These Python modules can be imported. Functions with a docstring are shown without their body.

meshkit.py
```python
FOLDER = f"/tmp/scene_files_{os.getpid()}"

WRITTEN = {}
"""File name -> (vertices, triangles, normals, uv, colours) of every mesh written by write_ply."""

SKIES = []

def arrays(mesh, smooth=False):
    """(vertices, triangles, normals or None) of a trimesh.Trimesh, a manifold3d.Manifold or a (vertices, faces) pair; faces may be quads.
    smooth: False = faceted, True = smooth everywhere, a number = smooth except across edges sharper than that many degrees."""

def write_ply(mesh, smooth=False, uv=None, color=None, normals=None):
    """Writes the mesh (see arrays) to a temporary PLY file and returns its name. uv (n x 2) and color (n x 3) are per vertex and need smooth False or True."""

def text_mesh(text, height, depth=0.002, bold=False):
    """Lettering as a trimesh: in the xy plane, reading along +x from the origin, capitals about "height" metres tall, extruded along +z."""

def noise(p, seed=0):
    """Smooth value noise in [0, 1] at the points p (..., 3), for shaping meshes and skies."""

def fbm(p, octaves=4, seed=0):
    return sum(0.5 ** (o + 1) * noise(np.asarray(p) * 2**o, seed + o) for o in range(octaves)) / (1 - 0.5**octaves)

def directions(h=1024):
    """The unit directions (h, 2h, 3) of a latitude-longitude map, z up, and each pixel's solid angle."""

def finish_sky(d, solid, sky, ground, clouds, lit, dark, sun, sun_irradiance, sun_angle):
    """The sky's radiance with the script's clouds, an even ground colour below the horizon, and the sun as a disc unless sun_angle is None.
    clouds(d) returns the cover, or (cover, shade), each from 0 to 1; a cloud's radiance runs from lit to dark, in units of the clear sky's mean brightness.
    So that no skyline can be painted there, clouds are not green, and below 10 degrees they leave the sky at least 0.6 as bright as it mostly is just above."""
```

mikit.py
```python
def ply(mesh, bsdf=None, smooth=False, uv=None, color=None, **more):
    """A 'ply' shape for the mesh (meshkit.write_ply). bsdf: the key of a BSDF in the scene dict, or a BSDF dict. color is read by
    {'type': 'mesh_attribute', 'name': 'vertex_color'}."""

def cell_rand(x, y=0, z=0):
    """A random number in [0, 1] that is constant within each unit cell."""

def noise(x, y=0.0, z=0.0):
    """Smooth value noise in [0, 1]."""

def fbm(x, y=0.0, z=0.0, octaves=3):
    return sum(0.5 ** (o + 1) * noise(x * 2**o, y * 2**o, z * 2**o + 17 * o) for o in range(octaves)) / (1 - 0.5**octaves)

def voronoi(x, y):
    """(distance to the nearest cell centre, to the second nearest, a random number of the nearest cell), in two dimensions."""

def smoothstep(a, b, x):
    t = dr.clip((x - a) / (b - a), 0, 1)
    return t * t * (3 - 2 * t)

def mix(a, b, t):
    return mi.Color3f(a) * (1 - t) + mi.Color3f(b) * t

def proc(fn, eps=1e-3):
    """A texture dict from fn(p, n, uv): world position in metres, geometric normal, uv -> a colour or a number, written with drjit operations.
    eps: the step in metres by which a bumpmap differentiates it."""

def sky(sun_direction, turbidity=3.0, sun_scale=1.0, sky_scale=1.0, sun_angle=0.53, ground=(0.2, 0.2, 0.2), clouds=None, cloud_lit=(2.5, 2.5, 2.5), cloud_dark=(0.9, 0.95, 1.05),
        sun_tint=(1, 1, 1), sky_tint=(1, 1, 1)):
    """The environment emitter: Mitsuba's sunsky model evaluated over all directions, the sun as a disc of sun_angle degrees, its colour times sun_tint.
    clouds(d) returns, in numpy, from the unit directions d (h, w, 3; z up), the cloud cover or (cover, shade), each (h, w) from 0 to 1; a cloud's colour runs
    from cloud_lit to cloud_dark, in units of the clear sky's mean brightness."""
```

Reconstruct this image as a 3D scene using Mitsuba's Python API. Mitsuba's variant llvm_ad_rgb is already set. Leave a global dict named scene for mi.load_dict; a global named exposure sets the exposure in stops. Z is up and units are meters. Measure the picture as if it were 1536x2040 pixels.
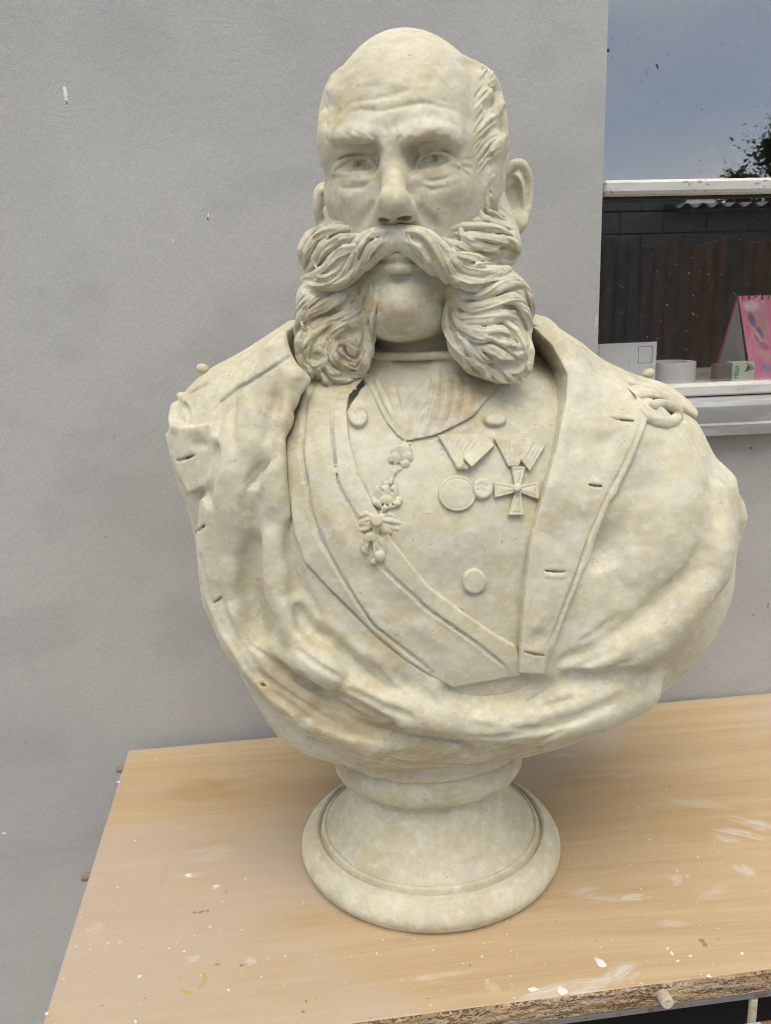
import math
import numpy as np
import trimesh
import drjit as dr
import mitsuba as mi
import mikit
import meshkit
from mikit import proc, noise, fbm, voronoi, cell_rand, smoothstep, mix
from scipy.interpolate import PchipInterpolator
from scipy.ndimage import map_coordinates
from scipy.sparse import coo_matrix

T4 = mi.ScalarTransform4f
# ---------------------------------------------------------------- camera, sky, exposure
# Metres; z = 0 is the top of the work board, x runs along the house wall, y into it.
EYE, YAW, PITCH, ROLL = (-0.138, -0.925, 0.665), 5.834, 14.197, -1.704
_cy, _sy, _cp, _sp = (f(math.radians(a)) for a in (YAW, PITCH) for f in (math.cos, math.sin))
_f = np.array([_sy * _cp, _cy * _cp, -_sp])
_r = np.array([_cy, -_sy, 0])
_u = np.cross(_r, _f)
_up = -math.sin(math.radians(ROLL)) * _r + math.cos(math.radians(ROLL)) * _u
scene, labels = {'type': 'scene'}, {}
scene['camera'] = {'type': 'perspective', 'fov_axis': 'x', 'fov': 48.247, 'near_clip': 0.05, 'far_clip': 400.0,
                   'to_world': T4().look_at(origin=list(EYE), target=(np.array(EYE) + _f).tolist(), up=_up.tolist())}


def clouds(d):
    """An overcast sky, brightest overhead, with thinner blue-grey places low down."""
    q = np.stack([d[..., 0], d[..., 1], d[..., 2] * 2.2], -1)
    n = meshkit.fbm(q * 2.3 + 7, 5, 3)
    m = meshkit.fbm(q * 5.1 + 3, 4, 9)
    up = np.clip(d[..., 2], 0, 1)
    return np.clip(0.40 + .8 * up + (n - 0.45) * 1.7, 0, 1), np.clip(0.85 - .75 * up + (m - 0.5) * 1.1, 0, 1)


scene['sky'] = mikit.sky((-0.05, -0.42, 0.90), turbidity=3.0, sun_scale=0.5, sun_angle=46, sun_tint=(.92, 1.0, 1.08), clouds=clouds, cloud_lit=(3.4, 3.4, 3.4), cloud_dark=(2.35, 2.45, 2.6), ground=(0.2, 0.2, 0.19))
exposure = 2.15


# ---------------------------------------------------------------- helpers
def put(key, mesh, bsdf, smooth=False, label=None, cat=None, kind=None, group=None, **more):
    base, i = key, 0
    while key in scene:
        i += 1
        key = f'{base}_{i:03d}'
    scene[key] = mikit.ply(mesh, bsdf, smooth=smooth, **more)
    tag(key, label, cat, kind, group)
    return key


def tag(key, label=None, cat=None, kind=None, group=None):
    d = {k: v for k, v in (('label', label), ('category', cat), ('kind', kind), ('group', group)) if v}
    if d:
        labels[key] = d


def box(x0, x1, y0, y1, z0, z1, c=0.0):
    """A box, its edges chamfered by c."""
    if c <= 0:
        b = trimesh.creation.box((x1 - x0, y1 - y0, z1 - z0))
    else:
        e = np.array([x1 - x0, y1 - y0, z1 - z0]) / 2
        p = []
        for s in np.ndindex(2, 2, 2):
            s = np.array(s) * 2 - 1
            for k in range(3):
                q = e - c
                q[k] = e[k]
                p.append(q * s)
        b = trimesh.convex.convex_hull(np.array(p))
    b.apply_translation([(x0 + x1) / 2, (y0 + y1) / 2, (z0 + z1) / 2])
    return b


def sheet(x0, x1, y0, y1, z):
    return trimesh.Trimesh([[x0, y0, z], [x1, y0, z], [x1, y1, z], [x0, y1, z]], [[0, 1, 2], [0, 2, 3]], process=False)


def rod(a, b, r, n=20, bevel=0.0):
    a, b = np.array(a, float), np.array(b, float)
    L = np.linalg.norm(b - a)
    c = min(bevel, r * .6)
    m = trimesh.creation.revolve([(0, 0), (r - c, 0), (r, c), (r, L - c), (r - c, L), (0, L)], sections=n)
    m.apply_transform(trimesh.geometry.align_vectors([0, 0, 1], (b - a) / L))
    m.apply_translation(a)
    return m


def two(b):
    return {'type': 'twosided', 'bsdf': b}


def matt(color, rough=0.7, spec=0.35, bump=None, scale=1.0):
    b = {'type': 'principled', 'base_color': color if isinstance(color, dict) else {'type': 'rgb', 'value': list(color)}, 'roughness': rough, 'specular': spec}
    if bump is not None:
        b = {'type': 'bumpmap', 'arbitrary': bump, 'scale': scale, 'bsdf': b}
    return two(b)


# ---------------------------------------------------------------- materials
def plaster_color(p, n, uv):
    a = fbm(p.x * 24 + 3, p.y * 24, p.z * 24, 6)
    b = fbm(p.x * 55, p.y * 55 + 9, p.z * 48, 5)
    w = fbm(p.x * 19 + 31, p.y * 19, p.z * 22 + 5, 6)
    g = fbm(p.x * 40 + 71, p.y * 40, p.z * 44 + 15, 6)
    f = noise(p.x * 330, p.y * 330, p.z * 330)
    h = fbm(p.x * 120 + 11, p.y * 120, p.z * 130, 4)
    c = mix((.455, .428, .322), (.408, .372, .260), smoothstep(.38, .66, a))
    c = mix(c, (.49, .483, .435), smoothstep(.48, .64, b + (f - .5) * .10) * .3)
    c = mix(c, (.365, .315, .205), smoothstep(.53, .66, w + (f - .5) * .12) * .32)
    c = mix(c, (.335, .343, .34), smoothstep(.53, .64, g + (f - .5) * .12) * .22)
    c = mix(c, (.31, .285, .215), smoothstep(.54, .74, h) * .26)
    c = mix(c, (.51, .505, .46), smoothstep(.46, .30, h) * .35)
    # ochre glaze by brush and painted-in shade of the hollows, streaky and broken
    for x, y, z, r, s in GLAZE_SHADE:
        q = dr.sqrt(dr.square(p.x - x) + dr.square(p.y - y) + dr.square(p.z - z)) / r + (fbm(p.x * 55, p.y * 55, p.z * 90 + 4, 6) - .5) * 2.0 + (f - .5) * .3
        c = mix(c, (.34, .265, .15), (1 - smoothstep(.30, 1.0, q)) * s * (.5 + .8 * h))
    c = c * (.93 + .14 * fbm(p.x * 260, p.y * 260, p.z * 260, 2))
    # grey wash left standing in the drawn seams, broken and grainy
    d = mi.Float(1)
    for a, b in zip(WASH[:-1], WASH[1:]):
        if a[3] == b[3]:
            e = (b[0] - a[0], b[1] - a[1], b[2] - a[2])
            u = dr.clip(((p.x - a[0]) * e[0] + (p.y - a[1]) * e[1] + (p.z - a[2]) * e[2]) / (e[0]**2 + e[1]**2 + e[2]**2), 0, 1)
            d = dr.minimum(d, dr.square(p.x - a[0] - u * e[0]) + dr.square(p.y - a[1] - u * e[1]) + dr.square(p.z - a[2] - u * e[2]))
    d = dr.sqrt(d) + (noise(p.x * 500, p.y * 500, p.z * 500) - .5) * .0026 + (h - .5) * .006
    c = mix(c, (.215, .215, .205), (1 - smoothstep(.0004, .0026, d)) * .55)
    s = noise(p.x * 420, p.y * 420, p.z * 420) * smoothstep(.45, .8, noise(p.x * 60 + 5, p.y * 60, p.z * 60))
    c = mix(c, (.24, .22, .18), smoothstep(.76, .86, s) * .6)
    # hair cracks and scratches
    k = dr.abs(fbm(p.x * 40 + 40, p.y * 40, p.z * 40, 3) - .5) + .10 * (1 - smoothstep(.60, .80, noise(p.x * 75 + 25, p.y * 75, p.z * 75)))
    return mix(c, (.30, .275, .225), (1 - smoothstep(.0035, .0095, k)) * .6)


GLAZE_SHADE = [(-0.073, -0.100, 0.659, 0.022, 0.69), (-0.106, -0.070, 0.679, 0.016, 0.69), (-0.107, -0.060, 0.641, 0.022, 0.575), (-0.072, -0.100, 0.618, 0.018, 0.69), (-0.101, -0.080, 0.589, 0.02, 0.575), (0.018, -0.100, 0.661, 0.016, 0.69), (0.068, -0.050, 0.674, 0.018, 0.575), (0.036, -0.090, 0.633, 0.018, 0.5175), (0.081, -0.050, 0.610, 0.016, 0.575), (0.074, -0.060, 0.583, 0.014, 0.69), (0.086, -0.030, 0.694, 0.013, 0.69), (-0.040, -0.120, 0.543, 0.014, 0.575), (-0.067, -0.100, 0.565, 0.015, 0.69), (-0.083, -0.100, 0.571, 0.02, 0.575), (-0.141, -0.100, 0.559, 0.025, 0.45999999999999996), (-0.196, -0.080, 0.469, 0.03, 0.40249999999999997), (-0.223, -0.050, 0.468, 0.02, 0.45999999999999996), (0.125, -0.100, 0.265, 0.03, 0.5175), (0.224, -0.050, 0.238, 0.03, 0.45999999999999996), (-0.062, -0.140, 0.438, 0.014, 0.575), (-0.070, -0.140, 0.419, 0.014, 0.69), (0.077, -0.120, 0.503, 0.014, 0.40249999999999997), (-0.097, -0.050, 0.127, 0.03, 0.40249999999999997), (0.000, -0.090, 0.117, 0.03, 0.345), (-0.145, -0.050, 0.080, 0.03, 0.345), (0.127, -0.050, 0.052, 0.03, 0.345), (-0.034, -0.110, 0.640, 0.026, 0.6325), (-0.041, -0.130, 0.677, 0.013, 0.575), (-0.081, -0.100, 0.618, 0.035, 0.69), (-0.087, -0.090, 0.592, 0.03, 0.575), (0.081, -0.050, 0.587, 0.022, 0.8049999999999999), (0.032, -0.100, 0.573, 0.036, 0.69), (-0.058, -0.110, 0.571, 0.022, 0.69), (0.012, -0.110, 0.563, 0.03, 0.5175), (-0.019, -0.060, 0.614, 0.04, 0.575), (-0.063, -0.120, 0.777, 0.02, 0.6325), (-0.080, -0.110, 0.789, 0.02, 0.5175), (-0.010, -0.120, 0.787, 0.025, 0.5175), (0.098, 0.000, 0.755, 0.03, 0.6325), (-0.088, -0.080, 0.826, 0.025, 0.45999999999999996), (-0.167, -0.120, 0.278, 0.05, 0.69), (-0.098, -0.130, 0.244, 0.06, 0.69), (-0.020, -0.120, 0.215, 0.06, 0.69), (0.063, -0.110, 0.196, 0.05, 0.575), (-0.176, -0.100, 0.379, 0.025, 0.69), (-0.124, -0.140, 0.343, 0.03, 0.45999999999999996), (-0.061, -0.140, 0.328, 0.03, 0.5175), (0.176, -0.100, 0.405, 0.04, 0.40249999999999997), (0.243, -0.040, 0.537, 0.03, 0.45999999999999996), (0.140, -0.030, 0.591, 0.04, 0.5175), (-0.065, -0.090, 0.179, 0.04, 0.45999999999999996), (0.034, -0.140, 0.048, 0.04, 0.345), (-0.093, -0.120, 0.072, 0.05, 0.2875), (0.098, -0.100, 0.276, 0.03, 0.345), (-0.152, -0.120, 0.538, 0.03, 0.40249999999999997)]  # glaze spots; those in sockets and undersides also carry painted shade
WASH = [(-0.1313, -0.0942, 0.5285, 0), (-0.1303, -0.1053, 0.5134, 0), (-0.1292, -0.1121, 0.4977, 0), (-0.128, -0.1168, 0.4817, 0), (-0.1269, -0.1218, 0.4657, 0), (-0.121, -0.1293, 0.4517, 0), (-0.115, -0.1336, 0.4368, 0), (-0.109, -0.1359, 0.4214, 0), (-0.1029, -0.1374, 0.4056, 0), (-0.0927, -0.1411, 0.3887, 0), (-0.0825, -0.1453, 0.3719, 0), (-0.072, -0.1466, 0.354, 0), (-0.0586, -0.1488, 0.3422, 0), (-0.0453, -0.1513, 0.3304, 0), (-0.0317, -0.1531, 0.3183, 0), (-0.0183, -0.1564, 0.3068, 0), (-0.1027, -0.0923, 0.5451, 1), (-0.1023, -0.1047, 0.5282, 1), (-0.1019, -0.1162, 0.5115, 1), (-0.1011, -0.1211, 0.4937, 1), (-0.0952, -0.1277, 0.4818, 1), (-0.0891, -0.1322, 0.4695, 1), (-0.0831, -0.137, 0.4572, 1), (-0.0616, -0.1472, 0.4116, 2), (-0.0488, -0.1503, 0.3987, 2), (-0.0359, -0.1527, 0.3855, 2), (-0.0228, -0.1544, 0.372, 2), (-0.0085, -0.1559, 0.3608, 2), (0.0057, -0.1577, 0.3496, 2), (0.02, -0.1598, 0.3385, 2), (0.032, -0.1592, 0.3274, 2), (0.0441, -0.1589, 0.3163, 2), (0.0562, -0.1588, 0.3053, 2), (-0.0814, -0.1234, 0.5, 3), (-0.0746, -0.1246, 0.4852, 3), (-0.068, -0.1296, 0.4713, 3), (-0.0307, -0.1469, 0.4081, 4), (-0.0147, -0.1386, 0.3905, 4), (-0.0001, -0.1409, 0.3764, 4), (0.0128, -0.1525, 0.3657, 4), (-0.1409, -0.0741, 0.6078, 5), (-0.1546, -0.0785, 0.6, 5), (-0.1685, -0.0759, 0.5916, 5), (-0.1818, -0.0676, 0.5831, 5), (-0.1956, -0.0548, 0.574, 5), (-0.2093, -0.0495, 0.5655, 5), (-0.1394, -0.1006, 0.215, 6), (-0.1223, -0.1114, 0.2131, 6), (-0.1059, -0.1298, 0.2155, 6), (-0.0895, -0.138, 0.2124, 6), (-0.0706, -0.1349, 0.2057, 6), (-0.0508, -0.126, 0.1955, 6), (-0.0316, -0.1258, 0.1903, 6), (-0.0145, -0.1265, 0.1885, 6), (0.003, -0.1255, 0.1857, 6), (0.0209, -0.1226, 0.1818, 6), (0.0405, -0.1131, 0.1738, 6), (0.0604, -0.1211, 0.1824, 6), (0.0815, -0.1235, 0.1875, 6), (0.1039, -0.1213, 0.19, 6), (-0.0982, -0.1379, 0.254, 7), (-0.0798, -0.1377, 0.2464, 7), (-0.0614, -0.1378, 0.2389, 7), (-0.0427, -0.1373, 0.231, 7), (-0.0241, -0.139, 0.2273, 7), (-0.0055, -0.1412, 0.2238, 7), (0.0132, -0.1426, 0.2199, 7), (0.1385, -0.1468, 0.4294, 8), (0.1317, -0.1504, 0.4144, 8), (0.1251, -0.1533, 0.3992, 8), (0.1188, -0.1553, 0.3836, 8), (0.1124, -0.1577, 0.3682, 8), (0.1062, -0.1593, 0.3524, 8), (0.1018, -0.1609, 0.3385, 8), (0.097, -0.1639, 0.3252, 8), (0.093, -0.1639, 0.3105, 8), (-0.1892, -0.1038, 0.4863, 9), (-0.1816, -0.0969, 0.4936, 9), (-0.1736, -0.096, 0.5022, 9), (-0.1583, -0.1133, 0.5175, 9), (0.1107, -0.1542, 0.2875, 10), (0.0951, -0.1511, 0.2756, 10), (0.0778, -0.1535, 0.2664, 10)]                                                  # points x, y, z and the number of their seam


def plaster_bump(p, n, uv):
    return fbm(p.x * 130, p.y * 130, p.z * 130, 3) * .00032 + noise(p.x * 420, p.y * 420, p.z * 420) * .00016


def wall_color(p, n, uv):
    a = fbm(p.x * 3.2 + 4, p.y, p.z * 3.0, 4)
    b = fbm(p.x * 9, p.y, p.z * 11 + 8, 4)
    c = mix((.312, .311, .307), (.348, .346, .341), smoothstep(.35, .65, a))
    c = mix(c, (.280, .279, .276), smoothstep(.50, .72, b) * .5)
    g = noise(p.x * 520, p.y * 520, p.z * 520)
    c = c * (.90 + .19 * g)
    for x, z, rx, rz, v in MARKS:
        q = dr.sqrt(dr.square((p.x - x) / rx) + dr.square((p.z - z) / rz)) + (noise(p.x * 600, 0, p.z * 600) - .5) * .9
        c = mix(c, (v, v, v * .98), 1 - smoothstep(.8, 1.05, q))
    return c


def wall_bump(p, n, uv):
    return noise(p.x * 520, p.y * 520, p.z * 520) * .00035 + fbm(p.x * 190, p.y * 190, p.z * 200, 2) * .00035


MARKS = [(-0.4103, 0.9299, 0.0024, 0.0095, 0.58), (-0.4100, 0.9167, 0.0011, 0.0018, 0.1), (-0.2409, 0.7710, 0.0012, 0.0028, 0.1), (-0.2398, 0.7762, 0.001, 0.0025, 0.58), (0.5622, 0.4170, 0.002, 0.0018, 0.12), (0.5876, 0.1401, 0.0014, 0.0016, 0.12), (0.6122, 0.1558, 0.0012, 0.004, 0.1), (0.5119, 0.0529, 0.001, 0.003, 0.16), (0.3084, 0.6176, 0.002, 0.01, 0.42), (-0.4230, 0.3324, 0.002, 0.002, 0.24), (-0.3949, 0.4794, 0.0025, 0.002, 0.25), (-0.5771, 0.0130, 0.003, 0.003, 0.24), (0.4474, 0.4248, 0.0012, 0.0016, 0.2), (-0.2895, 0.7434, 0.0012, 0.003, 0.5), (-0.6285, -0.1398, 0.003, 0.002, 0.62), (-0.1484, 0.6596, 0.001, 0.001, 0.2)]


def board_color(p, n, uv):
    x, y = p.x, p.y
    wv = (fbm(x * 2.1, y * 6, 0, 3) - .5) * .05
    g1 = fbm(x * 5, (y + wv) * 95, 3, 4)
    g2 = noise(x * 26 + 7, (y + wv * .6) * 900, 1)
    band = fbm(x * 1.6 + 2, (y + wv) * 24, 8, 3)
    c = mix((.362, .262, .152), (.400, .300, .186), smoothstep(.15, .85, g1))
    c = mix(c, (.315, .222, .122), smoothstep(.5, .78, band) * .4)
    c = c * (.94 + .12 * g2)
    # grey film of dried plaster slurry, wiped off in sweeps
    film = fbm(x * 3.4 + 1.5, y * 4.2 + 3, 5, 4) + .16 * smoothstep(.12, .30, y + .45 * (x - .32) - .06) - .14 * smoothstep(.16, .24, x) * smoothstep(.20, .05, y)
    fine = noise(x * 300, y * 420, 2)
    c = mix(c, (.372, .308, .250), smoothstep(.42, .58, film) * (.5 + .3 * fine))
    # whitish smears
    for sx, sy, rx, ry, an, st in SMEARS:
        ca, sa = math.cos(an), math.sin(an)
        u, v = ((x - sx) * ca + (y - sy) * sa) / rx, ((y - sy) * ca - (x - sx) * sa) / ry
        q = dr.sqrt(u * u + v * v) + (fbm(u * 1.5 + sx * 50, v * 2, 3, 3) - .5) * 1.3
        t = noise(u * 2 + 9, v * 9 + sx * 90, 4)
        c = mix(c, (.47, .43, .39), (1 - smoothstep(.30, 1.05, q)) * st * (.30 + .75 * t))
    # ochre stains
    for sx, sy, rx, ry, st in STAINS:
        q = dr.sqrt(dr.square((x - sx) / rx) + dr.square((y - sy) / ry)) + (fbm(x * 40, y * 40, 7, 5) - .5) * 1.1
        c = mix(c, (.335, .215, .09), (1 - smoothstep(.5, 1.0, q)) * st * (.6 + .5 * g1))
    q = dr.sqrt(dr.square(x + .2735) + dr.square(y + .182)) + (noise(x * 150, y * 150, 3) - .5) * .0035
    ring = 1 - smoothstep(.0012, .0028, dr.abs(q - .0135))
    c = mix(c, (.37, .25, .085), ring * smoothstep(.25, .5, noise(x * 90 + 3, y * 90, 6)) * .8)
    # specks of plaster and of dirt
    d, e, r = voronoi(x * 85, y * 85)
    sp = (1 - smoothstep(.03, .06, d * (.4 + 1.4 * cell_rand(r * 9999, 3)))) * dr.select(r > .62, 1.0, 0.0) * smoothstep(.42, .60, fbm(x * 7 + 4, y * 7, 9, 3))
    c = mix(c, (.56, .52, .47), sp * .8)
    d, e, r = voronoi(x * 160 + 5, y * 160)
    sp = (1 - smoothstep(.04, .09, d)) * dr.select(r > .78, 1.0, 0.0) * smoothstep(.46, .60, fbm(x * 9 + 14, y * 9, 2, 3))
    c = mix(c, (.54, .50, .44), sp * .7)
    d, e, r = voronoi(x * 60 + 15, y * 70)
    sp = (1 - smoothstep(.02, .05, d + (noise(x * 900, y * 900) - .5) * .04)) * dr.select(r > .9, 1.0, 0.0)
    c = mix(c, (.16, .10, .06), sp * .85)
    for sx, sy, rx, ry in DIRT:
        q = dr.sqrt(dr.square((x - sx) / rx) + dr.square((y - sy) / ry)) + (fbm(x * 260, y * 260, 7, 3) - .5) * 2.2
        c = mix(c, (.17, .11, .07), (1 - smoothstep(.35, .7, q)) * .75)
    return c


SMEARS = [(0.1278, -0.2412, 0.03, 0.01, 0.0, 1), (0.1581, -0.2291, 0.03, 0.012, 0.5, 1), (0.1105, -0.2546, 0.032, 0.011, 0, 0.9), (0.0764, -0.2435, 0.035, 0.01, 0.2, 0.9), (0.2088, -0.1282, 0.02, 0.008, 0, 0.85), (0.1605, -0.1084, 0.03, 0.009, 0.3, 0.6), (0.1785, -0.1238, 0.03, 0.01, -0.3, 0.5), (0.2360, -0.1723, 0.02, 0.009, 0, 0.55), (0.3893, -0.0338, 0.035, 0.01, -0.55, 1), (0.4122, -0.0160, 0.035, 0.012, -0.6, 0.9), (0.3661, -0.0406, 0.02, 0.009, -0.6, 0.7), (0.2702, -0.1027, 0.012, 0.01, 1.2, 0.6), (0.3554, -0.0973, 0.012, 0.016, 0.3, 0.7), (0.3705, 0.0354, 0.05, 0.012, -0.4, 0.45), (0.2986, 0.1149, 0.02, 0.006, 0, 0.7), (0.2327, 0.1804, 0.03, 0.006, -0.1, 0.6), (0.3025, -0.1293, 0.03, 0.012, 0.3, 0.35), (0.0646, -0.1071, 0.02, 0.006, 0.1, 0.4), (-0.2900, -0.0143, 0.012, 0.006, 0.1, 0.9), (-0.2596, -0.0405, 0.006, 0.005, 0, 0.9), (-0.1519, 0.2797, 0.012, 0.004, 0.2, 1), (-0.2740, -0.1506, 0.008, 0.006, 0, 0.7), (-0.2139, -0.1626, 0.006, 0.006, 0, 0.8), (-0.2710, 0.0251, 0.03, 0.02, 0.1, 0.35), (-0.3860, -0.0901, 0.015, 0.012, 0, 0.35), (0.0246, -0.2299, 0.006, 0.012, 0.4, 0.6), (-0.0272, -0.2095, 0.03, 0.008, 0, 0.5)]
STAINS = [(-0.3042, 0.1709, 0.062, 0.03, 0.55), (-0.2706, 0.1849, 0.05, 0.018, 0.5), (-0.2543, 0.1505, 0.03, 0.02, 0.4), (-0.2145, 0.1960, 0.02, 0.01, 0.4), (-0.3234, -0.0148, 0.005, 0.03, 0.2), (-0.1262, 0.2453, 0.02, 0.006, 0.6), (-0.2248, -0.1505, 0.03, 0.008, 0.15), (0.3502, -0.0066, 0.1, 0.05, 0.3), (0.2914, 0.0966, 0.12, 0.03, 0.35)]
DIRT = [(0.2551, -0.2026, 0.004, 0.006), (0.2728, -0.2023, 0.002, 0.005), (-0.1607, -0.2350, 0.004, 0.004), (-0.2471, -0.0528, 0.0015, 0.005), (-0.2731, -0.0793, 0.014, 0.003), (-0.2239, -0.1668, 0.003, 0.002), (-0.2488, -0.1625, 0.003, 0.002), (-0.1581, -0.2231, 0.001, 0.01), (-0.1555, 0.2959, 0.002, 0.003), (0.1461, -0.1855, 0.002, 0.003), (-0.3154, -0.1967, 0.002, 0.002), (-0.3556, -0.2004, 0.002, 0.002), (0.0086, -0.1998, 0.0015, 0.002)]


def chip_color(p, n, uv):
    a = fbm(p.x * 70, p.y * 90, p.z * 240, 4)
    c = mix((.235, .155, .085), (.36, .265, .165), smoothstep(.35, .65, a))
    b = noise(p.x * 420, p.y * 500, p.z * 760) * .55 + .45 * noise(p.x * 900, p.y * 900, p.z * 1400)
    d = smoothstep(.34, .62, fbm(p.x * 34 + 7, p.y * 45, p.z * 90, 4))
    c = mix(c, (.05, .038, .028), smoothstep(.58 - .16 * d, .68 - .16 * d, b) * .85)
    return mix(c, (.34, .31, .275), smoothstep(.52, .66, fbm(p.x * 26 + 3, p.y * 30, p.z * 160 + 4, 3)) * .6)


def rust_color(p, n, uv):
    a = fbm(p.x * 60, p.y * 60, p.z * 60, 4)
    c = mix((.36, .34, .29), (.42, .38, .29), noise(p.x * 25, p.y * 25, p.z * 25))
    return mix(c, (.16, .075, .03), smoothstep(.50, .60, a))


def dark_metal_color(p, n, uv):
    a = fbm(p.x * 70, p.y * 70, p.z * 70, 4)
    return mix(mix((.10, .105, .11), (.16, .16, .16), a), (.12, .07, .04), smoothstep(.58, .68, a))


def frame_color(p, n, uv):
    a = fbm(p.x * 16, p.y * 40, p.z * 60, 4)
    s = noise(p.x * 240, p.y * 240, p.z * 240) * smoothstep(.45, .7, noise(p.x * 22, p.y * 22 + 4, p.z * 30))
    c = mix((.44, .44, .415), (.37, .365, .33), smoothstep(.45, .7, a))
    return mix(c, (.20, .15, .10), smoothstep(.66, .78, s) * .7)


def sill_color(p, n, uv):
    a = fbm(p.x * 12, p.y * 60, p.z * 60, 4)
    return mix((.42, .43, .435), (.33, .33, .32), smoothstep(.42, .66, a))


def plank_color(p, n, uv):
    k = cell_rand((p.x - .6) / .11 + 500, 7)
    c = mix((.110, .070, .050), (.078, .071, .066), smoothstep(.3, .6, k))
    return c * (.6 + .8 * fbm(p.x * 30, 0, p.z * 3, 3))


def page_color(p, n, uv):
    """Printed calendar page: pink ground, a seated figure in pale skin tones before dark blue cloth."""
    u, v = uv.x, uv.y
    w = (fbm(u * 6, v * 6, 3, 3) - .5) * .12

    def spot(cx, cy, rx, ry, an=0.0):
        ca, sa = math.cos(an), math.sin(an)
        a, b = ((u - cx) * ca + (v - cy) * sa) / rx, ((v - cy) * ca - (u - cx) * sa) / ry
        return 1 - smoothstep(.45, 1.25, dr.sqrt(a * a + b * b) + w)

    c = mix((.60, .17, .27), (.66, .25, .35), noise(u * 15, v * 5))
    c = mix(c, (.70, .58, .60), spot(.19, .88, .15, .07) * .8)
    c = mix(c, (.10, .12, .24), spot(.165, .72, .065, .10, .5))
    c = mix(c, (.46, .26, .25), spot(.33, .66, .10, .22))
    c = mix(c, (.13, .11, .20), spot(.24, .54, .075, .10))
    c = mix(c, (.56, .36, .33), spot(.23, .52, .13, .035, -.95))
    c = mix(c, (.52, .32, .30), spot(.25, .31, .15, .055, -.3))
    c = mix(c, (.30, .16, .22), spot(.30, .40, .09, .05, -.4))
    c = mix(c, (.24, .24, .36), spot(.28, .14, .11, .06))
    return c * (.85 + .3 * fbm(u * 40, v * 50, 1, 3))


def concrete_color(p, n, uv):
    a = fbm(p.x * 1.3, p.y * 1.3, 2, 4)
    return mix((.22, .215, .20), (.30, .295, .28), a) * (.85 + .3 * noise(p.x * 60, p.y * 60, 1))


def block_color(p, n, uv):
    a = fbm(p.x * 5, p.y * 5, p.z * 5, 4)
    return mix((.10, .104, .112), (.15, .153, .16), a)


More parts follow.
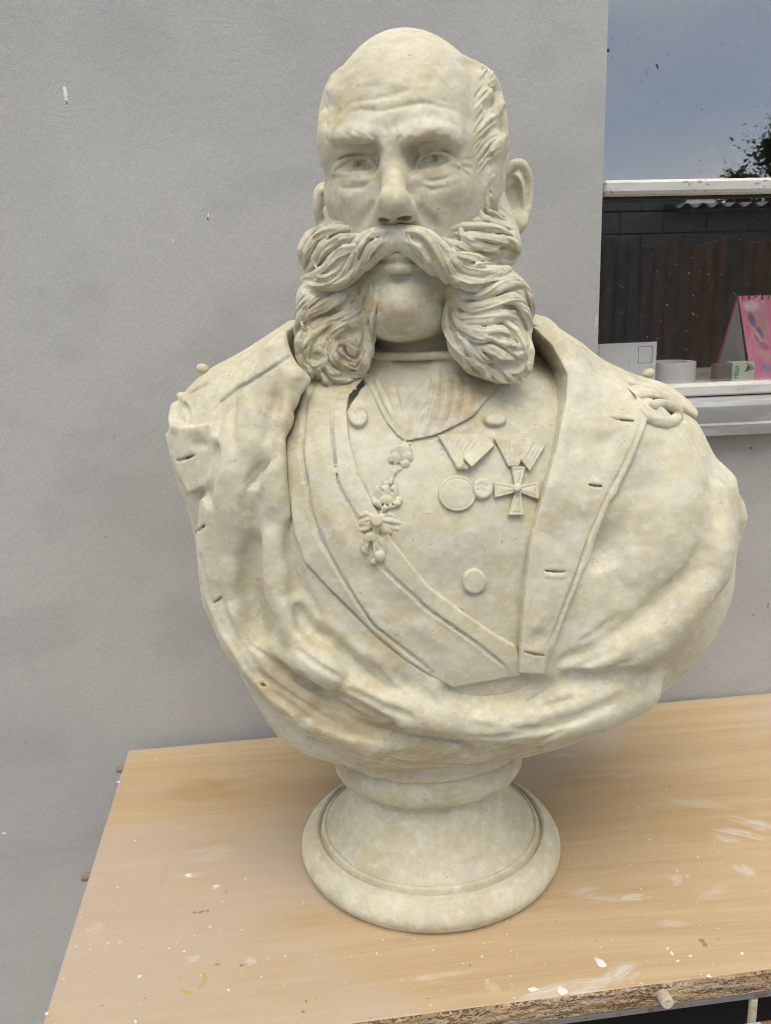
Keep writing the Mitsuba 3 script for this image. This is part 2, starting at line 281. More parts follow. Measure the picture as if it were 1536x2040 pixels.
scene['plaster'] = matt(proc(plaster_color), .58, .35, proc(plaster_bump, .0006), 1.0)
scene['wall_plaster'] = matt(proc(wall_color), .85, .25, proc(wall_bump, .0006), 1.0)
scene['laminate'] = matt(proc(board_color), .42, .40)
scene['chipboard'] = matt(proc(chip_color), .9, .2, proc(lambda p, n, uv: noise(p.x * 400, p.y * 400, p.z * 500) * .0012, .0006), 1.0)
scene['rusty_metal'] = matt(proc(rust_color), .7, .4)
scene['dark_metal'] = matt(proc(dark_metal_color), .5, .5)
scene['frame_paint'] = matt(proc(frame_color), .35, .45)
scene['aluminium'] = {'type': 'twosided', 'bsdf': {'type': 'principled', 'base_color': proc(sill_color), 'roughness': .34, 'metallic': .55, 'specular': .5}}
scene['pane_glass'] = {'type': 'thindielectric', 'int_ior': 1.9}
scene['rubber'] = matt((.03, .03, .03), .8)
scene['room_paint'] = matt((.22, .21, .20), .9)
scene['white_card'] = matt((.60, .61, .61), .6)
scene['white_plastic'] = matt((.72, .72, .72), .4)
scene['ink'] = matt((.20, .21, .23), .7)
scene['green_card'] = matt((.48, .56, .46), .6)
scene['green_ink'] = matt((.05, .24, .12), .6)
scene['black_ink'] = matt((.03, .03, .03), .6)
scene['smoky_film'] = matt((.16, .15, .13), .25)
scene['printed_page'] = matt(proc(page_color), .35, .45)
scene['pink_card'] = matt((.50, .06, .14), .5)
scene['grey_card'] = matt((.36, .37, .37), .6)
scene['wood_peg'] = matt(proc(lambda p, n, uv: mix((.33, .26, .19), (.45, .40, .33), fbm(p.x * 90, p.y * 90, p.z * 90, 3)) * (.75 + .4 * noise(p.x * 500, p.y * 500, p.z * 500))), .85)
scene['dark_peg'] = matt(proc(lambda p, n, uv: mix((.12, .09, .06), (.26, .21, .16), fbm(p.x * 90, p.y * 90, p.z * 90, 3))), .85)
scene['dried_plaster'] = matt((.55, .53, .49), .8)
scene['concrete'] = matt(proc(concrete_color), .9)
scene['dark_block'] = matt(proc(block_color), .9)
scene['dark_plank'] = matt(proc(plank_color), .8)
scene['roof_sheet'] = matt((.16, .16, .165), .7)
scene['bark'] = matt((.06, .045, .03), .9)
scene['leaf'] = two({'type': 'diffuse', 'reflectance': proc(lambda p, n, uv: mix((.025, .035, .015), (.07, .085, .035), fbm(p.x * 1.5, p.y * 1.5, p.z * 1.5, 2)))})

# ---------------------------------------------------------------- setting: ground, house, yard
put('ground', sheet(-150, 150, -150, 60, -0.78), 'concrete', kind='structure', label='grey concrete yard floor under the metal rack')

WY = 0.325                                                       # face of the house wall
tag('house', 'house wall in rough grey plaster with a white framed window', 'house')
wx, wz0, wz1 = 0.3118, 0.47, 1.62                                # left jamb, foot and head of the window opening
for b in ((-4, wx, WY, WY + .30, -.78, 3.0), (wx, 1.50, WY, WY + .30, -.78, wz0), (wx, 1.50, WY, WY + .30, wz1, 3.0), (1.50, 5.0, WY, WY + .30, -.78, 3.0)):
    w = box(*b)
    k = put('house__wall', w, 'wall_plaster')
# window: outer frame, upper sash in front, lower sash further in
FY = WY + .012
put('house__window', box(wx + .001, wx + .004, FY, FY + .10, wz0, wz1), 'frame_paint')
put('house__window__rail', box(wx + .004, 1.498, FY - .008, FY + .035, .7935, .8125, .004), 'frame_paint', smooth=35, label='horizontal white rail between upper and lower pane')
put('house__window__bottom_rail', box(wx + .004, 1.498, FY + .022, FY + .06, .4965, .5145, .003), 'frame_paint', smooth=35)
put('house__window__dark_gap', box(wx + .004, 1.498, FY + .030, FY + .05, .7895, .7935), 'rubber')  # black strip standing in for the shaded gap below the rail
put('house__window__pane', trimesh.util.concatenate([box(wx + .004, 1.498, FY + .012, FY + .0124, .810, wz1)]), 'pane_glass') if False else None
for key, y, z0, z1 in (('house__window__pane', FY + .010, .811, wz1), ('house__window__pane', FY + .028, .811, wz1), ('house__window__pane', FY + .040, .513, .790), ('house__window__pane', FY + .058, .513, .790)):
    q = trimesh.Trimesh([[wx + .002, y, z0], [1.498, y, z0], [1.498, y, z1], [wx + .002, y, z1]], [[0, 1, 2], [0, 2, 3]], process=False)
    put(key, q, 'pane_glass')
rng = np.random.default_rng(4)
sp = []
for i in range(700):
    x, z = rng.uniform(wx + .01, .62), .515 + (.27 * rng.random()**1.7)
    r = rng.choice([.00018, .00028, .0004, .0006], p=[.5, .32, .15, .03])
    sp.append(rod((x, FY + .0396, z), (x + r * .2, FY + .0388, z), r * rng.uniform(.7, 1.2), 6))
put('house__window__plaster_specks', trimesh.util.concatenate(sp), 'dried_plaster', kind='stuff', label='white plaster specks spattered on the lower pane')
sp = []
for i in range(300):
    x, z = rng.uniform(wx + .01, .62), rng.uniform(.815, 1.05)
    r = rng.choice([.0003, .00045, .0008], p=[.6, .33, .07])
    sp.append(rod((x, FY + .0096, z), (x + r * .6, FY + .0088, z + r), r * rng.uniform(.5, 1.0), 6))
sp += [rod((.3205, FY + .0096, .983), (.3215, FY + .008, .984), .0022, 7), rod((.3915, FY + .0096, .966), (.394, FY + .0085, .960), .0012, 6)]
put('house__window__dirt_specks', trimesh.util.concatenate(sp), 'black_ink', kind='stuff', label='dark dirt specks on the upper pane')
# sill of bent metal
prof = np.array([(WY + .05, .4950), (WY + .012, .4935), (WY - .012, .4915), (WY - .022, .4895), (WY - .0235, .4865), (WY - .024, .4625), (WY - .030, .4600), (WY - .030, .4445), (WY - .027, .4445), (WY - .026, .4560), (WY + .05, .4580)])
from shapely.geometry import Polygon
sill = trimesh.creation.extrude_polygon(Polygon(prof), 1.19, engine='earcut')
sill.apply_transform(np.array([[0, 0, 1, wx - .004], [1, 0, 0, 0], [0, 1, 0, 0], [0, 0, 0, 1.0]]))
put('house__window_sill', sill, 'aluminium', smooth=30, label='pale metal window sill with a folded drip edge')
# the dark room behind
room = [sheet(wx - .6, 3.0, WY + .32, 3.2, -.30), sheet(wx - .6, 3.0, WY + .32, 3.2, 2.0)]
room += [box(wx - .62, wx - .6, WY + .31, 3.2, -.3, 2.0), box(3.0, 3.02, WY + .31, 3.2, -.3, 2.0), box(wx - .6, 3.0, 3.2, 3.22, -.3, 2.0)]
put('house__room', trimesh.util.concatenate(room), 'room_paint', label='dark room behind the window')
put('house__inner_sill', box(wx + .002, 1.49, FY + .062, WY + .33, .470, .5125, .002), 'frame_paint', smooth=35)

# yard opposite, seen in the panes
tag('yard_wall', 'dark block wall mirrored in the lower window pane', 'wall')
for i in range(16):
    for j in range(12):
        z0 = -.78 + .19 * j
        x0 = -1.2 + .40 * i + (.2 if j % 2 else 0)
        top = 1.50 if x0 < 3.1 else 1.31
        if z0 + .18 < top + .03:
            put('yard_wall__block', box(x0, x0 + .39, -6.2 + rng.uniform(-.008, .008), -6.0, z0, z0 + .18, .006), 'dark_block')
put('yard_wall__mortar', box(-4, 9, -6.19, -6.02, -.78, 1.28), 'dark_block')
roof = []
xs = np.arange(3.2, 9.0, .0175)
zs = 1.335 + .022 * np.sin(xs / .15 * 2 * np.pi)
v = np.concatenate([np.stack([xs, 0 * xs - 5.85, zs], 1), np.stack([xs, 0 * xs - 7.6, zs + .10], 1)])
n = len(xs)
f = np.array([[i, i + 1, n + i + 1, n + i] for i in range(n - 1)])
m = trimesh.Trimesh(v, np.vstack([f[:, [0, 1, 2]], f[:, [0, 2, 3]]]), process=False)
m2 = m.copy()
m2.vertices = m2.vertices - [0, 0, .008]
put('corrugated_roof', trimesh.util.concatenate([m, m2]), 'roof_sheet', smooth=True, label='corrugated roof edge mirrored at the top of the lower pane', cat='roof')
tag('plank_fence', 'brown upright planks mirrored in the lower window pane', 'fence')
for i in range(46):
    x0 = .6 + .11 * i
    put('plank_fence__plank', box(x0, x0 + .102, -5.52 + rng.uniform(-.01, .01), -5.49, -.78, 1.02 + rng.uniform(-.05, .08), .004), 'dark_plank')
for z in (-.3, .6):
    put('plank_fence__rail', box(.5, 6.2, -5.57, -5.53, z, z + .08), 'dark_plank')


def tree(key, x, y, h, w, label, seed):
    g = np.random.default_rng(seed)
    tag(key, label, 'tree')
    limbs = [rod((x, y, -.78), (x + .1, y, h * .55), .16, 10), rod((x + .1, y, h * .5), (x + .3, y + .2, h * .85), .08, 8)]
    cl = []
    for i in range(70):
        d = g.normal(size=3)
        d /= np.linalg.norm(d)
        r = g.random()**.4
        c = np.array([x, y, h * .62]) + d * r * np.array([w, w, h * .36])
        cl.append((c, g.uniform(.2, .5) * w * .45))
        if i % 4 == 0:
            limbs.append(rod((x + .1, y, h * .45), c, .035, 6))
    put(key + '__trunk', trimesh.util.concatenate(limbs), 'bark')
    n = 20000
    k = g.integers(0, len(cl), n)
    c = np.array([a for a, b in cl])[k] + g.normal(size=(n, 3)) * np.array([b for a, b in cl])[k][:, None] * .6
    a, b = g.normal(size=(n, 3)), g.normal(size=(n, 3))
    a /= np.linalg.norm(a, axis=1, keepdims=True)
    b = np.cross(a, b)
    b /= np.linalg.norm(b, axis=1, keepdims=True)
    s = g.uniform(.03, .07, (n, 1))
    v = np.stack([c - a * s, c + b * s * .5, c + a * s, c - b * s * .5], 1).reshape(-1, 3)
    i = np.arange(n)[:, None] * 4
    put(key + '__crown', trimesh.Trimesh(v, np.vstack([i + [0, 1, 2], i + [0, 2, 3]]), process=False), 'leaf')


tree('garden_tree', 9.75, -14.0, 3.75, 1.8, 'dark leafy tree mirrored at the right of the upper pane', 3)

# ---------------------------------------------------------------- work board on its metal rack
TA = 1.15                                                        # the board lies a little askew to the wall
BT = np.array(T4().rotate([0, 0, 1], TA).matrix)
ca, sa = math.cos(math.radians(TA)), math.sin(math.radians(TA))
BX0, BY0, BY1 = -.4125, -.2555, .3085                            # board's own axes


def on_board(m):
    m.apply_transform(BT)
    return m


tag('work_board', 'beech laminate board spotted with plaster, lying on a metal rack', 'board')
b = box(BX0, 1.25, BY0 + .003, BY1, -.0225, 0, .0012)
put('work_board__top', on_board(b), 'laminate', smooth=30)
eg = trimesh.creation.extrude_polygon(Polygon([(BY0, -.0025), (BY0 + .0028, -.0004), (BY0 + .0028, -.0225), (BY0 - .0006, -.0225), (BY0 - .0012, -.012)]), 1.66, engine='earcut')
eg.apply_transform(np.array([[0, 0, 1, BX0 + .001], [1, 0, 0, 0], [0, 1, 0, 0], [0, 0, 0, 1.0]]))
eg = eg.subdivide_to_size(.012)
eg.vertices[:, 1] += (meshkit.noise(eg.vertices * [90, 300, 300]) - .6) * .0012 * (eg.vertices[:, 1] < BY0 + .002)
put('work_board__front_edge', on_board(eg), 'chipboard', label='raw chipboard front edge caked with dark dirt')
for y, z, m_ in ((.2765, -.0125, 'dark_peg'), (.0275, -.0120, 'dark_peg')):
    put('work_board__peg', on_board(rod((BX0 + .01, y, z), (BX0 - .0135, y, z), .0052, 18, .001)), m_, smooth=40, label='short dowel sticking out of the left edge')
put('work_board__peg', on_board(rod((.1855, BY0 + .01, -.0115), (.1845, BY0 - .0145, -.0085), .0063, 18, .0015)), 'wood_peg', smooth=40, label='pale dowel sticking out of the front edge')

tag('metal_rack', 'rusty metal rack with thin bars under the front of the board', 'rack')
put('metal_rack__rail', on_board(box(-.38, 1.2, BY0 + .001, BY0 + .022, -.0345, -.0235, .003)), 'dark_metal', smooth=35, label='dark grey upper rail')
put('metal_rack__rail', on_board(rod((-.36, BY0 - .012, -.0535), (1.2, BY0 - .012, -.0535), .0045, 12)), 'rusty_metal', smooth=40, label='rusty cream bar')
put('metal_rack__rail', on_board(rod((-.36, BY0 + .004, -.30), (1.2, BY0 + .004, -.30), .006, 12)), 'rusty_metal', smooth=40)
put('metal_rack__rail', on_board(box(-.38, 1.2, BY1 - .04, BY1 - .02, -.0345, -.0235, .003)), 'dark_metal', smooth=35)
for x in (.285, .545, .805, 1.065, .025, -.235):
    put('metal_rack__bar', on_board(rod((x, BY0 + .004, -.034), (x, BY0 + .004, -.30), .0042, 10)), 'rusty_metal', smooth=40)
for x in (-.36, 1.18):
    for y in (BY0 + .012, BY1 - .03):
        put('metal_rack__leg', on_board(box(x - .012, x + .012, y - .010, y + .010, -.78, -.0355, .002)), 'dark_metal')
put('metal_rack__shade_sheet', on_board(box(-.37, 1.2, BY0 + .03, BY1 - .02, -.32, -.31)), 'rubber', label='added black sheet deepening the shade inside the rack')  # near-black sheet added to darken the space under the board

# ---------------------------------------------------------------- plaster crumbs on the board
rng = np.random.default_rng(21)
cr = []
spots = [(x, y, r) for x, y, r in [(0.0909, -0.2455, 0.006), (0.1401, -0.2158, 0.006), (0.2397, -0.2473, 0.003), (0.2164, -0.2135, 0.0022), (0.2153, -0.2063, 0.002), (0.2335, -0.2194, 0.002), (-0.2597, -0.0387, 0.004), (-0.2930, -0.0138, 0.004), (-0.3689, 0.0655, 0.0014), (-0.4171, 0.2106, 0.0025), (-0.4079, -0.2035, 0.0022), (-0.3259, -0.1679, 0.002), (-0.2346, -0.1985, 0.0018), (-0.3203, -0.2252, 0.0018), (-0.2845, -0.1391, 0.0016), (-0.2608, -0.1058, 0.0014), (-0.2258, -0.0302, 0.0013), (0.2180, -0.2241, 0.0018), (0.2868, -0.2236, 0.002), (-0.1519, 0.2812, 0.005), (0.0638, -0.2399, 0.003)]]
for i in range(80):
    spots.append((rng.uniform(-.40, .60), rng.uniform(-.25, .28), rng.choice([.0004, .0007, .0011], p=[.6, .32, .08])))
for x, y, r in spots:
    if x * x + y * y < .16**2:
        continue
    m = trimesh.creation.icosphere(subdivisions=1, radius=1)
    m.vertices *= 1 + rng.uniform(-.3, .3, (len(m.vertices), 1))
    m.vertices *= [r * rng.uniform(.8, 1.6), r * rng.uniform(.6, 1.0), min(r * .35, .0008)]
    m.apply_transform(trimesh.transformations.rotation_matrix(rng.uniform(0, 6.28), [0, 0, 1]))
    m.apply_translation([x, y, .0003])
    cr.append(m)
put('plaster_crumbs', trimesh.util.concatenate(cr), 'dried_plaster', smooth=True, kind='stuff', label='white plaster crumbs scattered on the board')


# ---------------------------------------------------------------- things behind the lower pane
def panel(c, t):
    """A thin sheet through the corners c (counter-clockwise from the front), t thick."""
    c = np.array(c, float)
    n = np.cross(c[1] - c[0], c[2] - c[0])
    n *= t / np.linalg.norm(n)
    k = len(c)
    v = np.vstack([c, c - n])
    f = [[0, i, i + 1] for i in range(1, k - 1)] + [[k, k + i + 1, k + i] for i in range(1, k - 1)]
    for i in range(k):
        j = (i + 1) % k
        f += [[i, k + i, k + j], [i, k + j, j]]
    return trimesh.Trimesh(v, f, process=False)


SY = .5125
tag('postcard', 'blank back of a white postcard leaning inside the window', 'postcard')
P0, P1 = np.array([.300, .405, SY]), np.array([.4335, .398, SY])
up = np.array([.010, .022, .0665])
put('postcard__card', panel([P0, P1, P1 + up, P0 + up * .98], .0006), 'white_card')


def on_card(u, v, o=.0004):
    p = P0 + (P1 - P0) * u + up * v
    return p - np.array([0, o, 0])


def line(a, b, w=.0004, f=on_card):
    return rod(f(*a), f(*b), w, 5)


put('postcard__dividing_line', line((.30, .25), (.30, .95)), 'ink')
put('postcard__tick', line((.68, .48), (.68, .56)), 'ink')
put('postcard__stamp_box', trimesh.util.concatenate([line((.78, .52), (.95, .52)), line((.95, .52), (.95, .90)), line((.95, .90), (.78, .90)), line((.78, .90), (.78, .52))]), 'ink', label='thin printed stamp box')
tag('tape_roll', 'low white roll standing between postcard and carton inside the window', 'roll')
rl = trimesh.creation.revolve([(.026, 0), (.0385, 0), (.039, .0008), (.039, .0305), (.0385, .0313), (.026, .0313), (.0255, .030), (.0255, .001), (.026, 0)], sections=64)
rl.apply_translation([.4835, .452, SY])
put('tape_roll__ring', rl, 'white_plastic', smooth=40)
tag('small_carton', 'small pale green carton with black rays in a dark clear wrapper', 'carton')
put('small_carton__box', box(.5655, .6025, .405, .430, SY, SY + .0300, .0006), 'green_card')
put('small_carton__wrapper', box(.5400, .5650, .407, .428, SY, SY + .0285, .002), 'smoky_film', smooth=40)
tx = meshkit.text_mesh('rton', .0082, .0003, bold=True)
tx.apply_transform(np.array([[0, -1, 0, .5765], [0, 0, -1, .4048], [1, 0, 0, SY + .0035], [0, 0, 0, 1.0]]))
put('small_carton__lettering', tx, 'green_ink', label='green letters rton reading upwards')
ry = [rod((.5860 + .001 * i, .4047, SY + .0150 + .0006 * i), (.5890 + .0125 * math.cos(a), .4047, SY + .015 + .0128 * math.sin(a)), .0006, 5) for i, a in enumerate(np.radians([20, 35, 50, 65, 82]))]
put('small_carton__rays', trimesh.util.concatenate(ry), 'black_ink', label='black printed rays')
tag('desk_calendar', 'pink spiral desk calendar standing inside the window', 'calendar')
A, B = np.array([.6020, .410, SY]), np.array([.7000, .404, SY])
at = np.array([-.0165, .030, .1330])
pg = panel([A, B, B + at, A + at], .0008)
uvw = np.array([[0, 0], [1, 0], [1, 1], [0, 1]] * 2, float)
put('desk_calendar__page', pg, 'printed_page', smooth=True, uv=uvw)
bk = np.array([-.0300, .075, 0])
put('desk_calendar__back', panel([A + bk, A + at + [-.001, .002, 0], B + at + [-.001, .002, 0], B + bk], .0010), 'pink_card')
put('desk_calendar__inside', panel([A + [0, .012, 0], A + at + [.0005, .003, -.006], A + bk * .9 + [0, .004, 0]], .0006), 'grey_card')
for i in range(9):
    c = A + at + (B - A) * (.06 + .11 * i) + np.array([0, .001, -.003])
    rg = trimesh.creation.torus(.0042, .0009, major_sections=16, minor_sections=6)
    rg.apply_transform(trimesh.geometry.align_vectors([0, 0, 1], [1, 0, 0]))
    rg.apply_translation(c)
    put('desk_calendar__ring', rg, 'rubber' if i % 2 else 'pink_card', smooth=True)

# ---------------------------------------------------------------- the bust: clay on a grid
class Vol:
    """A block of clay on a grid: a signed distance that brushes add to, cut from and press into."""
    def __init__(s, lo, hi, h):
        s.lo, s.h = np.array(lo, np.float32), h
        s.n = np.ceil((np.array(hi) - lo) / h).astype(int) + 1
        s.ax = [s.lo[k] + h * np.arange(s.n[k], dtype=np.float32) for k in range(3)]
        s.d = np.full(s.n, 0.05, np.float32)

    def box(s, lo, hi):
        a = np.maximum(np.floor((np.asarray(lo) - s.lo) / s.h).astype(int), 0)
        b = np.minimum(np.ceil((np.asarray(hi) - s.lo) / s.h).astype(int) + 1, s.n)
        return tuple(slice(x, max(x, y)) for x, y in zip(a, b))

    def grid(s, sl):
        return s.ax[0][sl[0]][:, None, None], s.ax[1][sl[1]][None, :, None], s.ax[2][sl[2]][None, None, :]

    def put(s, sl, e, k, op):
        d = s.d[sl]
        if op == 'add':
            s.d[sl] = smin(d, e, k)
        elif op == 'cut':
            s.d[sl] = -smin(-d, e, k)
        elif op == 'and':
            s.d[sl] = -smin(-d, -e, k)

    def E(s, c, r, k=.01, rot=(0, 0, 0), op='add'):
        r = np.asarray(r, np.float32)
        m = r.max() + 2 * k + s.h * 2
        sl = s.box(np.array(c) - m, np.array(c) + m)
        x, y, z = s.grid(sl)
        x, y, z = x - c[0], y - c[1], z - c[2]
        if any(rot):
            q = euler(rot)
            x, y, z = (q[0, i] * x + q[1, i] * y + q[2, i] * z for i in range(3))
        a = np.sqrt((x / r[0])**2 + (y / r[1])**2 + (z / r[2])**2)
        b = np.sqrt((x / r[0]**2)**2 + (y / r[1]**2)**2 + (z / r[2]**2)**2)
        s.put(sl, np.where(a < .05, -r.min(), a * (a - 1) / np.maximum(b, 1e-6)).astype(np.float32), k, op)

    def tube(s, p, r, m):
        """(slice, distance to the tube) around the polyline p with the radii r, or to the line itself where r is 0."""
        p, r = np.asarray(p, np.float32), np.asarray(r, np.float32)
        sl = s.box(p.min(0) - r.max() - m, p.max(0) + r.max() + m)
        out = np.full(tuple(max(0, q.stop - q.start) for q in sl), .05, np.float32)
        par = None
        for i in range(len(p) - 1):
            a, b = p[i], p[i + 1]
            mm = max(r[i], r[i + 1]) + m
            t = inside(s.box(np.minimum(a, b) - mm, np.maximum(a, b) + mm), sl)
            o = tuple(slice(q.start - w.start, q.stop - w.start) for q, w in zip(t, sl))
            x, y, z = s.grid(t)
            ab = b - a
            l2 = max(float(ab @ ab), 1e-12)
            x, y, z = x - a[0], y - a[1], z - a[2]
            u = np.clip((x * ab[0] + y * ab[1] + z * ab[2]) / l2, 0, 1)
            e = np.sqrt((x - u * ab[0])**2 + (y - u * ab[1])**2 + (z - u * ab[2])**2) - (r[i] + u * (r[i + 1] - r[i]))
            out[o] = np.minimum(out[o], e)
        return sl, out

    def T(s, p, r, k=.004, op='add', sm=1):
        p, r = curve(p, r, sm)
        sl, e = s.tube(p, r, 2 * k + s.h * 2)
        s.put(sl, e, k, op)

    def G(s, p, w, a, sm=1, end=.25):
        """Presses a groove (a < 0) or draws up a ridge (a > 0) of half width w along p; it runs out towards both ends."""
        p, _ = curve(p, [0] * len(p), sm)
        p = p.astype(np.float32)
        n = len(p)
        t = np.linspace(0, 1, n)
        f = np.clip(np.minimum(t, 1 - t) / max(end, 1e-6), 0, 1)**.7 if end else np.ones(n)
        m = 2.2 * w
        sl = s.box(p.min(0) - m, p.max(0) + m)
        out = np.zeros(tuple(max(0, q.stop - q.start) for q in sl), np.float32)
        for i in range(n - 1):
            A, B = p[i], p[i + 1]
            q = inside(s.box(np.minimum(A, B) - m, np.maximum(A, B) + m), sl)
            o = tuple(slice(g.start - v.start, g.stop - v.start) for g, v in zip(q, sl))
            x, y, z = s.grid(q)
            ab = B - A
            l2 = max(float(ab @ ab), 1e-12)
            x, y, z = x - A[0], y - A[1], z - A[2]
            u = np.clip((x * ab[0] + y * ab[1] + z * ab[2]) / l2, 0, 1)
            e = (x - u * ab[0])**2 + (y - u * ab[1])**2 + (z - u * ab[2])**2
            out[o] = np.maximum(out[o], np.exp(-e / (w * w)) * (f[i] + u * (f[i + 1] - f[i])))
        s.d[sl] -= a * out

    def H(s, p, r, k, n, seed, amp=.0030):
        """A lock of hair along p: a tapering strand of radius r, combed with n fine grooves and parted from its neighbours."""
        g = np.random.default_rng(int(seed))
        c, rad = curve(p, [r * x for x in (.35, 1, 1, .9, .3)], 5)
        e = np.eye(3) * s.h * 2
        nn = np.stack([s.at(c + e[i]) - s.at(c - e[i]) for i in range(3)], 1)
        t = np.gradient(c, axis=0)
        t /= np.maximum(np.linalg.norm(t, axis=1, keepdims=True), 1e-9)
        for _ in range(6):
            nn = nn / np.maximum(np.linalg.norm(nn, axis=1, keepdims=True), 1e-9)
            nn[1:-1] = nn[:-2] + nn[1:-1] + nn[2:]
        nn -= (nn * t).sum(1, keepdims=True) * t
        nn /= np.maximum(np.linalg.norm(nn, axis=1, keepdims=True), 1e-9)
        lat = np.cross(t, nn)
        s.T(c, rad, k, 'add', 1)
        u = np.linspace(0, 1, len(c))

        def strand(th, a, b, wd, am):
            q = c + rad[:, None] * (np.sin(th) * lat + np.cos(th) * nn)
            x = np.linspace(a, b, 8)
            s.G(np.stack([np.interp(x, u, q[:, i]) for i in range(3)], 1), wd, am, 1, .3)

        for th in (-1.55, 1.55):
            strand(th, .04, .96, min(.0017, r * .3), -.0042 * min(1, max(.15, (r - .004) / .003)) * g.uniform(.5, 1.1))
        for j in range(int(n)):
            th = math.radians(-78 + 156 * (j + .5) / n + g.normal(0, 5))
            a = g.uniform(0, .4)
            strand(th, a, min(1, a + g.uniform(.45, .9)), g.uniform(.0008, .0013), amp * g.choice([-1.2, -.9, -.6, .4]))

    def L(s, sec, k=.01, op='add'):
        """A stack of elliptical sections (z, centre x, centre y, half width, half depth, power)."""
        sec = np.array(sorted(sec))
        z = s.ax[2]
        cx, cy, a, b, pw = (PchipInterpolator(sec[:, 0], sec[:, i])(np.clip(z, sec[0, 0], sec[-1, 0])).astype(np.float32)[None, None, :] for i in range(1, 6))
        x, y = np.abs(s.ax[0][:, None, None] - cx) / a, np.abs(s.ax[1][None, :, None] - cy) / b
        q = (x**pw + y**pw)**(1 / pw)
        e = (q - 1) * np.minimum(a, b)
        zz = z[None, None, :]
        e = np.maximum(e, np.maximum(sec[0, 0] - zz, zz - sec[-1, 0]))
        s.put((slice(None),) * 3, e.astype(np.float32), k, op)

    def O(s, t):
        """Swells everything by t."""
        s.d -= np.float32(t)

    def K(s, poly, k=.004, ymax=.03):
        """Cuts the opening with the front outline poly (x, z) through all that lies before ymax."""
        x, z = np.meshgrid(s.ax[0], s.ax[2], indexing='ij')
        q = poly2(np.array(poly), x, z).astype(np.float32)[:, None, :]
        e = np.maximum(q, s.ax[1][None, :, None] - ymax)
        s.put((slice(None),) * 3, e, k, 'cut')

    def S(s, poly, t, k=.003, ymax=0., inner=.012):
        """Keeps a layer of cloth: the skin swollen by t inside the front outline poly (x, z), as a shell."""
        x, z = np.meshgrid(s.ax[0], s.ax[2], indexing='ij')
        q = poly2(np.array(poly), x, z).astype(np.float32)[:, None, :]
        base = s.d
        e = -smin(-(base - t), -np.broadcast_to(q, base.shape), k)
        e = np.maximum(e, s.ax[1][None, :, None] - ymax)
        s.d = np.maximum(e, -(base + inner)).astype(np.float32)

    def P(s, o, u, v, poly, t, rnd=.001, k=.001, op='add'):
        """A plate: the outline poly in the plane of the axes u and v through o, half thickness t, edges rounded by rnd."""
        o, u, v, q = (np.asarray(a, float) for a in (o, u, v, poly))
        u = u / np.linalg.norm(u)
        w = np.cross(u, v)
        w /= np.linalg.norm(w)
        v = np.cross(w, u)
        m = np.abs(q).max() * 1.5 + t + s.h * 2
        sl = s.box(o - m, o + m)
        x, y, z = s.grid(sl)
        x, y, z = x - o[0], y - o[1], z - o[2]
        a, b, c = (x * e[0] + y * e[1] + z * e[2] for e in (u, v, w))
        e = -smin(-poly2(q, a, b), -(np.abs(c) - t), rnd * 2)
        s.put(sl, e.astype(np.float32), k, op)

    def at(s, p):
        return map_coordinates(s.d, ((np.asarray(p) - s.lo) / s.h).T, order=1, mode='nearest')

    def mesh(s, it=1):
        v, f = surface_net(s.d)
        used = np.unique(f)
        new = np.zeros(len(v), int)
        new[used] = np.arange(len(used))
        v, f = s.lo + v[used] * s.h, new[f]
        m = trimesh.Trimesh(v, f, process=False)
        if it:
            e = np.vstack([f[:, [0, 1]], f[:, [1, 2]], f[:, [2, 0]]])
            e = np.vstack([e, e[:, ::-1]])
            A = coo_matrix((np.ones(len(e)), (e[:, 0], e[:, 1])), shape=(len(v), len(v))).tocsr()
            A.data[:] = 1
            g = np.asarray(A.sum(1)).ravel()[:, None]
            for i in range(it):
                for w in (.5, -.52):
                    v = v + w * (A @ v / g - v)
            m.vertices = v
        return m


def inside(a, b):
    return tuple(slice(min(max(p.start, q.start), q.stop), max(min(p.stop, q.stop), q.start)) for p, q in zip(a, b))


def smin(a, b, k):
    if k <= 0:
        return np.minimum(a, b)
    h = np.maximum(k - np.abs(a - b), 0)
    return np.minimum(a, b) - h * h / (4 * k)


def euler(rot):
    """Columns: the turned x, y and z axes; rot in degrees about z, then the turned x, then the turned y."""
    a, b, c = np.radians(rot)
    z = np.array([[np.cos(a), -np.sin(a), 0], [np.sin(a), np.cos(a), 0], [0, 0, 1]])
    x = np.array([[1, 0, 0], [0, np.cos(b), -np.sin(b)], [0, np.sin(b), np.cos(b)]])
    y = np.array([[np.cos(c), 0, np.sin(c)], [0, 1, 0], [-np.sin(c), 0, np.cos(c)]])
    return z @ x @ y


def curve(p, r, n=4):
    """A smooth curve through the points p, with radii r (a number or one per point)."""
    p = np.asarray(p, float)
    r = np.full(len(p), float(r)) if np.isscalar(r) else np.interp(np.linspace(0, 1, len(p)), np.linspace(0, 1, len(r)), r)
    if len(p) < 3 or n < 2:
        return p, r
    t = np.concatenate([[0], np.cumsum(np.maximum(np.linalg.norm(np.diff(p, axis=0), axis=1), 1e-6)**.5)])
    u = np.concatenate([np.linspace(t[i], t[i + 1], n, endpoint=False) for i in range(len(t) - 1)] + [[t[-1]]])
    return PchipInterpolator(t, p)(u), np.interp(u, t, r)


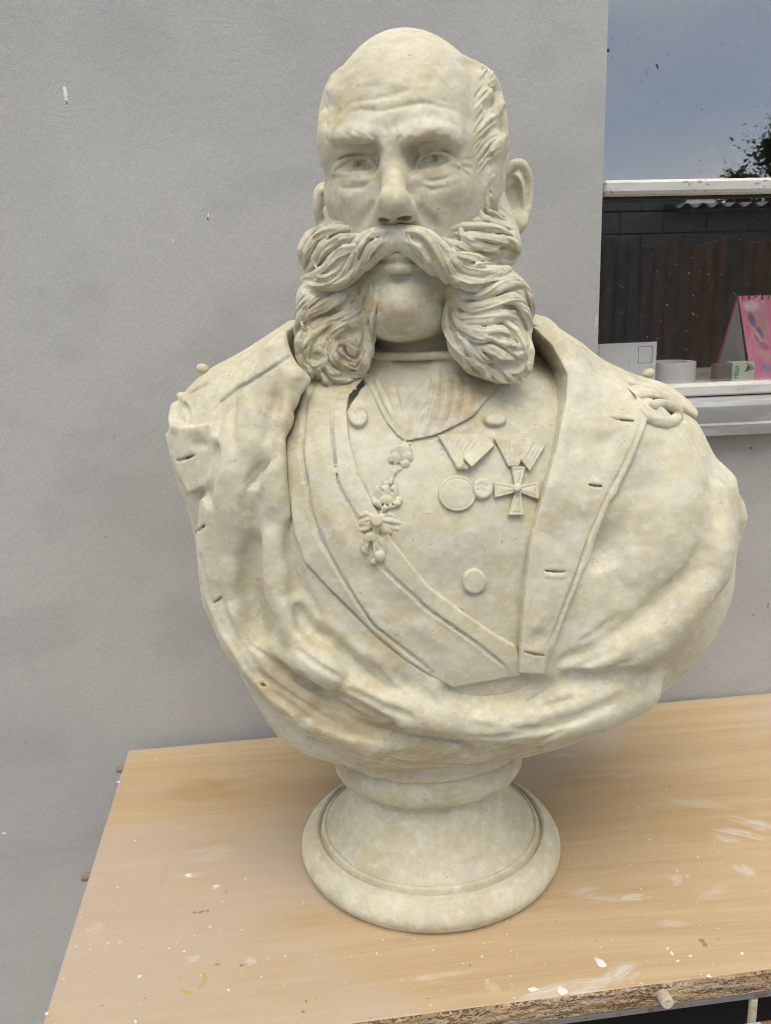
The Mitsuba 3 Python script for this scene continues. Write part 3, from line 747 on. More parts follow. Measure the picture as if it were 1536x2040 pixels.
def poly2(p, x, z):
    """Signed distance in the plane to the closed outline p."""
    d = np.full(x.shape, 1e9)
    ins = np.zeros(x.shape, bool)
    for a, b in zip(p, np.roll(p, -1, 0)):
        e = b - a
        wx, wz = x - a[0], z - a[1]
        u = np.clip((wx * e[0] + wz * e[1]) / max(e @ e, 1e-12), 0, 1)
        d = np.minimum(d, (wx - u * e[0])**2 + (wz - u * e[1])**2)
        c = (a[1] > z) != (b[1] > z)
        with np.errstate(divide='ignore', invalid='ignore'):
            ins ^= c & (x < e[0] * (z - a[1]) / (e[1] if e[1] else 1e-12) + a[0])
    d = np.sqrt(d)
    return np.where(ins, -d, d)


def surface_net(d):
    """Vertices (in cells) and triangles of the zero level of the grid d."""
    s = d < 0
    n = np.array(d.shape)
    any_, all_ = np.zeros(n - 1, bool), np.ones(n - 1, bool)
    for i, j, k in np.ndindex(2, 2, 2):
        c = s[i:n[0] - 1 + i, j:n[1] - 1 + j, k:n[2] - 1 + k]
        any_ |= c
        all_ &= c
    cell = np.argwhere(any_ & ~all_)
    idx = np.full(n - 1, -1, np.int32)
    idx[tuple(cell.T)] = np.arange(len(cell))
    acc, cnt = np.zeros((len(cell), 3)), np.zeros(len(cell))
    for a in range(3):
        b, c = (a + 1) % 3, (a + 2) % 3
        for i, j in np.ndindex(2, 2):
            o = np.zeros(3, int)
            o[b], o[c] = i, j
            p = cell + o
            q = p.copy()
            q[:, a] += 1
            u, v = d[tuple(p.T)], d[tuple(q.T)]
            x = (u < 0) != (v < 0)
            pos = o + np.zeros((len(cell), 3))
            pos[:, a] = u / np.where(x, u - v, 1)
            acc[x] += pos[x]
            cnt[x] += 1
    V = cell + acc / cnt[:, None]
    F = []
    for a in range(3):
        b, c = (a + 1) % 3, (a + 2) % 3
        lo, hi = [slice(None)] * 3, [slice(None)] * 3
        lo[a], hi[a] = slice(0, -1), slice(1, None)
        x = s[tuple(lo)] != s[tuple(hi)]
        x[tuple(slice(0, 1) if k == b else slice(None) for k in range(3))] = False
        x[tuple(slice(0, 1) if k == c else slice(None) for k in range(3))] = False
        x[tuple(slice(-1, None) if k == b else slice(None) for k in range(3))] = False
        x[tuple(slice(-1, None) if k == c else slice(None) for k in range(3))] = False
        e = np.argwhere(x)
        ins = s[tuple(e.T)]
        eb, ec = np.eye(3, dtype=int)[b], np.eye(3, dtype=int)[c]
        q = np.stack([idx[tuple((e + o).T)] for o in (-eb - ec, -ec, 0 * eb, -eb)], 1)
        q[~ins] = q[~ins][:, ::-1]
        F.append(q)
    F = np.vstack(F)
    return V, np.vstack([F[:, [0, 1, 2]], F[:, [0, 2, 3]]])


def read(text):
    """The strokes of one part, a line each, in tenths of a millimetre; the points of a stroke follow one another as steps."""
    for ln in text.strip().split('\n'):
        o, *w = ln.split(';')
        if o == 'G':
            a, p = [float(x) for x in w[0].split()], w[1]
            yield 'G', (points(p), a[0] / 1e4, a[1] / 1e4), {'sm': int(a[2]), 'end': a[3] / 100}
        elif o == 'T':
            k, op, sm = w[0].split()
            yield 'T', (points(w[2]), [float(x) / 1e4 for x in w[1].split()], float(k) / 1e4, op, int(sm)), {}
        elif o == 'E':
            a = [float(x) for x in w[0].split()]
            yield 'E', ([x / 1e4 for x in a[:3]], [x / 1e4 for x in a[3:6]], a[6] / 1e4, a[7:10], w[1]), {}
        elif o == 'H':
            a = [float(x) for x in w[0].split()]
            yield 'H', (points(w[1]), a[0] / 1e4, a[1] / 1e4, a[2], a[3], a[4] / 1e4), {}
        else:
            a, k = eval(w[0], {})
            yield o, a, k


def points(t):
    return np.cumsum(np.array(t.split(), float).reshape(-1, 3), 0) / 1e4


def sculpt(lo, hi, h, *texts):
    v = Vol(lo, hi, h)
    for t in texts:
        for o, a, k in read(t):
            getattr(v, o)(*a, **k)
    return v


COAT_BASE = '''
L;[[[[0.64,-0.004,0.035,0.135,0.088,2.15],[0.61,-0.006,0.03,0.184,0.105,2.15],[0.59,-0.013,0.03,0.217,0.12,2.15],[0.565,-0.005,0.03,0.253,0.132,2.15],[0.544,0.006,0.027,0.276,0.142,2.15],[0.517,0.019,0.025,0.295,0.15,2.15],[0.477,0.033,0.02,0.303,0.16,2.15],[0.449,0.05,0.02,0.312,0.165,2.15],[0.413,0.055,0.018,0.311,0.17,2.15],[0.39,0.057,0.017,0.308,0.171,2.15],[0.351,0.058,0.014,0.304,0.172,2.15],[0.33,0.0595,0.012,0.3015,0.172,2.15],[0.288,0.0585,0.008,0.2885,0.167,2.15],[0.266,0.0545,0.006,0.2755,0.163,2.15],[0.2255,0.0425,0.0,0.2455,0.148,2.15],[0.195,0.026,-0.003,0.214,0.13,2.15],[0.18,0.018,-0.003,0.196,0.118,2.15],[0.173,0.011,-0.003,0.175,0.11,2.15]],0.005],{}]
T;130 add 4;220 270 280 300 300 300 280 270 260 240;-1426 -348 6057 -88 -169 -154 -88 -77 -158 -73 -42 -141 -73 -57 -139 -74 -25 -143 -67 -21 -177 -68 -14 -180 -70 18 -188 -43 37 -196 -45 56 -206 -45 40 -204 2 2 -164 -1 22 -171 2 7 -168 55 -52 -162 56 -45 -164 55 -47 -163 99 -69 -120 97 -50 -127 97 -42 -131 142 -80 -96 141 -62 -105 141 -55 -108 166 -66 -69 167 -49 -78 168 -31 -88
T;90 add 4;130 130 130 140 140 140 140 120;-1349 -782 5852 -40 -50 -139 -40 -65 -136 -40 -55 -136 -31 -34 -140 -30 -25 -141 -30 -39 -139 -20 -40 -188 -22 13 -202 -22 9 -203 -22 -8 -202 -2 -1 -206 -3 -6 -207 47 -33 -133 47 -24 -135 47 -26 -136 103 -59 -82 102 -49 -85 102 -40 -89
T;120 add 4;140 180 200 200 180 120;-1646 -1064 3215 149 -93 -44 146 -195 2 143 -43 -63 147 78 -137 145 -34 -86 145 -37 -85 178 -39 -73 179 -31 -76 182 -15 -85 158 -17 -37 159 -10 -42 162 -1 -46 191 -7 14 194 0 12
T;120 add 4;180 300 340 280;444 -1538 2444 168 17 5 179 56 -16 181 52 -15 178 7 38 181 15 34 184 21 31 155 27 25 160 34 22 164 42 18
T;160 add 4;140 180 180 120;987 -322 6287 109 6 -43 109 5 -42 97 -86 -127 103 -67 -128 31 -165 -180 39 -135 -179
T;160 add 4;140 170 150;-1271 -215 6266 -78 -184 -94 -75 -126 -93 -49 -131 -136 -49 -61 -139
T;300 add 4;450 550 600 550 400;2030 -743 5095 73 -62 -168 75 -55 -170 78 -47 -171 17 -63 -164 35 -24 -175 33 -27 -174 -62 -39 -166 -60 -32 -168 -60 -35 -168 -156 -43 -139 -156 -47 -137 -153 -41 -138
T;80 add 4;150 200 220 240 220 120;2820 -1086 4570 -12 -85 -137 -8 -77 -138 -59 -90 -121 -39 -50 -131 -14 -2 -149 -138 -51 -142 -135 -44 -143 -121 -18 -154 -125 2 -99 -130 -10 -94 -127 -2 -98 -124 5 -101 -194 12 -50 -177 59 -73 -188 35 -62
G;60 -120 1 25;2547 -1560 4214 -107 -53 -156 -94 -25 -165 -162 -10 -124 -160 -4 -126 -157 3 -129 -166 -3 -104 -164 5 -107 -158 21 -116 -164 38 -70 -176 5 -56
G;22 -66 1 25;2547 -1560 4214 -107 -53 -156 -94 -25 -165 -162 -10 -124 -160 -4 -126 -157 3 -129 -166 -3 -104 -164 5 -107 -158 21 -116 -164 38 -70 -176 5 -56
G;180 -50 1 25;2615 -1471 4390 -94 -87 -124 -54 -6 -148 -54 -9 -148 -153 -15 -131 -151 -9 -135 -147 -2 -137 -163 8 -114 -168 -6 -109 -163 11 -117
G;65 -28 1 25;2615 -1471 4390 -94 -87 -124 -54 -6 -148 -54 -9 -148 -153 -15 -131 -151 -9 -135 -147 -2 -137 -163 8 -114 -168 -6 -109 -163 11 -117
G;100 -40 1 25;2593 -1307 4760 75 5 -107 69 -7 -105 -13 -66 -112 -23 -88 -104
G;36 -22 1 25;2593 -1307 4760 75 5 -107 69 -7 -105 -13 -66 -112 -23 -88 -104
E;1561 -1439 4168 140 100 200 120 0 0 30;cut
G;200 -40 1 25;1471 -1358 4066 81 19 68 73 -4 74 105 -46 161 114 -17 150 88 14 143 92 22 141 95 30 139 113 70 131
G;72 -22 1 25;1471 -1358 4066 81 19 68 73 -4 74 105 -46 161 114 -17 150 88 14 143 92 22 141 95 30 139 113 70 131
G;160 40 1 25;1320 -1547 3514 72 24 126 72 22 126 75 31 124 96 87 122 79 41 138 61 -4 153
G;140 -25 1 25;1779 -1284 4797 101 8 94 95 -6 97 109 25 90 143 42 60 183 125 47
T;120 add 3;120 180 120;3681 350 4259 194 100 -379 -42 -50 -316
G;70 40 1 25;1069 -1574 2985 179 -3 1 159 -57 27 120 -37 78 131 -7 64 126 -20 69 150 8 131 153 15 128
G;40 -40 1 25;1200 -1570 2908 149 -51 31 147 -53 31 142 -36 69 149 -18 61
G;22 -22 1 25;1200 -1570 2908 149 -51 31 147 -53 31 142 -36 69 149 -18 61
G;40 -30 1 25;1173 -1574 2939 91 -30 60 94 -20 56 160 -44 92 169 -17 79
G;60 20 1 25;1726 -1720 3185 115 50 156 -106 -18 -78 -102 -9 -80
G;120 30 1 25;2121 -1733 3319 99 9 129 102 17 126 107 24 122 89 61 128 89 58 131 61 5 149
G;70 -140 1 10;2080 -1473 2854 -234 -202 83 -145 -3 -14 -145 22 -14 -139 40 -24 -165 44 -2 -181 0 20
G;25 -77 1 10;2080 -1473 2854 -234 -202 83 -145 -3 -14 -145 22 -14 -139 40 -24 -165 44 -2 -181 0 20
'''
CORE = '''
L;[[[[0.143,0,0,0.113,0.088,2],[0.15,0,0,0.117,0.091,2],[0.165,0.005,0,0.13,0.1,2],[0.19,0.03,-0.005,0.165,0.12,2],[0.25,0.04,0,0.2,0.145,2],[0.33,0.03,0.005,0.225,0.16,2.1],[0.42,0.015,0.01,0.235,0.16,2.2],[0.5,0.005,0.015,0.23,0.142,2.2],[0.56,0,0.02,0.19,0.112,2.1],[0.6,0.0,0.03,0.13,0.08,2],[0.64,0.0,0.03,0.09,0.06,2],[0.67,0,0.035,0.06,0.05,2]],0.005],{}]
'''
TUNIC = '''
T;30 cut 3;40 80 80 30;-575 -488 5885 -132 -70 -89 -119 -124 -113 -37 -109 -119
G;30 -15 1 25;675 -1524 3020 9 -5 203 14 12 192 16 19 189 12 4 192 31 21 158 31 19 159 30 15 158 35 35 153
G;200 30 1 25;-573 -1145 5186 85 -71 -137 85 -64 -139 34 -71 -182 36 -64 -183 38 -45 -188
G;300 40 1 25;101 -1195 5162 85 -59 -156 84 -63 -156 86 -56 -156 18 -64 -184 24 -35 -191 29 -17 -198
G;200 -20 1 25;-167 -1501 3756 148 -7 121 148 1 117 128 -10 46 133 9 38 133 8 40
G;200 -20 1 25;-278 -1128 5267 133 12 41 135 22 39 137 31 38 170 20 22 172 28 21 176 36 21
'''
SASH = '''
S;[[[[-0.0598,0.5888],[-0.0692,0.5822],[-0.0837,0.5697],[-0.0875,0.5569],[-0.0874,0.5443],[-0.0873,0.5315],[-0.0843,0.5155],[-0.0811,0.4991],[-0.0747,0.4855],[-0.0682,0.4716],[-0.0602,0.4549],[-0.0521,0.4381],[-0.0416,0.4234],[-0.0309,0.4084],[-0.0193,0.3926],[-0.0033,0.3792],[0.0128,0.3657],[0.0273,0.3542],[0.0422,0.3423],[0.0537,0.3348],[0.0649,0.3278],[0.0689,0.3118],[0.0732,0.2952],[0.055,0.2939],[0.0371,0.2922],[0.0196,0.2897],[0.0022,0.2868],[-0.0076,0.2933],[-0.0173,0.2993],[-0.0319,0.3108],[-0.0463,0.3213],[-0.0583,0.3327],[-0.0703,0.3436],[-0.0816,0.356],[-0.093,0.3684],[-0.1029,0.3791],[-0.1128,0.3895],[-0.1245,0.4032],[-0.1361,0.4163],[-0.1405,0.4306],[-0.1448,0.4443],[-0.1462,0.4601],[-0.1475,0.4758],[-0.1489,0.4915],[-0.1486,0.5102],[-0.1484,0.5281],[-0.1402,0.5413],[-0.1355,0.5546],[-0.1306,0.5677],[-0.1193,0.583],[-0.1076,0.599],[-0.0925,0.5993],[-0.0775,0.5993]],0.0058,0.0016,0.04,0.012],{}]
G;15 -46 1 4;-925 -699 5729 -85 -118 -111 -23 -118 -165 6 -124 -169 7 -91 -171 8 -72 -173 61 -75 -153 60 -41 -107 59 -43 -105 70 -58 -145 71 -37 -150 73 -19 -156 129 -19 -133 129 -24 -131 130 -17 -136 143 -15 -112 142 -17 -112 145 -11 -115 118 -5 -106 120 4 -111 124 11 -115
G;30 12 1 10;-950 -699 5720 -84 -106 -113 -23 -130 -163 6 -112 -170 7 -104 -169 8 -72 -174 61 -63 -155 60 -41 -107 59 -55 -102 71 -46 -148 71 -37 -150 73 -19 -157 129 -19 -133 129 -24 -132 131 -17 -136 142 -14 -112 143 -18 -112 143 -21 -111 117 -4 -106 121 3 -111 123 11 -116
G;15 -46 1 4;-1088 -362 5904 -88 -167 -133 -85 -157 -129 -24 -113 -133 -23 -104 -132 -14 -65 -102 -13 -54 -103 22 -81 -169 22 -73 -170 22 -54 -173 26 -44 -124 26 -36 -126 93 -52 -170 95 -23 -181 81 -29 -148 82 -21 -151 73 -9 -112 73 -22 -108 125 -32 -114 127 -24 -117 141 -30 -116 144 -12 -125
G;30 12 1 10;-1114 -362 5895 -87 -167 -133 -85 -146 -130 -23 -113 -133 -24 -104 -132 -13 -65 -103 -14 -54 -103 22 -82 -169 23 -62 -172 21 -65 -171 27 -33 -127 26 -35 -127 93 -53 -171 95 -34 -176 81 -29 -148 83 -10 -156 72 -20 -109 73 -22 -108 125 -32 -113 127 -24 -118 141 -30 -116 145 -11 -126
G;120 30 1 25;-1135 -967 5379 1 -98 -155 2 -78 -157 2 -57 -160 3 -61 -158 73 -67 -160 74 -48 -165 73 -52 -163 76 -22 -173
G;100 -20 1 25;-916 -1430 4337 88 -26 -147 89 -18 -151 90 -21 -150 122 -24 -135 124 -16 -140 125 -21 -138
G;80 20 1 25;-466 -1516 3577 118 -25 -24 120 -15 -29 117 -20 -130 119 -13 -134
G;60 18 1 25;-974 -1409 4033 88 -16 -178 90 -9 -182 107 -40 -113 109 -10 -126 109 -23 -120
G;60 -15 1 25;-1282 -946 5333 62 -136 -151 61 -105 -154 41 -44 -91
G;60 12 1 25;-957 -1125 5201 14 -75 -133 15 -53 -136 52 -53 -113 52 -43 -115
G;70 15 1 25;-269 -1544 3881 94 -13 -104 93 -15 -103 95 -7 -107 113 -6 -92 113 -9 -91 113 -10 -91
'''
COAT = '''
K;[[[[-0.131,0.5721],[-0.1356,0.5589],[-0.1401,0.5458],[-0.148,0.5329],[-0.1484,0.514],[-0.1487,0.4955],[-0.1474,0.479],[-0.1461,0.4619],[-0.1448,0.4446],[-0.1405,0.4306],[-0.1361,0.417],[-0.1245,0.4036],[-0.1128,0.3903],[-0.103,0.3799],[-0.0931,0.3693],[-0.0819,0.3573],[-0.0707,0.3454],[-0.0588,0.3345],[-0.0469,0.3238],[-0.0325,0.3127],[-0.0181,0.3018],[-0.0088,0.2999],[0.0108,0.2985],[0.0307,0.2968],[0.0445,0.297],[0.0582,0.2972],[0.0688,0.3006],[0.069,0.3137],[0.0694,0.3263],[0.0707,0.3416],[0.0721,0.3565],[0.0735,0.3714],[0.0757,0.3886],[0.0778,0.4058],[0.08,0.4227],[0.0828,0.439],[0.09,0.4574],[0.097,0.476],[0.1032,0.4908],[0.1097,0.5055],[0.1161,0.5205],[0.1226,0.5385],[0.1304,0.5563],[0.1335,0.569],[0.1366,0.5819],[0.1317,0.5951],[0.126,0.6086],[0.1174,0.6186],[0.108,0.6288],[0.0826,0.6346],[0.0601,0.633],[0.0384,0.6314],[0.0213,0.6308],[0.0046,0.6301],[-0.012,0.6295],[-0.0282,0.6288],[-0.0452,0.6245],[-0.0621,0.6203],[-0.0788,0.616],[-0.0944,0.6059],[-0.1099,0.596]],0.006,0.02],{}]
P;[[[-0.2423,-0.0538,0.5091],[0.7129,-0.7013,0.0],[0.0722,0.0734,0.9947],[[-0.0389,0.023],[-0.0275,0.031],[0.0025,0.0331],[0.0327,0.0387],[0.0387,0.0249],[0.0344,-0.0041],[0.0193,-0.0278],[-0.0008,-0.0358],[-0.0166,-0.0195],[-0.031,0.0009]],0.0065,0.002,0.004],{"op":"add"}]
G;40 -80 1 15;-2109 -836 5305 -18 -57 -113 -21 -35 -116 -52 -3 -116 -54 18 -121 -256 536 -180
G;22 -44 1 15;-2109 -836 5305 -18 -57 -113 -21 -35 -116 -52 -3 -116 -54 18 -121 -256 536 -180
G;40 -40 1 25;-2547 -317 4668 174 -250 64 101 -232 73
G;22 -22 1 25;-2547 -317 4668 174 -250 64 101 -232 73
T;60 cut 4;30 50 50 50 50 40 30;-2134 -850 5210 -39 -39 -132 -42 -7 -138 -47 38 -148 1 -86 -157 -10 27 -185 -10 22 -186 4 4 -159 4 1 -159 2 21 -167 52 -32 -180 52 -37 -179 101 -58 -166 102 -72 -159 99 -44 -171 127 -62 -147 126 -55 -149 126 -38 -159
G;40 -40 1 25;-2440 -589 5229 95 -82 35 134 -131 6
G;22 -22 1 25;-2440 -589 5229 95 -82 35 134 -131 6
G;40 30 1 25;-2465 -551 5336 131 -108 76 149 -153 -68
G;30 20 1 25;-2448 -685 4159 24 -53 -145 18 -10 -159 19 -14 -160 67 -55 -175 67 -48 -178 79 -57 -129 79 -60 -127 76 -29 -141 112 -53 -132 111 -46 -136 109 16 -167 133 -76 -76 131 -56 -85 132 130 -188
G;25 -20 1 25;-2409 -762 4180 24 -30 -152 22 -10 -158 21 -2 -163 67 -53 -169 65 -35 -177 82 -58 -132 81 -51 -135 81 -41 -139 111 -54 -132 111 -46 -135 111 -38 -139
G;60 -70 1 25;-1584 -1122 5173 -149 103 -140 -80 3 -88 -80 -10 -85
G;22 -39 1 25;-1584 -1122 5173 -149 103 -140 -80 3 -88 -80 -10 -85
G;80 40 1 25;-1530 -1127 5205 -78 -27 -136 -92 45 -127 -96 100 -141
G;110 -140 1 25;-1773 -1074 4387 -54 106 -143 -51 24 -121 -24 24 -159 -24 22 -160 20 -22 -174 20 -25 -173 43 -34 -126 48 -113 -93
G;40 -77 1 25;-1773 -1074 4387 -54 106 -143 -51 24 -121 -24 24 -159 -24 22 -160 20 -22 -174 20 -25 -173 43 -34 -126 48 -113 -93
G;80 -40 1 25;-1729 -1159 4434 67 -37 131 67 -23 150
G;29 -22 1 25;-1729 -1159 4434 67 -37 131 67 -23 150
G;120 40 1 25;-1907 -1023 4935 -36 -2 -164 -37 31 -173 -39 38 -178 -21 40 -165 -21 36 -167 -17 0 -157 17 32 -173 23 -27 -154 23 -30 -154
G;60 -60 1 25;-1493 -1160 4595 2 15 -180 3 -13 -174 39 -16 -177 39 -9 -181 90 -51 -144 90 -44 -147
G;22 -33 1 25;-1493 -1160 4595 2 15 -180 3 -13 -174 39 -16 -177 39 -9 -181 90 -51 -144 90 -44 -147
G;70 40 1 25;-1580 -1198 4157 -15 -6 -177 -16 -10 -176 36 -39 -145 36 -31 -148 77 -46 -118 76 -115 -89
G;70 -90 1 25;-1477 -1197 3736 47 -21 -126 47 -35 -122 118 -62 -90 116 -65 -87
G;25 -50 1 25;-1477 -1197 3736 47 -21 -126 47 -35 -122 118 -62 -90 116 -65 -87
G;120 30 1 25;-1642 -879 5777 -33 -44 -162 -33 -47 -161 -58 -16 -165 -57 -32 -163
G;80 -30 1 25;-1493 -891 5868 -45 -30 -163 -45 -57 -159 -48 -33 -138 -49 -12 -141
G;100 -20 1 25;-1702 -969 5550 -76 -16 -91 103 35 136
G;140 40 1 25;-2108 -676 5479 28 -174 -124 21 -93 -133 -22 -48 -186 -24 -30 -191
G;60 30 1 25;-1227 -1260 3638 91 -54 -100 92 -44 -103 92 -25 -111 109 -44 -87 110 -24 -95 110 -27 -94
G;100 -70 1 25;-1171 -1325 3316 114 -105 -83 118 -9 -125 134 -34 -84 133 -48 -77 134 -39 -81
G;36 -39 1 25;-1171 -1325 3316 114 -105 -83 118 -9 -125 134 -34 -84 133 -48 -77 134 -39 -81
G;70 -30 1 25;-995 -1378 3457 -8 25 -222 39 -60 -190
G;90 30 1 25;-735 -1444 3307 56 -22 -100 57 -13 -105 42 -22 -208
G;80 -30 1 25;-525 -1502 3104 41 -22 -207 85 -86 -126
G;60 40 1 25;-235 -1538 2991 74 1 -113 70 -22 -103 116 -43 -97 118 -34 -101
G;60 -80 1 25;-1851 -1047 3168 133 -97 -58 129 -34 -86 128 -3 -100 163 -62 -76 159 -162 -26 158 -79 -65 159 -50 -78 162 0 -105 171 59 -137 186 -112 -11 218 102 -130
G;22 -44 1 25;-1851 -1047 3168 133 -97 -58 129 -34 -86 128 -3 -100 163 -62 -76 159 -162 -26 158 -79 -65 159 -50 -78 162 0 -105 171 59 -137 186 -112 -11 218 102 -130
G;50 -60 1 25;-1963 -1033 3006 145 -45 -120 148 -92 -98 145 -74 -105 180 -56 -88 178 -61 -85 178 -54 -89 187 -20 -40 190 19 -62 193 14 -60 189 -21 -41
G;22 -33 1 25;-1963 -1033 3006 145 -45 -120 148 -92 -98 145 -74 -105 180 -56 -88 178 -61 -85 178 -54 -89 187 -20 -40 190 19 -62 193 14 -60 189 -21 -41
G;60 30 1 25;-1267 -1534 3019 164 177 -205 158 -76 -85 160 -37 -104 184 19 -89 162 -175 13 180 -9 -74
G;40 -50 1 25;-1823 -1092 2800 147 -57 -105 147 -82 -92 146 -74 -95 163 -48 -63 164 -41 -66 163 -44 -65
G;22 -28 1 25;-1823 -1092 2800 147 -57 -105 147 -82 -92 146 -74 -95 163 -48 -63 164 -41 -66 163 -44 -65
G;60 -60 1 25;-984 -1381 2486 166 -15 -62 168 12 -77 171 20 -82 174 -51 -2 175 -32 -12 177 -15 -22 182 2 -32
G;22 -33 1 25;-984 -1381 2486 166 -15 -62 168 12 -77 171 20 -82 174 -51 -2 175 -32 -12 177 -15 -22 182 2 -32
G;60 30 1 25;-1740 -979 3351 -110 -26 -146 98 -82 -81 95 -18 -110
G;45 -50 1 25;-1025 -1514 2937 165 -45 -99 165 -48 -97 167 -32 -57 169 -15 -66
G;22 -28 1 25;-1025 -1514 2937 165 -45 -99 165 -48 -97 167 -32 -57 169 -15 -66
G;40 -30 1 25;-1946 -647 5716 -19 -162 -127 -22 -104 -131 10 -66 -124 7 -33 -128
G;50 -25 1 25;-1683 -781 5938 -42 -50 -126 -42 -63 -124 12 -62 -113 9 -16 -119
G;40 -30 1 25;-1487 -833 5982 -26 -60 -125 -27 11 -132 -43 -60 -184
G;40 -30 1 25;-1892 -1038 4863 -45 -5 -171 21 58 -219
G;30 30 1 25;-1428 -1169 3538 92 -47 -121 91 -106 -97 116 -77 -82 120 19 -124
G;30 -40 1 25;-2088 -931 3466 68 -16 -121 70 -40 -112 124 -91 -80 120 -28 -107
G;40 30 1 25;-2152 -887 3670 52 -40 -124 47 13 -144 99 -32 -131 102 -90 -107
G;28 30 1 25;-1662 -1125 2941 131 -47 -80 130 -49 -79 129 -52 -78 164 -47 -58 163 -49 -57 162 -43 -60 164 -34 -39 147 -174 37 177 86 -103
G;28 25 1 25;-1475 -1223 2669 148 -39 -77 146 -51 -69 147 -44 -73 182 -23 -50 188 26 -77 189 21 -76 167 -39 -8 167 -32 -13 170 -14 -23
G;26 -40 1 25;-1381 -1271 2546 131 -45 -57 131 -35 -61 130 -38 -60 165 -32 -40 169 7 -62 175 56 -90
G;26 -40 1 25;-1670 -1123 2803 131 -74 -77 130 -43 -91 129 -46 -90 131 -44 -53 130 -36 -58 131 -27 -62
G;30 -40 1 25;2 -1575 2337 157 -61 19 162 -32 4 158 -46 10 163 -22 35 173 15 12 173 13 15 176 -5 69 182 13 61
G;30 -30 1 25;558 -1394 2074 204 -29 41 138 -244 165 144 -32 73 148 -13 63
G;30 -40 1 25;-1000 -1332 3253 104 -35 -127 105 -38 -125 149 -89 -105 147 -103 -96
G;30 25 1 25;-808 -1437 3310 101 -52 -131 108 9 -159 129 -29 -144 121 -97 -111
G;30 -40 1 25;-1515 -1357 3329 129 -129 -60 126 -65 -85 142 5 -97 144 45 -118
G;40 30 1 25;1407 -1663 2674 105 8 34 112 26 25 198 45 50
G;40 -30 1 25;795 -1663 2589 136 31 28 130 8 39 128 2 30 128 0 30
G;120 30 1 25;1722 -1540 3745 123 4 147 116 -11 150 81 7 129 75 -6 133 83 13 126
G;40 -30 1 25;1214 -1582 3219 123 -10 74 124 -1 71 154 13 102 149 -2 109
G;60 -100 1 20;1075 -1562 2871 -155 -11 -91 -160 -24 -84 -155 -63 -68 -147 -34 -81
G;22 -55 1 20;1075 -1562 2871 -155 -11 -91 -160 -24 -84 -155 -63 -68 -147 -34 -81
G;100 -40 1 25;994 -1573 2909 -134 16 -78 -142 -7 -66 -144 -15 -77 -149 -38 -63
G;36 -22 1 25;994 -1573 2909 -134 16 -78 -142 -7 -66 -144 -15 -77 -149 -38 -63
G;40 30 1 25;-59 -1530 2984 159 -21 -13 160 -14 -17 150 -8 -3 149 -10 -2
E;435 -1574 2820 500 120 180 120 0 -35 0;cut
G;50 30 1 25;172 -1620 2593 140 -52 -67 100 -3 37
G;40 -30 1 25;110 -1676 2492 173 -12 18 194 -32 -27
G;100 30 1 25;916 -1594 2654 179 0 26 175 -14 33 181 4 52 180 1 53
G;60 -50 1 25;781 -1718 2455 158 18 14 154 5 21 151 -8 27 137 3 42 136 1 42 151 38 23
G;22 -28 1 25;781 -1718 2455 158 18 14 154 5 21 151 -8 27 137 3 42 136 1 42 151 38 23
G;40 -40 1 25;524 -1732 2458 152 0 -4 166 49 -32 156 5 -7 202 -7 55 208 9 46
G;22 -22 1 25;524 -1732 2458 152 0 -4 166 49 -32 156 5 -7 202 -7 55 208 9 46
G;60 -30 1 25;1184 -1548 2801 131 5 14 123 -18 26 120 -25 11 123 -17 6
G;16 -50 3 20;-1359 -715 6113 -164 -92 -98 -161 24 -97 -115 62 -64 -121 131 -71 -171 71 -126 -97 -23 -123
G;12 -30 3 20;-1359 -703 6112 -165 -80 -99 -161 24 -97 -115 62 -64 -122 143 -73 -171 59 -124 -95 -47 -121
G;50 22 1 25;-1382 -701 6137 -162 -80 -94 -164 35 -103 -118 109 -68 -121 120 -71 -170 35 -122
G;16 -50 3 25;-1883 76 6092 -106 -169 -88 -105 -123 -89 -155 -11 -110 -105 69 -54 -109 91 -58
G;40 20 1 25;-1912 339 6093 -96 -348 -76 -105 -147 -86 -155 -11 -111 -106 69 -54 -114 126 -61
T;30 add 3;40 40 40 40;-2605 272 5651 115 -378 -25 42 -176 -94 -11 -77 -108
T;20 cut 3;40 40 40;-2515 -180 5594 43 -161 -69 0 -59 -79
T;40 add 3;60 60 60;-2640 131 5540 -5 -146 -88 66 -365 -55
T;6 cut 1;12 19 16;-2586 -474 5072 96 -91 36 95 -91 45
T;6 cut 1;12 19 16;-2589 -449 5068 95 -80 33 95 -91 45
T;6 cut 1;12 19 16;-2596 -402 5059 93 -56 30 97 -102 47
T;6 cut 1;12 19 16;-2479 -294 4261 102 -495 161 51 -67 56
T;6 cut 1;12 19 16;-2482 -270 4254 86 -357 125 64 -182 87
T;6 cut 1;12 19 16;-2488 -223 4242 79 -287 106 67 -205 94
T;6 cut 1;12 19 16;-2305 -817 3650 44 -12 26 44 -20 39
T;6 cut 1;12 19 16;-2307 -794 3642 42 0 21 45 -20 40
T;6 cut 1;12 19 16;-2314 -737 3621 43 0 22 45 -20 40
T;6 cut 1;12 19 16;-1866 -1073 2840 17 -6 -16 18 -13 -1
T;6 cut 1;12 19 16;-1868 -1051 2829 17 5 -20 18 -13 -1
T;6 cut 1;12 19 16;-1871 -995 2803 17 4 -20 18 -13 -1
G;70 -40 1 25;-1347 -899 5911 -27 -37 -134 -26 -63 -130 -27 -53 -131 -48 -27 -97 -48 -28 -97
G;25 -22 1 25;-1347 -899 5911 -27 -37 -134 -26 -63 -130 -27 -53 -131 -48 -27 -97 -48 -28 -97
G;50 -30 1 25;-1247 -788 5946 -56 -106 -109 -54 -24 -115 -20 -27 -129 -21 1147 -297
G;80 20 1 25;-1688 -264 6096 113 -353 79 101 4 57 77 100 65 79 146 66
E;-932 -328 6149 460 560 470 100 -35 0 0;cut
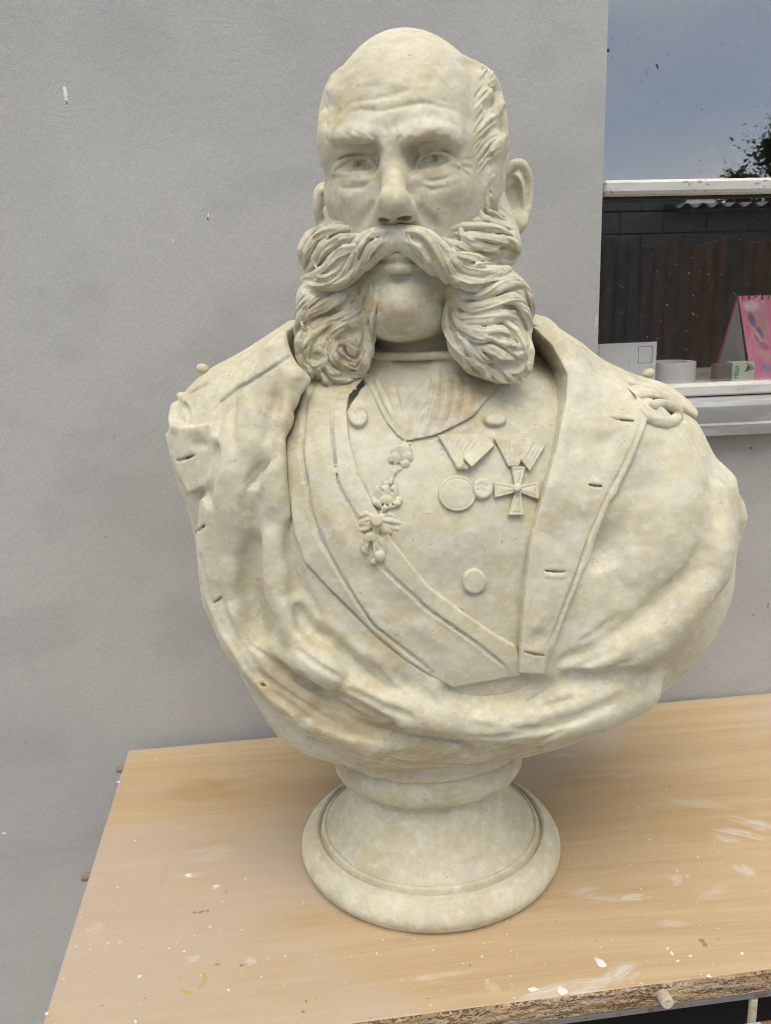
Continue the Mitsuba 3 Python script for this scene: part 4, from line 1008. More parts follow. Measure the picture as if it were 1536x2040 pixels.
T;60 cut 3;60 100 70;2213 -550 5418 224 30 -45 281 120 -93
G;25 -20 1 25;1798 -508 5765 167 8 -70 165 -101 -90
G;25 -25 1 25;2193 68 5794 143 -145 -109 165 0 -94
G;50 15 1 25;1339 -484 6230 156 -18 -118 258 271 -141 216 133 -89 247 195 -97
'''
LAPEL = '''
S;[[[[0.0671,0.301],[0.0673,0.3141],[0.0677,0.3267],[0.0693,0.3416],[0.0707,0.3564],[0.0721,0.3713],[0.0743,0.3886],[0.0764,0.4058],[0.0786,0.4227],[0.0814,0.4389],[0.0883,0.4577],[0.0956,0.476],[0.1015,0.491],[0.1079,0.5057],[0.1144,0.5207],[0.1208,0.5387],[0.129,0.5563],[0.1321,0.569],[0.1348,0.582],[0.1303,0.5951],[0.1246,0.6086],[0.1159,0.6186],[0.1062,0.6289],[0.1208,0.6259],[0.1325,0.6182],[0.1453,0.6103],[0.1688,0.6001],[0.1875,0.5883],[0.2042,0.5769],[0.2087,0.5667],[0.2076,0.5586],[0.2084,0.5521],[0.2118,0.5449],[0.2053,0.5356],[0.1972,0.522],[0.1903,0.508],[0.1838,0.4938],[0.1758,0.4809],[0.1676,0.468],[0.1597,0.4547],[0.1525,0.441],[0.1468,0.426],[0.1413,0.4119],[0.1327,0.4008],[0.127,0.387],[0.1191,0.3691],[0.1113,0.3508],[0.1047,0.3349],[0.0984,0.3186],[0.0953,0.3081],[0.0922,0.2976]],0.0048,0.0018,0.06,0.008],{}]
G;13 -28 1 5;2013 -1144 5401 -87 -84 -172 -77 -34 -139 -73 -26 -141 -84 -35 -126 -85 -37 -126 -77 -44 -132 -74 -36 -135 -75 -39 -133 -58 -35 -133 -55 -25 -137 -52 -18 -139 -80 -26 -178 -77 -20 -182 -65 -19 -158 -67 -21 -157
G;140 30 1 25;1513 -869 5748 -6 -78 -141 -2 -70 -141 -12 -94 -136 -42 -60 -137 -47 -74 -134 -43 -64 -135
G;120 -20 1 25;1775 -950 5546 -29 -121 -108 -12 -77 -113 -77 -51 -162 -77 -55 -161
G;120 20 1 25;1327 -1246 5112 -92 -61 -132 -91 -63 -131 -62 -47 -119 -59 -38 -120 -56 -29 -122
G;100 -20 1 25;1289 -1203 5206 124 -5 -6 132 16 -8 209 19 36
G;100 -25 1 25;1121 -1457 4622 155 10 -111 102 2 -56
G;80 -20 1 25;890 -1500 4397 170 -18 -105 150 -1 -59
G;100 20 1 25;952 -1567 3960 -14 -13 -122 -15 -15 -123 -40 -18 -145 -38 -10 -149
G;80 -30 1 25;769 -1623 3530 74 -7 -158 75 5 96
G;60 25 1 25;734 -1631 3328 86 10 146 77 6 -60
G;120 25 1 25;1421 -743 5940 85 -63 -98 104 -8 -103 158 -6 -106 106 -142 -90
G;60 20 1 25;1304 -973 5569 -52 -119 -148 -41 -87 -150 -38 -79 -149 -69 -72 -148 -70 -75 -145 -60 -44 -151
G;100 20 1 25;1462 -1307 4919 -51 -52 -136 -48 -43 -138 -68 -26 -140 -76 -52 -133
G;46 -10 1 25;884 -1471 4541 57 -7 -11 70 8 60
G;55 10 1 25;1001 -815 5411 44 -68 -38 67 -16 29
G;72 -10 1 25;1235 -1532 4094 66 21 12 68 -5 19
G;48 10 1 25;1222 -1605 3693 46 -40 7 47 -70 -32
G;49 10 1 25;1293 -1441 4553 62 7 9 73 5 -31
G;43 10 1 25;1702 -1057 5415 59 -9 2 71 1 20
G;48 10 1 25;1642 -1368 4661 59 -2 33 41 -79 -40
G;59 10 1 25;1188 -661 5650 61 -3 29 53 -68 -7
G;46 -10 1 25;1552 -1696 4031 45 -36 25 54 -32 48
G;74 10 1 25;1181 -1551 4026 65 17 35 75 15 3
G;47 -10 1 25;1358 -1307 4990 67 18 11 79 28 22
G;48 -10 1 25;1581 -1395 4572 63 11 32 37 -93 -46
G;72 10 1 25;811 -1521 4292 55 -15 -38 76 29 83
G;60 -10 1 25;1097 -543 5684 55 -26 21 51 -83 -43
G;79 -10 1 25;1660 -1156 5194 58 -6 17 63 -22 11
G;42 10 1 25;1088 -1442 4692 62 10 13 72 2 -52
G;70 -10 1 25;885 -1252 4746 50 -33 30 28 -145 -35
G;46 10 1 25;1368 -1565 4015 48 -38 -20 52 -50 -10
G;76 -10 1 25;1454 -1100 5392 63 4 3 66 -17 -41
G;46 10 1 25;875 -1174 4851 54 -20 35 45 -94 -76
G;65 -10 1 25;1012 -1383 4893 63 14 37 63 -26 -85
G;42 -10 1 25;1366 -983 5555 55 -19 -11 76 17 38
G;66 -10 1 25;864 -1504 4401 60 3 -18 72 12 27
G;45 -10 1 25;968 -1163 4964 52 -26 13 21 -165 -28
G;68 10 1 25;838 -1501 4385 58 -6 -49 70 3 -7
G;42 -10 1 25;1484 -1623 4050 51 -19 39 51 -53 -18
T;5 cut 1;9 15 11;1710 -1084 5401 106 -31 -20 101 -42 -8
T;5 cut 1;9 15 11;1720 -1056 5397 107 -31 -20 97 -53 -7
T;5 cut 1;9 15 11;1731 -1026 5393 112 -21 -23 93 -64 -5
G;25 12 1 25;1721 -1049 5431 103 -42 -14 101 -43 -18
T;5 cut 1;9 15 11;1395 -1381 4813 77 19 -23 75 10 -11
T;5 cut 1;9 15 11;1405 -1353 4807 73 8 -21 79 20 -14
T;5 cut 1;9 15 11;1411 -1335 4802 82 30 -25 70 -1 -9
G;25 12 1 25;1403 -1355 4842 74 9 -16 74 7 -20
T;5 cut 1;9 15 11;930 -1571 4029 100 2 -18 101 5 -8
T;5 cut 1;9 15 11;935 -1555 4023 103 14 -21 98 -7 -4
T;5 cut 1;9 15 11;940 -1537 4017 111 36 -29 95 -18 0
G;25 12 1 25;931 -1565 4062 101 4 -13 103 13 -21
T;5 cut 1;9 15 11;720 -1650 3237 93 1 -31 94 3 -22
T;5 cut 1;9 15 11;724 -1634 3230 93 1 -31 95 3 -22
T;5 cut 1;9 15 11;732 -1605 3217 97 10 -36 94 4 -22
G;25 12 1 25;722 -1640 3270 94 2 -27 93 0 -31
G;20 15 1 25;903 -1564 4003 47 -9 -26 153 12 -19 51 5 26
'''
COLLAR = '''
L;[[[[0.143,0,0,0.113,0.088,2],[0.15,0,0,0.117,0.091,2],[0.165,0.005,0,0.13,0.1,2],[0.19,0.03,-0.005,0.165,0.12,2],[0.25,0.04,0,0.2,0.145,2],[0.33,0.03,0.005,0.225,0.16,2.1],[0.42,0.015,0.01,0.235,0.16,2.2],[0.5,0.005,0.015,0.23,0.142,2.2],[0.56,0,0.02,0.19,0.112,2.1],[0.6,0.0,0.03,0.13,0.08,2],[0.64,0.0,0.03,0.09,0.06,2],[0.67,0,0.035,0.06,0.05,2]],0.005],{}]
S;[[[[-0.0638,0.5791],[-0.0605,0.5698],[-0.057,0.5604],[-0.0501,0.5443],[-0.0415,0.5333],[-0.0335,0.5278],[-0.0201,0.5294],[-0.0039,0.5321],[0.0154,0.5392],[0.0341,0.5483],[0.0472,0.5589],[0.0614,0.5694],[0.0737,0.5896],[0.0701,0.609],[-0.056,0.6134],[-0.0736,0.5937]],0.0032,0.0014,0.0,0.01],{}]
L;[[[[0.552,-0.002,-0.002,0.084,0.1,2],[0.575,-0.001,-0.003,0.0785,0.089,2],[0.59,-0.0005,-0.002,0.0755,0.081,2],[0.604,0.0,0.0,0.0715,0.075,2]],0.014],{}]
P;[[[-0.0233,-0.0885,0.5745],[0.9629,-0.2699,0.0],[0.1466,0.5229,0.8397],[[-0.0249,0.0475],[0.0205,0.0465],[0.0179,0.0177],[0.0095,-0.0109],[0.0041,-0.038],[-0.0036,-0.0411],[-0.0106,-0.0134],[-0.0195,0.0183]],0.0026,0.0008,0.002],{"op":"cut"}]
T;15 add 1;42 42 42 42 42 42 42 42 42 42 42 42 42 42 42 42 42 42 42 42 42 42 42 42 42 42 42 42 42 42 42 42 42;730 -10 6050 -14 -151 0 -42 -146 0 -67 -134 0 -91 -117 0 -110 -96 0 -127 -72 0 -137 -44 0 -142 -15 0 -142 15 0 -137 44 0 -127 72 0 -110 96 0 -91 117 0 -67 134 0 -42 146 0 -14 151 0 14 136 0 42 131 0 67 121 0 91 105 0 110 87 0 127 64 0 137 40 0 142 14 0 142 -14 0 137 -40 0 127 -64 0 110 -87 0 91 -105 0 67 -121 0 42 -131 0 14 -136 0
G;16 -30 1 0;765 -10 5985 -15 -161 0 -43 -155 0 -71 -142 0 -95 -125 0 -116 -103 0 -132 -76 0 -144 -47 0 -149 -16 0 -149 16 0 -144 47 0 -132 76 0 -116 103 0 -95 125 0 -71 142 0 -43 155 0 -15 161 0 15 148 0 43 142 0 71 132 0 95 115 0 116 94 0 132 70 0 144 43 0 149 15 0 149 -15 0 144 -43 0 132 -70 0 116 -94 0 95 -115 0 71 -132 0 43 -142 0 15 -148 0
L;[[[[0.585,0.0,0.003,0.064,0.066,2],[0.63,0.0,0.003,0.064,0.066,2]],0.002],{"op":"cut"}]
T;20 add 3;24 48 29;-554 -585 5892 42 -149 -119 42 -127 -119 48 -106 -123 50 -85 -125
T;20 add 3;24 48 29;42 -795 5922 -30 -80 -127 -28 -70 -126 -66 -84 -162 -64 -76 -162
T;40 add 3;37 75 45;-49 -855 5798 -75 -22 -88 -76 -36 -86 -63 -42 -104 -67 -78 -99
T;30 add 3;25 50 30;-298 -1027 5472 -29 -48 -104 -15 -33 -62
G;14 -40 1 25;-523 -629 5895 41 -149 -119 42 -127 -118 44 -94 -124 43 -96 -123
G;14 -40 1 25;1 -805 5924 -32 -92 -125 -28 -70 -125 -66 -84 -162 -61 -65 -164
G;14 -25 1 25;-598 -653 5821 33 -122 -94 33 -111 -92 42 -78 -102 42 -80 -101
G;20 12 1 25;-555 -680 5836 29 -122 -100 31 -100 -100 38 -77 -95 38 -66 -95
G;14 -25 1 25;101 -826 5873 -28 -82 -126 -29 -83 -124 -43 -71 -130 -40 -50 -132
G;13 -20 1 25;205 -808 5882 -24 -82 -134 -27 -96 -130 -46 -56 -113 -44 -46 -114
G;13 -20 1 25;316 -756 5883 -17 -81 -115 -20 -95 -112 -41 -79 -107 -37 -58 -108
G;13 -20 1 25;428 -776 5782 -32 -147 -157 -60 -91 -129
G;20 12 1 25;142 -822 5871 -24 -82 -126 -24 -83 -124 -43 -70 -124 -40 -49 -125
G;14 -30 1 25;-136 -896 5767 -71 -59 -76 -65 -13 -81 -87 -70 -148
G;14 -30 1 25;-42 -982 5675 -67 -12 -81 -73 -48 -76 -101 -71 -166
G;22 16 1 25;93 -868 5804 109 45 40 96 -17 -100 -95 -101 -84 -102 -15 30
G;20 14 1 25;340 -763 5858 62 -62 -120 86 45 17
G;20 -14 1 25;118 -992 5620 96 -15 -75 136 55 61
G;20 -14 1 25;295 -735 5932 109 37 -32 74 -11 -77
G;20 14 1 25;35 -1038 5532 146 -9 -54 188 71 71
T;20 add 3;12 24 14;133 -793 5903 -26 -93 -130 -24 -84 -129 -51 -71 -138 -48 -49 -140
T;20 add 3;12 24 14;246 -778 5888 -20 -83 -127 -19 -84 -125 -44 -80 -113 -37 -47 -117
T;20 add 3;12 24 14;368 -745 5841 -17 -94 -107 -15 -83 -106 -75 -118 -164
T;20 add 3;12 24 14;-574 -628 5857 31 -134 -100 32 -111 -100 41 -90 -101 45 -56 -104
G;12 9 1 25;421 -960 5570 44 91 -78
G;12 -9 1 25;459 -758 5779 -44 -69 -34
G;12 -9 1 25;288 -846 5776 5 -19 -53
G;12 -9 1 25;352 -851 5739 15 -19 -35
G;12 9 1 25;446 -838 5705 -7 -54 -53
G;12 9 1 25;121 -1062 5468 -32 0 -37
G;12 9 1 25;336 -746 5892 -38 -48 -61
G;12 9 1 25;322 -1024 5493 21 3 -39
G;12 -9 1 25;366 -841 5746 15 -20 -41
G;12 -9 1 25;466 -931 5579 48 128 -71
G;12 -9 1 25;435 -849 5691 0 -27 -21
G;12 9 1 25;430 -949 5575 50 117 -66
G;12 9 1 25;527 -669 5839 23 -33 -40
G;12 -9 1 25;342 -891 5695 -17 -53 -63
G;12 -9 1 25;75 -994 5639 -13 -28 -47
G;12 -9 1 25;79 -964 5686 26 -9 -30
G;12 -9 1 25;40 -839 5892 -13 -53 -71
G;12 -9 1 25;540 -866 5645 -41 -45 -38
G;12 -9 1 25;107 -1006 5591 0 -16 -34
G;12 -9 1 25;478 -854 5531 -9 -16 -42
G;12 -9 1 25;380 -992 5452 -45 -55 -20
G;12 -9 1 25;310 -767 5874 -43 -32 -28
G;12 9 1 25;199 -1000 5574 8 -5 -21
G;12 -9 1 25;227 -1027 5510 28 -23 -39
G;12 9 1 25;475 -913 5458 -29 -100 -50
G;12 -9 1 25;85 -981 5657 -38 -25 -54
G;12 -9 1 25;429 -938 5470 -12 -38 -21
G;12 9 1 25;459 -948 5444 -11 -80 -48
G;12 -9 1 25;225 -841 5829 -22 -26 -59
G;12 -9 1 25;379 -889 5670 -16 -55 -70
'''
SHOULDER_STRAP = '''
T;30 add 4;35 42 42 40 30;1960 -978 5572 286 312 -11 271 243 -70 232 105 -109 262 151 -140
T;30 add 4;35 42 42 40 30;1965 -917 5585 311 334 -17 289 264 -73 218 70 -104 239 100 -142
T;30 add 4;35 42 42 40 30;1970 -856 5598 336 356 -23 307 285 -75 203 34 -101 217 51 -144
T;30 add 4;35 42 42 40 30;1975 -795 5612 361 377 -30 325 308 -78 189 -2 -96 195 0 -146
T;30 add 4;35 42 42 40 30;1980 -734 5625 385 399 -36 344 329 -81 174 -38 -92 173 -49 -147
T;30 add 4;35 42 42 40 30;2042 -501 5659 356 300 -58 325 246 -81 185 -28 -100 183 -37 -156
T;30 add 4;35 42 42 40 30;2104 -267 5692 327 200 -79 307 164 -82 194 -19 -108 194 -25 -164
T;30 add 4;35 42 42 40 30;2166 -34 5726 298 100 -101 288 82 -83 205 -9 -116 204 -12 -173
T;30 add 4;35 42 42 40 30;2228 200 5760 269 0 -123 270 0 -84 215 0 -123 215 0 -182
G;16 -12 1 25;2035 -915 5602 224 233 -4 266 230 -78 232 105 -118
'''
STRAP_LOOP = '''
T;20 add 4;50 58 62 64 62 58 50;2044 -1064 5449 78 -45 -77 160 42 -43 439 708 -76 15 6 85 -143 -59 68 -382 -521 80
G;15 -11 1 25;2075 -1144 5398 13 1 -40 21 11 -42
G;15 -11 1 25;2102 -1155 5399 13 1 -41 26 21 -44
G;15 -11 1 25;2133 -1156 5398 13 1 -41 22 10 -42
G;15 -11 1 25;2170 -1146 5395 8 -10 -39 26 21 -44
G;15 -11 1 25;2206 -1136 5392 8 -10 -39 22 10 -42
G;15 -11 1 25;2247 -1115 5387 3 -21 -37 22 10 -43
G;15 -11 1 25;2288 -1094 5382 -1 -32 -35 22 10 -43
G;15 -11 1 25;2340 -1052 5374 -12 -54 -32 42 53 -50
G;15 -11 1 25;2406 -978 5361 -11 -53 -32 42 52 -50
'''
BUTTON = '''
P;[[[-0.077,-0.0936,0.5505],[0.9769,-0.2137,0.0],[0.1266,0.5786,0.8057],[[0.0097,-0.0012],[0.0095,-0.0037],[0.009,-0.006],[0.008,-0.008],[0.0066,-0.0097],[0.0049,-0.011],[0.0029,-0.0118],[0.0009,-0.012],[-0.0012,-0.0117],[-0.0032,-0.0109],[-0.005,-0.0096],[-0.0066,-0.0078],[-0.0078,-0.0057],[-0.0087,-0.0034],[-0.009,-0.0009],[-0.0089,0.0015],[-0.0084,0.0038],[-0.0074,0.0059],[-0.006,0.0077],[-0.0043,0.0089],[-0.0023,0.0097],[-0.0003,0.01],[0.0019,0.0097],[0.0039,0.0088],[0.0057,0.0075],[0.0073,0.0057],[0.0085,0.0036],[0.0093,0.0012]],0.0045,0.0016,0.0008],{"op":"add"}]
'''
BUTTON_001 = '''
P;[[[0.0565,-0.1018,0.5427],[0.9962,0.0866,0.0],[-0.0498,0.5729,0.8181],[[0.011,-0.0017],[0.0104,-0.0032],[0.0093,-0.0045],[0.0076,-0.0056],[0.0056,-0.0066],[0.0032,-0.0072],[0.0007,-0.0075],[-0.0019,-0.0075],[-0.0045,-0.0072],[-0.0069,-0.0065],[-0.0089,-0.0056],[-0.0106,-0.0045],[-0.0117,-0.0032],[-0.0123,-0.0017],[-0.0124,-0.0003],[-0.0118,0.0012],[-0.0107,0.0025],[-0.0091,0.0037],[-0.007,0.0046],[-0.0047,0.0052],[-0.0021,0.0056],[0.0005,0.0056],[0.0031,0.0052],[0.0055,0.0046],[0.0075,0.0037],[0.0092,0.0025],[0.0104,0.0012],[0.011,-0.0002]],0.005,0.0016,0.0008],{"op":"add"}]
'''
BUTTON_002 = '''
P;[[[0.0248,-0.1516,0.3948],[0.9995,-0.0318,0.0],[0.0024,0.0771,0.997],[[0.0114,-0.0001],[0.011,-0.0029],[0.0101,-0.0054],[0.0087,-0.0077],[0.0068,-0.0096],[0.0045,-0.011],[0.0021,-0.0118],[-0.0006,-0.0119],[-0.0032,-0.0115],[-0.0056,-0.0104],[-0.0078,-0.0088],[-0.0096,-0.0067],[-0.011,-0.0043],[-0.0118,-0.0016],[-0.012,0.0012],[-0.0117,0.0039],[-0.0108,0.0065],[-0.0093,0.0087],[-0.0075,0.0106],[-0.0052,0.012],[-0.0027,0.0127],[-0.0001,0.0129],[0.0025,0.0125],[0.0049,0.0114],[0.0071,0.0098],[0.0089,0.0078],[0.0103,0.0053],[0.0111,0.0027]],0.0045,0.0016,0.0008],{"op":"add"}]
'''
BUTTON_003 = '''
P;[[[0.0359,-0.1386,0.4828],[0.9959,0.0899,0.0],[-0.0339,0.3751,0.9264],[[0.0093,-0.001],[0.0088,-0.0033],[0.0078,-0.0054],[0.0063,-0.0072],[0.0046,-0.0087],[0.0026,-0.0097],[0.0004,-0.0103],[-0.0018,-0.0104],[-0.004,-0.01],[-0.006,-0.0091],[-0.0077,-0.0078],[-0.0091,-0.006],[-0.01,-0.004],[-0.0105,-0.0019],[-0.0105,0.0004],[-0.01,0.0026],[-0.009,0.0047],[-0.0076,0.0066],[-0.0058,0.0081],[-0.0038,0.0091],[-0.0016,0.0097],[0.0006,0.0098],[0.0028,0.0094],[0.0048,0.0085],[0.0065,0.0072],[0.0079,0.0055],[0.0088,0.0035],[0.0093,0.0013]],0.0055,0.0016,0.0008],{"op":"add"}]
G;11 -10 1 25;280 -1431 4858 19 -1 14 20 4 -21
G;11 -10 1 25;325 -1424 4874 22 10 11 17 -8 -19
G;11 -10 1 25;363 -1426 4848 20 -1 14 17 -8 -19
G;11 -10 1 25;290 -1454 4819 21 10 11 18 -8 -18
G;11 -10 1 25;338 -1454 4812 21 10 11 18 -8 -19
'''
MEDAL__RIBBON = '''
P;[[[0.027,-0.1218,0.5182],[0.9973,0.0738,0.0],[-0.0402,0.5428,0.8389],[[-0.0291,0.0167],[0.0186,0.0142],[0.0252,0.0021],[-0.0017,-0.0186],[-0.0155,-0.0181]],0.0018,0.0006,0.0008],{"op":"add"}]
P;[[[0.0355,-0.127,0.5187],[0.9898,0.1427,0.0],[-0.1004,0.6963,0.7107],[[0.01,0.0164],[0.0161,0.0028],[-0.0128,-0.0197],[-0.0188,-0.0082]],0.0014,0.0006,0.0008],{"op":"add"}]
G;11 -12 1 5;432 -1164 5298 -128 -113 -92 -114 -8 -100
G;10 -6 3 25;114 -1160 5307 -70 -64 -88 67 -92 -157
G;10 -6 3 25;173 -1159 5304 -76 -63 -88 21 -95 -154
G;10 -6 3 25;231 -1158 5302 -81 -62 -89 -25 -98 -151
G;10 -6 3 25;290 -1158 5299 -87 -60 -89 -71 -102 -148
G;10 -6 3 25;349 -1159 5296 -93 -58 -88 -117 -104 -146
E;179 -1318 5054 55 40 50 10 0 0 0;add
E;145 -1339 5041 30 30 30 10 0 0 0;add
E;213 -1341 5033 30 30 30 10 0 0 0;add
'''
MEDAL = '''
P;[[[0.0115,-0.1397,0.4798],[0.9963,-0.0856,0.0],[0.0269,0.313,0.9494],[[0.0179,-0.0008],[0.0174,-0.0042],[0.0163,-0.0073],[0.0145,-0.0103],[0.0121,-0.0128],[0.0093,-0.0148],[0.0061,-0.0163],[0.0026,-0.0172],[-0.0009,-0.0174],[-0.0044,-0.0169],[-0.0078,-0.0159],[-0.0109,-0.0142],[-0.0135,-0.0119],[-0.0157,-0.0093],[-0.0172,-0.0062],[-0.0181,-0.003],[-0.0183,0.0004],[-0.0179,0.0038],[-0.0167,0.007],[-0.0149,0.0099],[-0.0126,0.0124],[-0.0097,0.0145],[-0.0065,0.016],[-0.0031,0.0168],[0.0005,0.017],[0.004,0.0166],[0.0074,0.0155],[0.0104,0.0138],[0.0131,0.0116],[0.0153,0.0089],[0.0168,0.0058],[0.0177,0.0026]],0.0022,0.0012,0.0008],{"op":"add"}]
G;12 -6 1 0;261 -1429 4795 -4 -5 -27 -10 -5 -26 -17 -14 -21 -20 -1 -21 -23 1 -17 -29 -10 -10 -28 4 -7 -29 5 -3 -29 6 3 -30 -4 11 -25 7 13 -22 9 18 -17 8 21 -13 8 24 -7 7 26 1 19 25 4 5 27 10 5 26 15 2 24 22 13 18 23 0 17 27 -2 13 30 8 5 29 -5 2 29 -7 -3 28 -7 -8 25 -8 -13 24 3 -21 17 -8 -21 10 -19 -21 8 -8 -27
'''
CROSS__RIBBON = '''
P;[[[0.0729,-0.1194,0.512],[0.9862,0.1658,0.0],[-0.0742,0.4414,0.8943],[[-0.0202,0.0165],[0.0189,0.0136],[0.0055,-0.0064],[-0.0003,-0.014],[-0.0101,-0.0132]],0.0018,0.0006,0.0008],{"op":"add"}]
P;[[[0.0911,-0.1182,0.5118],[0.9789,0.2043,0.0],[-0.0896,0.4293,0.8987],[[0.0002,0.0137],[0.0151,0.0068],[-0.0085,-0.0192],[-0.0158,-0.0054]],0.0016,0.0006,0.0008],{"op":"add"}]
G;10 -8 3 25;593 -1159 5256 15 -45 -92 45 -63 -133
G;10 -8 3 25;643 -1159 5253 3 -42 -91 27 -58 -134
G;10 -8 3 25;687 -1146 5249 -10 -51 -89 9 -66 -132
G;10 -8 3 25;750 -1138 5245 -28 -59 -88 -13 -60 -131
G;10 -8 3 25;791 -1137 5243 -38 -55 -88 -30 -68 -129
G;10 -8 3 25;839 -1125 5239 -50 -53 -88 -49 -75 -127
G;11 -14 1 5;900 -1143 5234 -67 -48 -88 -67 -48 -82
G;10 -7 3 25;947 -1134 5213 -79 -70 -88 -77 -37 -102
G;10 -7 3 25;986 -1135 5200 -76 -59 -91 -93 -61 -120
G;10 -7 3 25;1019 -1135 5188 -76 -58 -90 -107 -86 -135
'''
CROSS = '''
P;[[[0.0728,-0.1348,0.4809],[0.9785,0.2063,0.0],[-0.0768,0.3644,0.9281],[[-0.0047,0.0209],[0.0096,0.0196],[0.0017,0.0025],[0.0207,0.0037],[0.0186,-0.014],[0.0003,-0.0052],[0.0001,-0.0273],[-0.0165,-0.0255],[-0.006,-0.0046],[-0.0276,-0.0074],[-0.0255,0.0076],[-0.0046,0.0031]],0.0024,0.0008,0.0008],{"op":"add"}]
G;9 -8 1 0;684 -1310 4978 87 13 -7 -47 -51 -115 -21 -6 3 -19 44 119
G;9 -8 1 0;894 -1326 4823 -7 -48 -103 -130 -2 52 2 7 33 135 43 18
G;9 -8 1 0;716 -1462 4591 -100 -10 8 70 69 143 26 5 -3 4 -64 -148
G;9 -8 1 0;502 -1394 4853 -10 -42 -83 152 43 21 2 6 28 -144 -7 34
P;[[[0.071,-0.1402,0.4825],[0.9475,0.3198,0.0],[-0.1678,0.497,0.8514],[[0.0024,-0.0014],[0.0017,-0.0026],[0.0007,-0.0037],[-0.0005,-0.0044],[-0.0019,-0.0048],[-0.0033,-0.0048],[-0.0046,-0.0045],[-0.0056,-0.0038],[-0.0063,-0.0028],[-0.0065,-0.0016],[-0.0063,-0.0003],[-0.0057,0.0009],[-0.0047,0.0019],[-0.0035,0.0026],[-0.0021,0.0031],[-0.0007,0.0031],[0.0006,0.0027],[0.0016,0.002],[0.0023,0.001],[0.0026,-0.0002]],0.0035,0.002,0.0008],{"op":"add"}]
'''
